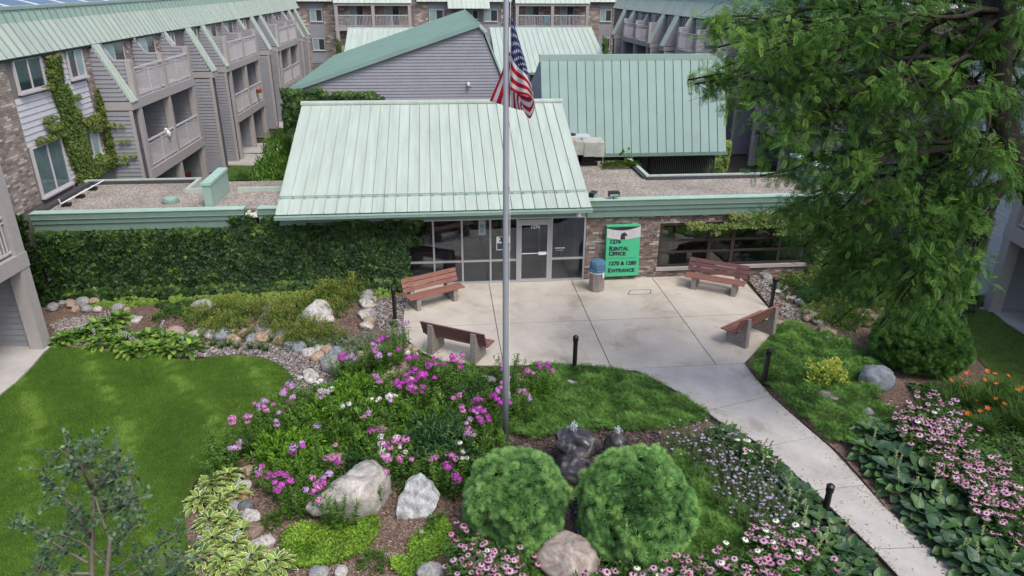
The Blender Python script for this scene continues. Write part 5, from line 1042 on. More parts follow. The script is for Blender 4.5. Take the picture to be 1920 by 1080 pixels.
ivy('thin ivy strands crossing the grey siding beside the first balconies', SWM, [(0, 1.0, 4.1, 4.25, 90), (.0, .9, 3.55, 3.68, 80), (0, .95, 3.0, 3.12, 110), (0, .6, 2.75, 2.9, 80)], MT['ivy_mixed'], size=(.06, .09), bulge=.04)
B2M = CM @ Matrix.Translation((0, V2 - .03, 0))
ivy('ivy hedge over the lower left of the big grey siding wall', B2M, [(-9.3, -5.4, 3.2, 4.85, 7500), (-6.1, -5.0, 3.9, 4.75, 800), (-9.3, -7.6, 4.5, 5.0, 1200)], MT['ivy'], size=(.08, .13), bulge=.5)
ivy('creeper trailing over the top of the ribbon window', CM @ Matrix.Translation((0, -.1, 0)), [(4.8, 7.2, 1.78, 2.02, 420), (6.2, 8.2, 1.78, 2.3, 1100), (7.8, 10.6, 1.5, 2.5, 2600), (5.6, 6.0, 1.55, 1.9, 60), (9.2, 10.6, .2, 1.6, 1500)], MT['ivy_mixed'], size=(.06, .10), bulge=.15)
ivy('ivy hanging down the right edge of the steep teal roof', CM @ Matrix.Translation((8.15, 6.6, 0)) @ Matrix.Rotation(R(30), 4, 'Z'), [(0, .4, 3.0, 6.4, 1200), (-.6, .9, 1.0, 3.1, 1800)], MT['ivy_mixed'], size=(.09, .14), bulge=.2)
ivy('ivy on the brick of the left building corner by the entrance fascia', CM @ Matrix.Translation((-15.0, -.2, 0)) @ Matrix.Rotation(R(-35), 4, 'Z'), [(-.5, .5, 0, 2.9, 1900)], MT['ivy'], size=(.08, .13), bulge=.2)
ivy('green creeper spreading on the gravel roof beside the air handler', CM @ Matrix.Translation((3.3, 4.3, 2.72)) @ Matrix.Rotation(R(-90), 4, 'X'), [(-.3, 1.3, -.35, .45, 700)], MT['ivy_bright'], size=(.08, .12), bulge=.1)
ivy('moss and creeper at the base of the right green roof block', CM @ Matrix.Translation((9.2, 1.6, 2.72)) @ Matrix.Rotation(R(-90), 4, 'X'), [(-.3, .3, -.9, .9, 260)], MT['ivy_mixed'], size=(.05, .08), bulge=.05)
ivy('dark ivy on the far left gable edge of the back pale roof', CM @ Matrix.Translation((-8.95, 28, 0)) @ Matrix.Rotation(R(-80), 4, 'Z'), [(-3, 1.5, 3.0, 5.5, 1100)], MT['ivy_mixed'], size=(.14, .2), bulge=.3)
ivy('ivy on the far right gable edge of the back pale roof', CM @ Matrix.Translation((8.3, 29, 0)) @ Matrix.Rotation(R(80), 4, 'Z'), [(-3, 3, 3.0, 5.6, 1300)], MT['ivy_mixed'], size=(.12, .18), bulge=.3)
ivy('ivy climbing the white sided wall behind the right balcony bay', Matrix.Translation((14.3, 22.4, 0)) @ Matrix.Rotation(R(-94), 4, 'Z'), [(-2.6, 1.0, 0, 3.6, 2600)], MT['ivy'], size=(.09, .14), bulge=.2)
# ---- plant meshes
def leafy(name, r, h, n, size, m, T=LANCE, core=.45, width=.36, top=.0, squash=.7, seed=0):
    """dome-shaped leafy bush: leaves in clusters over a dome volume"""
    k = max(8, n // 14); c = sph(k * 2); c = c[c[:, 2] > -.15][:k]; k = len(c); rad = core + (1 - core) * rnd(k) ** .5
    ctr = c * rad[:, None] * np.array([r, r, h]) * (1 + .12 * RS.randn(k)[:, None]); idx = RS.randint(0, k, n)
    P = ctr[idx] + RS.randn(n, 3) * r * .07; P[:, 2] = np.maximum(P[:, 2], .02); D = nrm(c[idx] * [1, 1, squash] + RS.randn(n, 3) * .5 + UPV * .25); N = UPV + RS.randn(n, 3) * .4 + c[idx] * .3
    S = rnd(n, *size)[:, None] * np.array([width, 1, 1.]); t = np.clip(.25 + .45 * (P[:, 2] / h) + RS.randn(n) * .18, 0, 1) * (.8 + .2 * rnd(k)[idx])
    V, F, tt = scat(T[0], T[1], P, D, N, S, t); return fastmesh(name, V, F, m, tt)
def stems(n, r, h, lean=.25):
    th = rnd(n, 0, 6.3); rr = np.sqrt(rnd(n)) * r; B = np.stack([rr * np.cos(th), rr * np.sin(th), 0 * th], 1); D = nrm(UPV + B / r * lean + RS.randn(n, 3) * .06); return B, D, rnd(n, h * .75, h * 1.05)
def stemmesh(name, n, r, h, lv, size, width, ms, ml, lean=.25, stem_r=.006):
    B, D, H = stems(n, r, h, lean); V1, F1, t1 = scat([(-.5, 0, 0), (.5, 0, 0), (.3, 1, 0), (-.3, 1, 0)], [(0, 1, 2), (0, 2, 3)], B, D, sph(n) * [1, 1, 0] + [0, .01, 0], np.stack([np.full(n, stem_r * 2), H, H], 1))
    i = np.repeat(np.arange(n), lv * 2); f = np.tile(np.repeat(np.linspace(.12, .95, lv), 2), n); a = rnd(len(i), 0, 6.3); P = B[i] + D[i] * (H[i] * f)[:, None]
    d = np.stack([np.cos(a), np.sin(a), .35 + 0 * a], 1); s = rnd(len(i), *size) * (1.15 - .4 * f); V2, F2, t2 = scat(LANCE[0], LANCE[1], P, d, UPV + RS.randn(len(i), 3) * .2, np.stack([s * width, s, s], 1), np.clip(.25 + f * .5 + RS.randn(len(i)) * .15, 0, 1))
    V, F, t, fm = cat((V1, F1, t1), (V2, F2, t2)); return fastmesh(name, V, F, [ms, ml], t, fm), B + D * H[:, None]
MT['stem'] = mat('stem', (.06, .10, .03), rough=.7)
GRN = dict(
    phlox=leafmat('phlox_leaf', [(.022, .055, .010), (.045, .105, .016), (.075, .155, .024), (.11, .20, .035)], trans=.3),
    bright=leafmat('bright_leaf', [(.035, .085, .010), (.07, .16, .015), (.11, .23, .022), (.16, .29, .035)], trans=.35),
    mid=leafmat('mid_leaf', [(.02, .05, .012), (.04, .09, .02), (.06, .13, .03)], trans=.3), dark=leafmat('dark_leaf', [(.012, .035, .012), (.025, .062, .02), (.045, .10, .032)], trans=.2),
    peony=leafmat('peony_leaf', [(.015, .042, .016), (.03, .075, .026), (.055, .115, .042)], trans=.2, rough=.4), spirea=leafmat('spirea_leaf', [(.025, .055, .012), (.05, .11, .018), (.11, .17, .03), (.21, .20, .06), (.24, .15, .07)], trans=.3),
    sedum=leafmat('sedum_leaf', [(.04, .09, .010), (.09, .17, .018), (.14, .25, .025), (.19, .31, .04)], trans=.3, rough=.4), juniper=leafmat('juniper_leaf', [(.022, .055, .010), (.045, .110, .018), (.075, .165, .028), (.12, .23, .05)], trans=.15, rough=.6),
    greyg=leafmat('grey_green_leaf', [(.03, .055, .025), (.065, .10, .045), (.11, .16, .08)], trans=.25), silver=leafmat('silver_leaf', [(.07, .10, .06), (.13, .17, .11), (.20, .24, .17)], trans=.2), yellow=leafmat('yellow_leaf', [(.18, .24, .03), (.42, .47, .09), (.58, .58, .16)], trans=.3),
    lily=leafmat('daylily_leaf', [(.02, .055, .010), (.045, .10, .016), (.08, .15, .03)], trans=.3), burg=leafmat('burgundy_leaf', [(.03, .008, .01), (.07, .015, .02)], trans=.2))
PET = dict(magenta=mat('petal_magenta', (.50, .07, .46), rough=.7, objrand=.15, var=.2, scale=30), pink=mat('petal_pink', (.56, .20, .46), rough=.7, objrand=.15, var=.2, scale=30), lilac=mat('petal_lilac', (.50, .30, .56), rough=.7, objrand=.12, var=.2, scale=30), white=mat('petal_white', (.74, .72, .72), rough=.7, var=.08, scale=30),
           cone=mat('petal_coneflower', (.50, .20, .37), rough=.7, objrand=.2, var=.2, scale=40), conepale=mat('petal_coneflower_pale', (.50, .32, .44), rough=.7, objrand=.2, var=.2, scale=40), eye=mat('flower_cone', (.10, .03, .012), rough=.8), orange=mat('petal_orange', (.60, .13, .015), rough=.6, objrand=.15), spike=mat('hosta_bud', (.30, .36, .16), rough=.7), aster=mat('petal_aster', (.36, .28, .50), rough=.7, objrand=.15))
def headmesh(name, r, n, m, sz=.03):
    P = sph(n); P = P * [1, 1, .8]; P[:, 2] = P[:, 2] * .8 + .1; T = ([(0, -.1, 0), (-.5, .35, 0), (0, .7, .12), (.5, .35, 0)], [(0, 2, 1), (0, 3, 2)]); a = sph(n)
    V, F, t = scat(T[0], T[1], P * r, np.cross(P, a), P, np.full(n, sz)); return fastmesh(name, V, F, m, t)
HEAD = {k: [headmesh('flower_head', r, 70, PET[k], .036) for r in (.055, .07, .085)] for k in ('magenta', 'pink', 'lilac', 'white')}
def daisy(name, petals, r, mp, me_, droop=-.15, w=.36, coner=.28):
    a = np.arange(petals) * 2 * math.pi / petals; D = np.stack([np.cos(a), np.sin(a), np.full(petals, droop)], 1); V, F, t = scat([(-.3, .15, 0), (-.5, .6, .03), (0, 1, 0), (.5, .6, .03), (.3, .15, 0)], [(0, 2, 1), (0, 3, 2), (0, 4, 3)], np.zeros((petals, 3)), D, np.tile(UPV, (petals, 1)), np.tile([[r * w, r, r]], (petals, 1)))
    m = M(); m.lathe([(r * coner, -.005), (r * coner * 1.05, r * .12), (r * coner * .7, r * .34), (r * .05, r * .42)], 8); m.f = [f for f in m.f if len(f) == 4]; v2 = np.array(m.v); f2 = np.array([t_ for f in m.f for t_ in ((f[0], f[1], f[2]), (f[0], f[2], f[3]))])
    V, F, t, fm = cat((V, F, t), (v2, f2, np.zeros(len(v2)))); return fastmesh(name, V, F, [mp, me_], t, fm)
CONE = [daisy('flower', 11, .062, PET['cone'], PET['eye'], -.25), daisy('flower', 12, .068, PET['conepale'], PET['eye'], -.1), daisy('flower', 10, .056, PET['cone'], PET['eye'], -.5)]; CONEW = daisy('flower', 11, .06, PET['white'], PET['spike'], -.3)
ASTER = daisy('flower', 8, .036, PET['aster'], PET['spike'], 0, .5); LILYF = daisy('flower', 6, .075, PET['orange'], PET['spike'], .5, .45, .15)
PHX = [stemmesh('foliage', 17, .24, .66, 13, (.07, .11), .26, MT['stem'], GRN['phlox']) for _ in range(3)]
CNX = [stemmesh('foliage', 20, .26, .56, 7, (.09, .15), .36, MT['stem'], GRN['mid'], .3) for _ in range(3)]
ASX = [stemmesh('foliage', 46, .36, .52, 9, (.04, .065), .35, MT['stem'], GRN['greyg'], .5) for _ in range(2)]
def phlox(px, py, kinds, nf=5, s=1.0):
    P = G(px, py); i = RS.randint(3); me, tips = PHX[i]; t = thing('phlox', '', '', (P.x, P.y, 0), random.uniform(0, 6.3)); t.scale = (s, s, s)
    inst('foliage', me, t); ks = kinds.split(',')
    c0 = tips[RS.randint(len(tips))]
    for k in np.argsort(((tips - c0) ** 2).sum(1) + rnd(len(tips), 0, .03))[:nf]:
        q = tips[k]; kk = random.choice(ks); inst('flower_head', random.choice(HEAD[kk]), t, (q[0], q[1], q[2] + .02), (random.uniform(-.3, .3), random.uniform(-.3, .3), random.uniform(0, 6)), random.uniform(.65, 1.0))
    c = ks[0]; reg(t, {'magenta': 'magenta phlox clump', 'pink': 'pink phlox clump', 'lilac': 'pale lilac phlox clump', 'white': 'white phlox clump'}[c] if nf else 'leafy phlox clump without bloom', 'plant', 'phlox clumps in the flower bed')
for row in ('735 680 magenta 5|728 700 magenta,lilac 5|745 665 lilac 3|700 700 pink,lilac 3|668 705 magenta 4|642 712 lilac 3|770 700 white,magenta 4|752 745 magenta 7|775 760 magenta 9|800 765 magenta 9|825 745 magenta 8|845 730 magenta,pink 5|790 735 magenta 6|810 720 lilac,magenta 4|760 780 magenta,pink 5|865 735 pink 3|880 800 magenta,pink 8|905 800 magenta 8|925 820 magenta 8|900 835 magenta,lilac 6|875 840 lilac,pink 5|935 790 magenta 4|965 780 pink,lilac 8|985 790 pink,lilac 6|972 745 pink,white 5|955 725 pink 3|1000 740 magenta 4|488 815 pink,lilac 5|510 800 pink,lilac 6|535 795 pink,lilac 6|552 820 lilac 3|478 840 pink 3|590 775 white 6|575 765 white 4|730 800 white 5|755 805 white,lilac 4|660 800 white 2|715 830 lilac,pink 3|745 880 white 9|760 895 white,pink 9|735 905 magenta,pink 4|700 870 pink,magenta 4|800 920 magenta,pink 4|820 910 white,pink 6|848 895 white 7|835 925 white,magenta 4|525 925 lilac,magenta 6|545 940 magenta 5|560 955 magenta 7|575 965 magenta,pink 6|590 900 magenta,lilac 5|600 915 magenta,pink 6|625 965 lilac 4|635 985 lilac,pink 4|690 945 lilac 4|720 920 pink 4|680 760 pink,lilac 3|640 790 lilac 3|710 780 pink,lilac 3|425 880 lilac 2|412 895 lilac 2|850 775 pink 3|600 850 lilac 1|420 860 pink 2|1015 745 pink 2').split('|'):
    a = row.split(); phlox(int(a[0]), int(a[1]) - 0, a[2], max(1, round(int(a[3]) * .9)), random.uniform(.95, 1.25))
LV = dict(bright=[leafy('foliage', .42, .42, 900, (.07, .12), GRN['bright']) for _ in range(2)], mid=[leafy('foliage', .42, .45, 1000, (.06, .11), GRN['phlox']) for _ in range(2)], dark=[leafy('foliage', .42, .45, 1000, (.05, .09), GRN['dark']) for _ in range(2)], peony=[leafy('foliage', .5, .5, 1200, (.08, .14), GRN['peony'], width=.3) for _ in range(2)],
          spirea=[leafy('foliage', .45, .42, 1500, (.035, .06), GRN['spirea'], width=.5) for _ in range(3)], silver=[leafy('foliage', .36, .16, 900, (.04, .07), GRN['silver'], width=.25, core=.2) for _ in range(2)], yellow=[leafy('foliage', .5, .55, 1500, (.05, .08), GRN['yellow'], T=ROUND, width=.7)],
          sedum=[leafy('foliage', .32, .14, 900, (.035, .055), GRN['sedum'], T=ROUND, width=.8, core=.15) for _ in range(3)], burg=[leafy('foliage', .16, .14, 120, (.05, .08), GRN['burg'], T=ROUND, width=.7)])
def bush(px, py, k, s=1.0, desc='leafy green perennial', grp='leafy perennials', cat_='plant', name='perennial', sz=1.0):
    P = G(px, py); o = inst(name, random.choice(LV[k]), None, (P.x, P.y, 0), (0, 0, random.uniform(0, 6.3)), (s, s, s * sz)); return reg(o, desc, cat_, grp)
for row in ('615 790 bright 1.2|650 770 bright 1.3|680 750 bright 1.3|640 740 bright 1.1|600 800 bright 1|670 730 bright 1|660 800 mid 1|700 800 mid 1.1|630 830 mid 1.1|580 850 bright 1.3|545 850 bright 1.2|515 855 bright 1.1|600 870 bright 1.1|560 880 bright 1|625 840 bright 1|530 880 bright 1|570 810 mid 1|540 820 mid .9|515 830 mid .8|670 850 mid 1.1|700 850 mid 1|640 870 mid .8|665 880 dark .8|720 860 mid 1|830 850 peony 1.3|800 850 peony 1.1|860 870 peony 1.1|790 880 peony .9|830 880 peony 1|860 755 dark 1.1|890 745 dark 1|760 820 bright .8|740 780 bright 1|780 795 bright 1|690 820 mid 1|810 800 mid 1|840 790 mid .9|770 850 mid .9|905 860 mid .9|930 850 mid .9|920 760 mid .9|945 770 mid .8|700 720 mid .8|790 700 mid .7|830 705 mid .7|850 705 mid .7|740 720 mid .8|895 710 mid .6|560 770 mid .7|600 755 mid .8|720 745 mid .9|775 910 mid .7|870 905 mid .8|705 905 mid .7|1010 735 bright .7|975 760 mid .7|650 700 mid .6|690 690 mid .6|1025 760 mid .6|990 720 mid .6').split('|'):
    a = row.split(); bush(int(a[0]), int(a[1]) + 12, a[2], float(a[3]), {'bright': 'lime green leafy mound', 'mid': 'mid green leafy perennial', 'dark': 'dark green leafy mound', 'peony': 'dark peony clump'}[a[2]], sz=random.uniform(1.0, 1.45))
for px, py, s in ((385, 605, 1.1), (410, 590, 1.2), (440, 585, 1.2), (470, 590, 1.1), (425, 615, 1.1), (455, 620, 1.0), (395, 625, .9), (520, 600, 1.1), (545, 605, 1.2), (570, 625, 1.2), (600, 630, 1.2), (625, 630, .9), (530, 630, 1), (555, 640, 1), (590, 640, .9), (580, 575, 1.1), (610, 560, 1.2), (640, 550, 1.3), (665, 545, 1.2), (545, 580, 1.1), (625, 580, 1.0), (490, 575, .9), (365, 590, .8), (655, 560, 1)):
    bush(px, py + 8, 'spirea', s * .95, 'yellow green spirea shrub', 'spireas in front of the ivy', 'shrub', 'spirea_shrub', 1.35)
for px, py in ((620, 665), (650, 672), (680, 660), (710, 650), (735, 640), (660, 650), (640, 685), (700, 675), (600, 650), (690, 640), (725, 665), (625, 645), (670, 690)): bush(px, py, 'silver', 1.1, 'silvery green low cushion', 'silver cushions behind the phlox')
bush(581, 700, 'burg', .8, 'dark burgundy rosette plant', 'burgundy rosettes')
P = G(1548, 720); o = inst('euonymus_shrub', LV['yellow'][0], None, (P.x, P.y, 0), (0, 0, 0), (1.0, 1.0, 1.2)); tag(o, 'bright yellow variegated shrub in the right ground cover', 'shrub')
for px, py, s in ((320, 588, .5), (300, 600, .5), (700, 1060, .6), (820, 985, .5), (505, 985, .5), (530, 975, .5), (1690, 680, .5), (345, 590, .5)): bush(px, py, 'mid', s, 'small green tuft', 'small tufts in the bark mulch')
# grasses and strappy plants
def strap(name, n, L, w, m, spread=.9):
    a = rnd(n, 0, 6.3); d = np.stack([np.cos(a) * spread, np.sin(a) * spread, rnd(n, .7, 1.6)], 1); N = UPV + d * -.3; V1, F1, t1 = scat([(-.5, 0, 0), (.5, 0, 0), (.45, .5, .1), (-.45, .5, .1), (0, 1, -.12)], [(0, 1, 2), (0, 2, 3), (3, 2, 4)], RS.randn(n, 3) * [.04, .04, 0], d, N, np.stack([np.full(n, w), rnd(n, .7, 1.1) * L, np.full(n, L)], 1)); return fastmesh(name, V1, F1, m, t1)
ST = [strap('foliage', 90, .5, .014, GRN['lily']) for _ in range(2)]; ST2 = [strap('foliage', 60, .42, .022, GRN['mid']) for _ in range(2)]
for px, py, s in ((415, 655, .6), (430, 650, .7), (445, 655, .6), (470, 655, .6), (490, 655, .7), (500, 660, .6), (400, 650, .6), (735, 610, .55), (742, 615, .5), (470, 850, .9), (455, 855, 1), (440, 862, 1), (480, 840, .9), (430, 875, .9), (1470, 1075, .9), (1450, 1085, .9), (1490, 1085, .9)):
    P = G(px, py); reg(inst('grass_tuft', random.choice(ST2), None, P, (0, 0, random.uniform(0, 6)), s), 'strappy green grass tuft', 'plant', 'strappy tufts')
for k in range(34):
    px, py = random.uniform(1760, 1935), random.uniform(735, 820)
    P = G(px, py); t = thing('daylily', '', '', P, random.uniform(0, 6)); inst('foliage', random.choice(ST), t, s=1.15)
    for q in range(random.choice((0, 1, 1))): a = random.uniform(0, 6.3); r_ = random.uniform(.1, .3); z_ = random.uniform(.5, .68); M().tube([(0, 0, 0), (math.cos(a) * r_, math.sin(a) * r_, z_)], .005, 4).build('stalk', MT['stem'], t); inst('flower', LILYF, t, (math.cos(a) * r_, math.sin(a) * r_, z_), (random.uniform(-.6, .6), random.uniform(-.6, .6), 0), 1.0)
    reg(t, 'orange daylily clump', 'plant', 'orange daylilies')
# coneflowers
def coneflower(px, py, nf=8, white=False, s=1.0):
    P = G(px, py); me, tips = random.choice(CNX); t = thing('coneflower', '', '', P, random.uniform(0, 6.3)); t.scale = (s, s, s); inst('foliage', me, t)
    for k in RS.permutation(len(tips))[:nf]: q = tips[k]; inst('flower', CONEW if white and random.random() < .6 else random.choice(CONE + [CONE[1]] * 2), t, (q[0], q[1], q[2] + .01), (random.uniform(-.35, .2), random.uniform(-.3, .3), random.uniform(0, 6)), random.uniform(.85, 1.1))
    reg(t, 'coneflower clump with white blooms' if white else 'pink coneflower clump', 'plant', 'pink coneflowers')
cf = []
for poly, n in ((((850, 1010), (905, 1030), (1000, 1065), (1010, 1120), (880, 1120)), 13), (((1060, 1110), (1200, 1075), (1300, 1075), (1420, 1060), (1480, 1090), (1470, 1130), (1060, 1140)), 22), (((1405, 1000), (1480, 1010), (1540, 1060), (1460, 1070)), 8), (((1670, 760), (1760, 770), (1800, 830), (1850, 900), (1930, 940), (1930, 1050), (1850, 985), (1770, 900), (1700, 830)), 50), (((1395, 855), (1420, 850), (1430, 880)), 2)):
    for p in fill([Vector(q) for q in poly], n): cf.append(p)
for i, p in enumerate(cf): coneflower(p[0], p[1] + 20, random.choice((7, 9, 11)), i % 11 == 5, random.uniform(.9, 1.1))
def asterc(px, py, s=1.0, cat_='plant'):
    P = G(px, py); me, tips = random.choice(ASX); t = thing('aster', '', '', P, random.uniform(0, 6.3)); t.scale = (s, s, s); inst('foliage', me, t)
    for q in tips[:13]: inst('flower', ASTER, t, (q[0], q[1], q[2] + .01), (random.uniform(-.3, .3), random.uniform(-.3, .3), random.uniform(0, 6)), random.uniform(.8, 1.1))
    reg(t, 'pale lilac aster clump', 'plant', 'lilac asters by the walk')
for px, py in ((1265, 835), (1290, 830), (1320, 825), (1345, 840), (1300, 850), (1335, 860), (1365, 870), (1400, 880), (1340, 885), (1375, 900), (1410, 910), (1360, 925), (1395, 935), (1430, 945), (1440, 915), (1385, 960), (1420, 970), (1455, 960), (1440, 985)): asterc(px, py + 14, random.uniform(.8, 1))
# hostas with every leaf its own part
def hostaleaf(name, ms, w=.42, cup=.10, ribs=5, var=False):
    nx, ny = 8, 6; vs = []; fs = []; mi = []
    for j in range(ny + 1):
        t = j / ny; half = w * (math.sin(math.pi * min(1, t * .93 + .07)) ** .62) * (1.05 - .35 * t) if j < ny else 0.004
        for i in range(nx + 1):
            s = (i / nx - .5) * 2; z = cup * (s * s) * (1 if t < .8 else .5) + .014 * math.cos(s * ribs * math.pi) - .22 * t * t + .03 * math.sin(t * 9 + s * 3) * abs(s); vs.append((s * half, t - .08 * abs(s) * (1 - t) * 1.2, z))
    for j in range(ny):
        for i in range(nx): a = j * (nx + 1) + i; fs.append((a, a + 1, a + nx + 2, a + nx + 1)); mi.append(1 if var and (i in (0, nx - 1) or j == ny - 1) else 0)
    m = M(); m.v = vs; m.f = fs; m.mi = mi; return m.mesh(name, ms, True)
def hmat(name, c, rough=.4):
    m = mat(name, c, rough=rough, var=.22, scale=5, objrand=.28, spec=.4); nt_ = m.node_tree; b_ = nt_.nodes['Principled BSDF']; t_ = nt_.nodes.new('ShaderNodeBsdfTranslucent'); x_ = nt_.nodes.new('ShaderNodeMixShader'); x_.inputs[0].default_value = .15
    nt_.links.new(b_.inputs['Base Color'].links[0].from_socket, t_.inputs[0]); nt_.links.new(b_.outputs[0], x_.inputs[1]); nt_.links.new(t_.outputs[0], x_.inputs[2]); nt_.links.new(x_.outputs[0], nt_.nodes['Material Output'].inputs[0]); return m
HB = hmat('hosta_blue', (.045, .095, .055)); HG = hmat('hosta_green', (.065, .14, .045)); HV = hmat('hosta_lime', (.20, .33, .05)); HE = hmat('hosta_cream_edge', (.56, .58, .28)); HD = hmat('hosta_deep', (.06, .14, .022))
HL = dict(blue=[hostaleaf('leaf', [HB], .46), hostaleaf('leaf', [HG], .44, .14)], green=[hostaleaf('leaf', [HG], .4), hostaleaf('leaf', [HB], .42)], cream=[hostaleaf('leaf', [HV, HE], .27, .08, 3, True), hostaleaf('leaf', [HD, HE], .25, .1, 3, True), hostaleaf('leaf', [HV, HE], .29, .12, 3, True)], lime=[hostaleaf('leaf', [HD, HV], .3, .08, 3, True), hostaleaf('leaf', [HV, HV], .3, .1, 3, True), hostaleaf('leaf', [HD, HD], .3, .1, 3)])
SPK = M(); SPK.tube([(0, 0, 0), (.02, 0, .3), (.05, .01, .52)], [.006, .005, .003], 5)
for k in range(16): z = .34 + k * .013; a = k * 2.4; SPK.tube([(.025 + (z - .3) * .12, 0, z), (.025 + (z - .3) * .12 + .03 * math.cos(a), .03 * math.sin(a), z + .02)], [.012, .004], 5)
SPKm = SPK.mesh('flower_spike', PET['spike']); SPL = M(); SPL.tube([(0, 0, 0), (.03, 0, .3), (.08, .01, .5)], [.005, .004, .003], 5); SPLs = SPL.mesh('flower_stalk', MT['stem'])
BELL = M(); 
for k in range(9): z = .3 + k * .024; a = k * 2.2; x = .03 + (z - .3) * .25; BELL.tube([(x, 0, z), (x + .02 * math.cos(a), .02 * math.sin(a), z - .01), (x + .032 * math.cos(a), .032 * math.sin(a), z - .03)], [.003, .007, .010], 5)
MT['bell'] = mat('petal_pale_lilac', (.55, .50, .62), rough=.7); BELLm = BELL.mesh('bell_flowers', MT['bell'])
def proj(x, y):
    d = Vector((x, y, -CAMH)); return (960 + FPX * d.dot(_rt) / d.dot(_fw), 540 - FPX * d.dot(_up) / d.dot(_fw))
def hosta(px, py, kind, s, n, L, desc, grp, spikes=0):
    P = G(px, py); t = thing('hosta', '', '', P, random.uniform(0, 6.3)); t.scale = (s, s, s)
    for k in range(n):
        f = k / n; a = k * 2.39996 + random.uniform(-.2, .2); el = 1.05 - .95 * f + random.uniform(-.12, .12); r0 = L * (.22 + .95 * f); z0 = L * (1.15 - .85 * f) * .8
        o = inst('leaf', random.choice(HL[kind]), t, (math.cos(a) * r0, math.sin(a) * r0, max(.03, z0)), (el - .35 + random.uniform(-.15, .15), random.uniform(-.2, .2), a - math.pi / 2), L * random.uniform(.8, 1.12))
    for k in range(spikes):
        a = random.uniform(0, 6.3); x, y = math.cos(a) * L * .5, math.sin(a) * L * .5
        if kind in ('blue', 'green'): inst('flower_spike', SPKm, t, (x, y, L * .35), (random.uniform(-.25, .25), random.uniform(-.25, .25), a), 1.0)
        else: sp_ = inst('flower_stalk', SPLs, t, (x, y, .05), (random.uniform(-.4, .4), random.uniform(-.4, .4), a), .8); inst('bell_flowers', BELLm, sp_)
    reg(t, desc, 'plant', grp)
for px, py in ((1625, 820), (1600, 850), (1650, 860), (1630, 885), (1690, 890), (1660, 920), (1710, 930), (1740, 910), (1690, 965), (1740, 960), (1785, 940), (1720, 1000), (1770, 1000), (1810, 975), (1750, 1030), (1800, 1040), (1850, 1015), (1790, 1070), (1845, 1065), (1895, 1050), (1900, 1090), (1840, 1100), (1595, 815)): hosta(px + 34, py + 10, 'blue', random.uniform(.85, 1.05), 24, .29, 'big blue green hosta', 'big hostas along the sidewalk', random.choice((0, 1, 1, 2)))
for px, py in ((1400, 830), (1430, 850), (1465, 880), (1440, 890), (1490, 915), (1465, 935), (1510, 945), (1495, 975), (1530, 1000), (1560, 1025), (1590, 1050), (1550, 1060), (1610, 1080), (1570, 1095), (1520, 960), (1380, 815)): hosta(px - 22, py + 8, 'green', random.uniform(.8, .95), 22, .26, 'broad leaved green hosta', 'green hostas left of the sidewalk', random.choice((0, 1, 2)))
for x, y in ((4.85, 12.5), (5.2, 12.1), (5.35, 11.75), (5.5, 11.4), (5.6, 11.0), (5.75, 10.75), (5.85, 10.0), (5.95, 9.65), (6.02, 9.3), (6.1, 8.95), (6.15, 8.6)): q_ = proj(x - .28, y); hosta(q_[0], q_[1], 'green', random.uniform(.75, .95), 22, .27, 'broad leaved green hosta', 'green hostas left of the sidewalk', random.choice((0, 1)))
for px, py in ((400, 915), (430, 900), (375, 945), (415, 950), (440, 935), (395, 985), (430, 985), (455, 1005), (400, 1020), (440, 1030), (475, 1055), (420, 1060), (455, 1080), (500, 1085), (380, 1050), (520, 1065)): hosta(px, py, 'cream', random.uniform(.95, 1.15), 44, .17, 'cream edged hosta', 'cream edged hostas by the lawn', random.choice((0, 0, 1, 2)))
for px, py in ((120, 640), (145, 632), (170, 630), (185, 612), (205, 610), (215, 625), (235, 645), (255, 640), (275, 655), (250, 660), (300, 655), (285, 635), (325, 660), (345, 645), (360, 655), (310, 640), (190, 645), (225, 600)): hosta(px, py + 4, 'lime', random.uniform(1.05, 1.3), 34, .20, 'lime and green hosta', 'hostas edging the left lawn', random.choice((0, 1, 2)))
for px, py in ((1760, 590), (1790, 600), (1780, 615), (1800, 580), (1770, 570)): hosta(px, py, 'green', .9, 18, .24, 'shaded green hosta', 'hostas in the tree shade', 3)
for px, py in ((1500, 560), (1530, 560), (1560, 570), (1590, 560), (1530, 590), (1560, 600), (1590, 600), (1480, 540), (1620, 560), (1650, 570), (1680, 570), (1700, 590), (1720, 560), (1650, 540), (1600, 535), (1560, 540), (1690, 545), (1740, 580), (1755, 540), (1790, 545), (1720, 600), (1680, 610), (1820, 560), (1510, 530), (1550, 520)): bush(px, py + 6, random.choice(['mid', 'dark', 'spirea']), 1.1, 'shaded leafy perennial', 'plants under the big tree')
# sedum mats and ground cover
def cover(poly, n, m, size, name, h=.1, T=LANCE, w=.5, flat=.6, mound=.05):
    P = fill(poly, n); nz = np.array([noise.noise(Vector((x * 2.3, y * 2.3, 5))) for x, y in P]); z = .02 + h * (.5 + nz * .8) * rnd(n, .5, 1); a = rnd(n, 0, 6.3)
    D = np.stack([np.cos(a), np.sin(a), rnd(n, -.1, flat)], 1); s = rnd(n, *size); V, F, t = scat(T[0], T[1], np.column_stack([P, np.maximum(z, .01)]), D, UPV + RS.randn(n, 3) * .3, np.stack([s * w, s, s], 1), np.clip(.45 + nz * .7 + RS.randn(n) * .26, 0, 1)); o = inst(name, fastmesh(name, V, F, m, t)); o['kind'] = 'stuff'; return o
FE = [(0, 0, 0), (.03, .5, .02), (0, 1, 0)]; _v = [(-.03, 0, 0), (.03, 0, 0), (0, 1, 0)]; _f = [(0, 1, 2)]
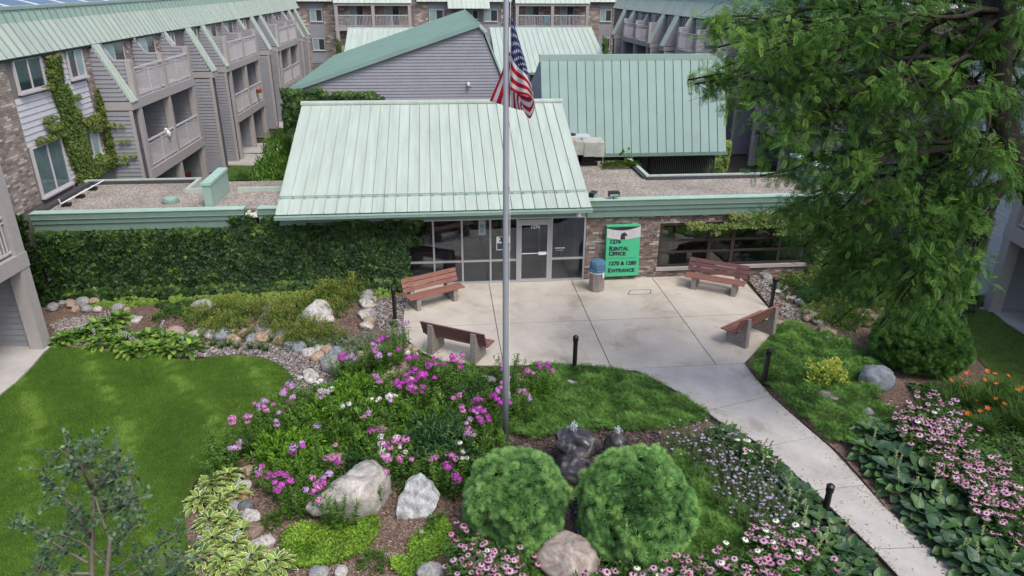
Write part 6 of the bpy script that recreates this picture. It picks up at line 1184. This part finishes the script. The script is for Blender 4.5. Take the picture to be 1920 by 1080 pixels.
for k in range(3):
    y = .15 + k * .26
    for sx in (-1, 1): b0 = len(_v); _v += [(0, y - .03, 0), (0, y + .05, 0), (sx * (.36 - .07 * k), y + .24, .06)]; _f.append((b0, b0 + 1, b0 + 2) if sx > 0 else (b0 + 1, b0, b0 + 2))
FEATHER = (_v, _f)
gc1 = smooth(g((985, 690), (1030, 688), (1160, 697), (1230, 722), (1300, 765), (1340, 790), (1260, 810), (1180, 812), (1060, 815), (1000, 830), (960, 820), (950, 800), (1000, 760), (1020, 720)), 1)
gc2 = smooth(g((1310, 870), (1380, 940), (1440, 990), (1470, 1010), (1440, 1050), (1300, 1060), (1260, 1050), (1300, 950), (1290, 900), (1250, 860)), 1)
gc3 = smooth(g((1462, 605), (1530, 620), (1600, 650), (1660, 690), (1640, 740), (1680, 780), (1640, 830), (1575, 845), (1500, 785), (1450, 740), (1397, 690), (1430, 655)), 1)
for gcp, n in ((gc1, 26000), (gc2, 14000), (gc3, 30000)): cover(gcp, n, GRN['juniper'], (.07, .13), 'ground_cover', .24, FEATHER, 1.1, .9)
def sedum(poly, n): cover(poly, n, GRN['sedum'], (.03, .05), 'sedum_mat', .14, ROUND, .8, .9)
sedum(smooth(g((525, 1000), (580, 985), (640, 990), (700, 965), (715, 985), (700, 1030), (640, 1060), (560, 1075), (530, 1050)), 1), 9000); sedum(smooth(g((775, 1000), (830, 975), (850, 1000), (840, 1040), (790, 1060), (760, 1045)), 1), 3500); sedum(smooth(g((600, 960), (640, 955), (660, 985), (620, 1000)), 1), 1500); sedum(smooth(g((730, 1050), (800, 1055), (800, 1085), (740, 1085)), 1), 1500)
cover(g((90, 560), (420, 545), (420, 550), (240, 560), (110, 568)), 3000, GRN['bright'], (.05, .09), 'ground_cover', .12); cover(g((290, 575), (370, 555), (400, 575), (330, 600)), 1800, GRN['dark'], (.05, .08), 'ground_cover', .16)
cover(g((1480, 520), (1800, 500), (1830, 590), (1740, 600), (1600, 560), (1500, 570)), 9000, GRN['dark'], (.06, .11), 'ground_cover', .16); cover(g((1700, 720), (1930, 740), (1930, 1000), (1800, 900)), 8000, GRN['mid'], (.07, .12), 'ground_cover', .2)
cover(g((860, 1020), (1010, 1050), (1020, 1110), (860, 1110)), 3000, GRN['phlox'], (.07, .12), 'ground_cover', .2); cover(g((1060, 1090), (1480, 1040), (1500, 1110), (1060, 1120)), 6000, GRN['phlox'], (.07, .12), 'ground_cover', .18)
cover(g((470, 830), (560, 770), (640, 710), (720, 680), (960, 700), (1000, 760), (930, 850), (870, 880), (720, 900), (600, 870), (500, 870)), 16000, GRN['phlox'], (.06, .11), 'ground_cover', .22)
# mugo pines
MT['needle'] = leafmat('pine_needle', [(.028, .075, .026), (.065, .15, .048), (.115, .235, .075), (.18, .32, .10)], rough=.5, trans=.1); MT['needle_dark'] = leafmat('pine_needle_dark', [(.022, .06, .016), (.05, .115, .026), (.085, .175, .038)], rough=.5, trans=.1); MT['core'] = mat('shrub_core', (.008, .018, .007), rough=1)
NT2 = 22; _a = np.arange(NT2) * 2.39996; _e = np.linspace(.15, 1.35, NT2); TV = []; TF = []
for a, e in zip(_a, _e): d = Vector((math.cos(a) * math.cos(e), math.sin(e), math.sin(a) * math.cos(e))); s_ = d.cross(Vector((.3, .2, .9))).normalized() * .085; k = len(TV); TV += [tuple(-s_), tuple(s_), tuple(d)]; TF.append((k, k + 1, k + 2))
def pine(label, P, r, h, m, n, tuft):
    t = thing('mugo_pine', label, 'pine', P); ns = n; K = 7
    gi = np.arange(ns) + .5; zz_ = 1 - gi / ns * 1.62; ph = gi * 2.39996; rr2 = np.sqrt(np.maximum(0, 1 - zz_ ** 2)); c = nrm(np.stack([rr2 * np.cos(ph), rr2 * np.sin(ph), zz_], 1) + RS.randn(ns, 3) * .035)
    big = sph(26); bump = (c @ big.T).max(1); srad = .87 + .15 * np.clip((bump - .82) / .18, 0, 1) + RS.randn(ns) * .05; idx = np.repeat(np.arange(ns), K)
    d = nrm(c[idx] + RS.randn(len(idx), 3) * .035); Pp = d * (srad[idx] + RS.randn(len(idx)) * .012)[:, None] * [r, r, h] + [0, 0, h * .78]; Pp[:, 2] = np.maximum(Pp[:, 2], .03)
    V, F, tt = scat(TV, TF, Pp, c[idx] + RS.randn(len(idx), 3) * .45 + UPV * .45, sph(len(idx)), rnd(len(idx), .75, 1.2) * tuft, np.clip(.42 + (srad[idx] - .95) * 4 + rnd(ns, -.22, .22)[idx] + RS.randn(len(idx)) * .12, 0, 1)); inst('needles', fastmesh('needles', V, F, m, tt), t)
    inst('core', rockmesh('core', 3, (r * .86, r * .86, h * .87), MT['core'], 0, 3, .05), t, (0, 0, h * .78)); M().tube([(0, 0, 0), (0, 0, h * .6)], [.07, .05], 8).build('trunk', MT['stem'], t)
def pc_(px, py, z): p = G(px, py, z); p.z = 0; return p
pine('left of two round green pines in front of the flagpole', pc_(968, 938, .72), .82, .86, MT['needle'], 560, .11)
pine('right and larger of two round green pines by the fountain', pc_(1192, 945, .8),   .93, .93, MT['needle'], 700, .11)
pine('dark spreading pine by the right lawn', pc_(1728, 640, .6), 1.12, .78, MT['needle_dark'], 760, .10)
# ---- trees
MT['bark'] = mat('bark', (.045, .038, .033), rough=.95, var=.35, scale=14, bump=.8, bscale=30, stretch=(1, 1, .25)); MT['bark_young'] = mat('bark_young', (.20, .17, .145), rough=.85, var=.25, scale=10)
MT['locust'] = leafmat('locust_leaf', [(.022, .058, .012), (.04, .10, .018), (.068, .15, .026), (.11, .21, .038), (.20, .31, .055)], rough=.5, trans=.35); MT['young_leaf'] = leafmat('young_leaf', [(.025, .055, .028), (.042, .088, .042), (.07, .125, .065), (.12, .18, .10)], rough=.45, trans=.2)
def wander(a, b, n, amp, seed):
    a, b = Vector(a), Vector(b); L = (b - a).length; return [a.lerp(b, i / n) + noise.noise_vector(Vector((i * .45, seed, 0))) * amp * L * math.sin(math.pi * min(1, i / n)) + Vector((0, 0, .06 * L * math.sin(math.pi * i / n))) for i in range(n + 1)]
# pinnate frond: rachis with 9 pairs of leaflets, drooping
_v = [(-.012, 0, 0), (.012, 0, 0), (0, 1, -.2)]; _f = [(0, 1, 2)]
for k in range(7):
    y = .1 + k * .13; zc = -.2 * y * y; L_ = .27 * math.sin(math.pi * (.25 + .6 * k / 7))
    for sx in (-1, 1): b0 = len(_v); _v += [(0, y, zc), (sx * L_ * .6, y - .012, zc - .01), (sx * L_, y + .05, zc - .045), (sx * L_ * .55, y + .085, zc - .015)]; _f += [(b0, b0 + 1, b0 + 2), (b0, b0 + 2, b0 + 3)]
FROND = (_v, _f)
LT = thing('honey_locust_tree', 'large honey locust with feathery leaves overhanging the right side of the garden', 'tree', (13.0, 12.0, 0))
TO = Vector((13.0, 12.0, 0))
def branchmesh(name, specs, m, parent, seg=8): mm = M(); [mm.tube([p - TO for p in pts], rs, sg) for pts, rs, sg in specs]; return mm.build(name, m, parent, smooth=True)
fork = GY(1885, 260, 12.4)
trunk = [TO, Vector((12.5, 12.1, 1.6)), Vector((11.5, 12.3, 3.2)), GY(1945, 370, 12.5), fork, GY(1868, 190, 12.3), GY(1876, 100, 12.2), GY(1885, 20, 12.0), GY(1890, -80, 12.0)]
branchmesh('trunk', [(trunk, [.34, .30, .27, .25, .23, .2, .18, .15, .12], 14)], MT['bark'], LT)
knot = GY(1878, 35, 12.1)
BL = [  # blobs of foliage: px, py, distance, radius, fronds
 (1290, 150, 13.8, .3, 40), (1340, 90, 14.2, .6, 120), (1500, -20, 14, 1.0, 200), (1440, -40, 14.5, .9, 150), (1680, -10, 12.5, 1.1, 200), (1650, 60, 11.6, .9, 160), (1560, 60, 12.2, .9, 180), (1330, 60, 14.5, .55, 90), (1345, 130, 14.0, .6, 150), (1300, 158, 13.8, .4, 60), (1390, 100, 14.0, .8, 270), (1400, 190, 13.4, .75, 240), (1340, 30, 14.5, .5, 90), (1400, 40, 15, .9, 260), (1460, 90, 13.0, .9, 420), (1450, 20, 15, 1.0, 300), (1470, 180, 12.6, .9, 420), (1430, 290, 12.6, .5, 110), (1425, 330, 12.6, .4, 70), (1480, 250, 12.6, .8, 300), (1530, 20, 14.5, 1.0, 320), (1540, 110, 13.5, 1.0, 380), (1560, 200, 12.2, 1.0, 420), (1540, 300, 12.2, .9, 380), (1530, 380, 13.0, .9, 420), (1450, 400, 14.2, .45, 110), (1500, 430, 14.0, .6, 180), (1560, 450, 13.6, .9, 420), (1540, 500, 14.0, .7, 280), (1580, 560, 13.6, .7, 260), (1560, 610, 13.8, .45, 120), (1620, 500, 13.0, .9, 380), (1620, 400, 12.6, 1.0, 420), (1620, 300, 12.0, .9, 280), (1640, 200, 12.0, 1.0, 300), (1620, 100, 13.0, 1.1, 330), (1620, 10, 14.0, 1.1, 330), (1690, 560, 12.6, .7, 260), (1700, 480, 12.2, .9, 360), (1700, 400, 12.0, 1.0, 320), (1720, 300, 12.4, .9, 240), (1730, 210, 11.8, 1.0, 260), (1720, 110, 12.5, 1.0, 280), (1720, 20, 13.5, 1.1, 300), (1760, 530, 12.0, .8, 330), (1790, 460, 12.0, .8, 240), (1800, 360, 12.0, .7, 160), (1800, 260, 12.8, .9, 220), (1810, 160, 11.6, .9, 240), (1810, 60, 12.5, 1.1, 300), (1800, 560, 12.4, .5, 150), (1900, 330, 11.6, .6, 110), (1910, 200, 12.8, .9, 200), (1900, 90, 12.8, 1.0, 260), (1930, 30, 12.0, 1.0, 240), (1640, 620, 13.2, .35, 50), (1740, 600, 12.8, .4, 70), (1580, 330, 11.6, .5, 90), (1680, 160, 11.2, .5, 90), (1790, 320, 12.2, .8, 170), (1840, 290, 11.8, .8, 200), (1850, 220, 12.2, .8, 180), (1770, 410, 11.8, .7, 160), (2000, 200, 12, 1.2, 240), (1990, 60, 12.5, 1.3, 240), (1600, -80, 13.5, 1.4, 300), (1750, -90, 13, 1.4, 300), (1900, -90, 12.5, 1.4, 300)]
specs = []; FP = []; FD = []; FT = []; FS = []; tw_specs = []
for bi, (px, py, Y, rad, nf) in enumerate(BL):
    c = GY(px, py, Y); root = trunk[5 + bi % 3] if py < 300 else (fork if py < 480 else GY(1905, 330, 12.4))
    mid = root.lerp(c, .5) + Vector((0, 0, .45)); pts = wander(root, c, 9, .10, bi * 3.1); r0 = .022 + .009 * min(3, (c - root).length)
    specs.append((pts, [r0 * (1 - .8 * i / 9) + .006 for i in range(10)], 7))
    for k in range(max(5, nf // 22)):
        j = random.randint(5, 9); s = pts[j]; e = c + Vector(sph(1)[0]) * rad * random.uniform(.5, 1.0); e.z -= .15 * rad; tw = wander(s, e, 5, .16, bi * 7.7 + k); specs.append((tw, [.011, .009, .007, .006, .004, .003], 4))
        for q in range(int(1.4 * max(1, nf // max(5, nf // 22)))):
            f = random.uniform(.3, 1.0) * 5; i0 = min(int(f), 4); p = tw[i0].lerp(tw[i0 + 1], f - i0) + Vector(RS.randn(3)) * .10 * rad
            od = (p - c); FP.append(p - TO); FD.append(Vector((od.x, od.y, od.z * .3)) * .8 + Vector(RS.randn(3)) * .45 + Vector((0, 0, -.25))); FS.append(random.uniform(.13, .23)); FT.append(.36 + .28 * (od.z / rad) + RS.randn() * .16 + (.18 if px < 1470 else 0))
branchmesh('branches', specs, MT['bark'], LT)
V, F, tt = scat(FROND[0], FROND[1], np.array(FP), np.array(FD), UPV + RS.randn(len(FP), 3) * .45, np.array(FS), np.clip(FT, 0, 1)); inst('crown', fastmesh('crown', V, F, MT['locust'], tt), LT)
# young tree, lower left
YO = Vector((-3.95, 5.35, 0)); YT = thing('young_tree', 'young blue green leaved tree on the lawn at the lower left', 'tree', YO)
def yt(px, py, Y=5.4): return GY(px, py, Y)
tr1 = [YO, Vector((-3.95, 5.35, 2.0)), yt(172, 1080), yt(173, 1010), yt(177, 950), yt(172, 900), yt(170, 840)]; tr2 = [Vector((-3.9, 5.3, 1.5)), yt(200, 1080, 5.3), yt(207, 1010, 5.3), yt(190, 970, 5.35), yt(178, 930, 5.4)]
mm = M(); TOo = TO; TO = YO
for pts, rs in ((tr1, [.045, .035, .024, .02, .016, .011, .006]), (tr2, [.03, .022, .017, .012, .008])): mm.tube([p - YO for p in pts], rs, 8)
YB = [((165, 1010), (145, 960), (110, 920), (75, 885)), ((172, 1010), (155, 975), (130, 940)), ((165, 1055), (120, 1030), (75, 1000), (45, 985)), ((178, 985), (215, 950), (240, 930), (260, 905)), ((207, 1020), (235, 1000), (255, 985)), ((175, 930), (200, 890), (225, 870)), ((172, 920), (150, 870), (110, 840)), ((178, 950), (210, 940), (255, 960)), ((170, 1075), (110, 1075), (55, 1066)), ((172, 880), (140, 870), (95, 880)), ((200, 1080), (240, 1050), (300, 1020), (330, 1000)), ((200, 1100), (280, 1060), (340, 1060), (400, 1035)), ((172, 900), (215, 900), (235, 880)), ((205, 1060), (160, 1020), (110, 1000)), ((180, 960), (230, 945), (265, 945)), ((300, 1100), (330, 1060), (360, 1040)), ((170, 860), (185, 845), (175, 835)), ((205, 1100), (300, 1090), (370, 1070)), ((60, 1100), (90, 1040), (130, 1010))]
LP_, LD_ = [], []
for i, br in enumerate(YB):
    d0 = random.uniform(-.35, .35); q = [yt(*br[0])] + [yt(p[0], p[1], 5.4 + d0 * (k + 1) / (len(br) - 1)) for k, p in enumerate(br[1:])]; rs = [.013 - .009 * k / (len(q) - 1) for k in range(len(q))]; mm.tube([p - YO for p in q], rs, 6)
    for k in range(17):
        f = random.uniform(.25, 1) * (len(q) - 1); j = min(int(f), len(q) - 2); s = q[j].lerp(q[j + 1], f - j); e = s + Vector(RS.randn(3)) * .10 + Vector((0, 0, .04)); mm.tube([s - YO, e - YO], [.003, .002], 4)
        for l in range(7): LP_.append(s.lerp(e, random.uniform(.3, 1.1)) - YO + Vector(RS.randn(3)) * .015); LD_.append(Vector(RS.randn(3)) * .7 + (e - s).normalized() * .8)
mm.build('trunk', MT['bark_young'], YT, smooth=True)
n = len(LP_); V, F, tt = scat(ROUND[0], ROUND[1], np.array(LP_), np.array(LD_), UPV + RS.randn(n, 3) * .5, np.stack([rnd(n, .032, .044), rnd(n, .042, .058), rnd(n, .03, .04)], 1)); inst('crown', fastmesh('crown', V, F, MT['young_leaf'], tt), YT)
M().tube([yt(170, 982) - YO, yt(183, 986) - YO], .012, 6).build('green_tie', MT['teal'], YT)
# hedge and shrubs beside the main building, bushes in the far court
HG_ = [leafy('hedge_shrub', .7, 1.0, 3200, (.07, .11), GRN['phlox'], width=.45) for _ in range(2)]; HB_ = [leafy('hedge_shrub', .7, 1.0, 2800, (.06, .10), GRN['mid'], width=.4) for _ in range(2)]
for u, v, s, z in ((-8.9, 2.8, 1.15, 1.5), (-9.1, 4.0, 1.2, 1.8), (-9.3, 5.4, 1.2, 2.1), (-9.5, 6.8, 1.2, 2.3), (-9.7, 8.2, 1.2, 2.5), (-9.9, 9.4, 1.2, 2.6), (-9.8, 3.4, .9, .9), (-9.9, 2.8, .8, .8), (-9.3, 10.3, 1.2, 2.6), (-10.1, 11.5, 1.1, 2.3), (-10.3, 13, 1.1, 2.0), (-10.6, 3.0, .9, .9), (-10.2, 4.2, .8, .7)):
    P = Cw(u, v); reg(inst('hedge_shrub', random.choice(HG_), None, P, (0, 0, random.uniform(0, 6)), (s, s, z)), 'tall green hedge shrub', 'shrub', 'hedge along the left side of the pale roof')
for x, y, s in ((-12.6, 35.2, .8), (-12.9, 36.3, .7), (-14.4, 43.6, .6), (-14.9, 45.6, .6), (-12.9, 33.2, .9), (-13.2, 31.5, .8), (-12.4, 47.5, .7), (-11.9, 45.3, .6), (-11.6, 43.7, .6), (-11.2, 41.8, .6)):
    reg(inst('court_shrub', random.choice(HG_ + HB_), None, (x, y, 0), (0, 0, random.uniform(0, 6)), (s, s, s * .7)), 'green shrub in the narrow court', 'shrub', 'shrubs in the court left of the pale roof')
for u, v, s in ((8.9, 3.4, 1.0), (9.6, 4.2, 1.1), (8.7, 5.2, .9), (10.3, 6.5, 1.3), (-13.5, 46, 1.4), (-12.8, 44.5, 1.2)):
    reg(inst('court_shrub', random.choice(HB_), None, Cw(u, v), (0, 0, 0), (s, s, s * 1.2)), 'dark shrub behind the buildings', 'shrub', 'dark shrubs at the back')
sp_ = thing('roof_sapling', 'thin self-sown sapling growing at the gravel roof edge by the air handler', 'plant', Cw(4.0, 4.6, 2.7)); m = M()
for k in range(5): a = k * 1.3; m.tube([(0, 0, 0), (.06 * math.cos(a), .06 * math.sin(a), .25), (.18 * math.cos(a), .18 * math.sin(a), .5 + .05 * k)], .007, 5)
m.build('stems', MT['stem'], sp_); inst('foliage', leafy('foliage', .24, .3, 110, (.07, .1), GRN['bright'], T=ROUND, width=.6), sp_, (0, 0, .3))
q = thing('hanging_basket', 'orange flowering basket on the second balcony unit rail, left wing', 'flower basket', LO + LM @ Vector((4.7, -.12, 2.9)), 0); M().lathe([(.1, 0), (.2, .18), (.19, .2)], 12).build('pot', MT['terracotta'], q); inst('flowers', leafy('flowers', .15, .14, 90, (.04, .06), PET['orange'], T=ROUND, width=.8), q, (0, 0, .2))
# ---- labels for the registered repeats: which landmark, which side, how far out
_T = 'first second third fourth fifth sixth seventh eighth ninth tenth eleventh twelfth thirteenth fourteenth fifteenth sixteenth seventeenth eighteenth nineteenth twentieth'.split(); ORDX = ['nearest'] + [q + ' nearest' for q in _T[1:]] + ['twenty-' + q + ' nearest' for q in _T[:9]] + ['thirtieth nearest'] + ['thirty-' + q + ' nearest' for q in _T[:9]]
ORD = ['nearest', 'second nearest', 'third nearest', 'fourth nearest', 'fifth nearest', 'sixth nearest', 'seventh nearest', 'eighth nearest', 'ninth nearest', 'tenth nearest', 'eleventh nearest', 'twelfth nearest'] + ['farther'] * 80
LMK += [('pale shed roof', tuple(Cw(-8, 3)[:2])), ('far court', (-12.5, 42)), ('ribbon window', tuple(Cw(7, -.3)[:2])), ('right lawn', (11.8, 13.8))]
slots = {}
for o, desc, grp in REG:
    x, y = o.location.x, o.location.y; lm, lp = min(LMK, key=lambda q: (q[1][0] - x) ** 2 + (q[1][1] - y) ** 2); dx, dy = x - lp[0], y - lp[1]
    side = ('right' if dx > 0 else 'left') if abs(dx) > abs(dy) else ('back' if dy > 0 else 'front'); slots.setdefault((desc, lm, side), []).append((math.hypot(dx, dy), o))
for (desc, lm, side), L_ in slots.items():
    L_.sort(key=lambda q: q[0])
    for i, (_, o) in enumerate(L_): o['label'] = f"{desc}, {ORDX[min(i, 38)]} the {lm} on its {side} side"
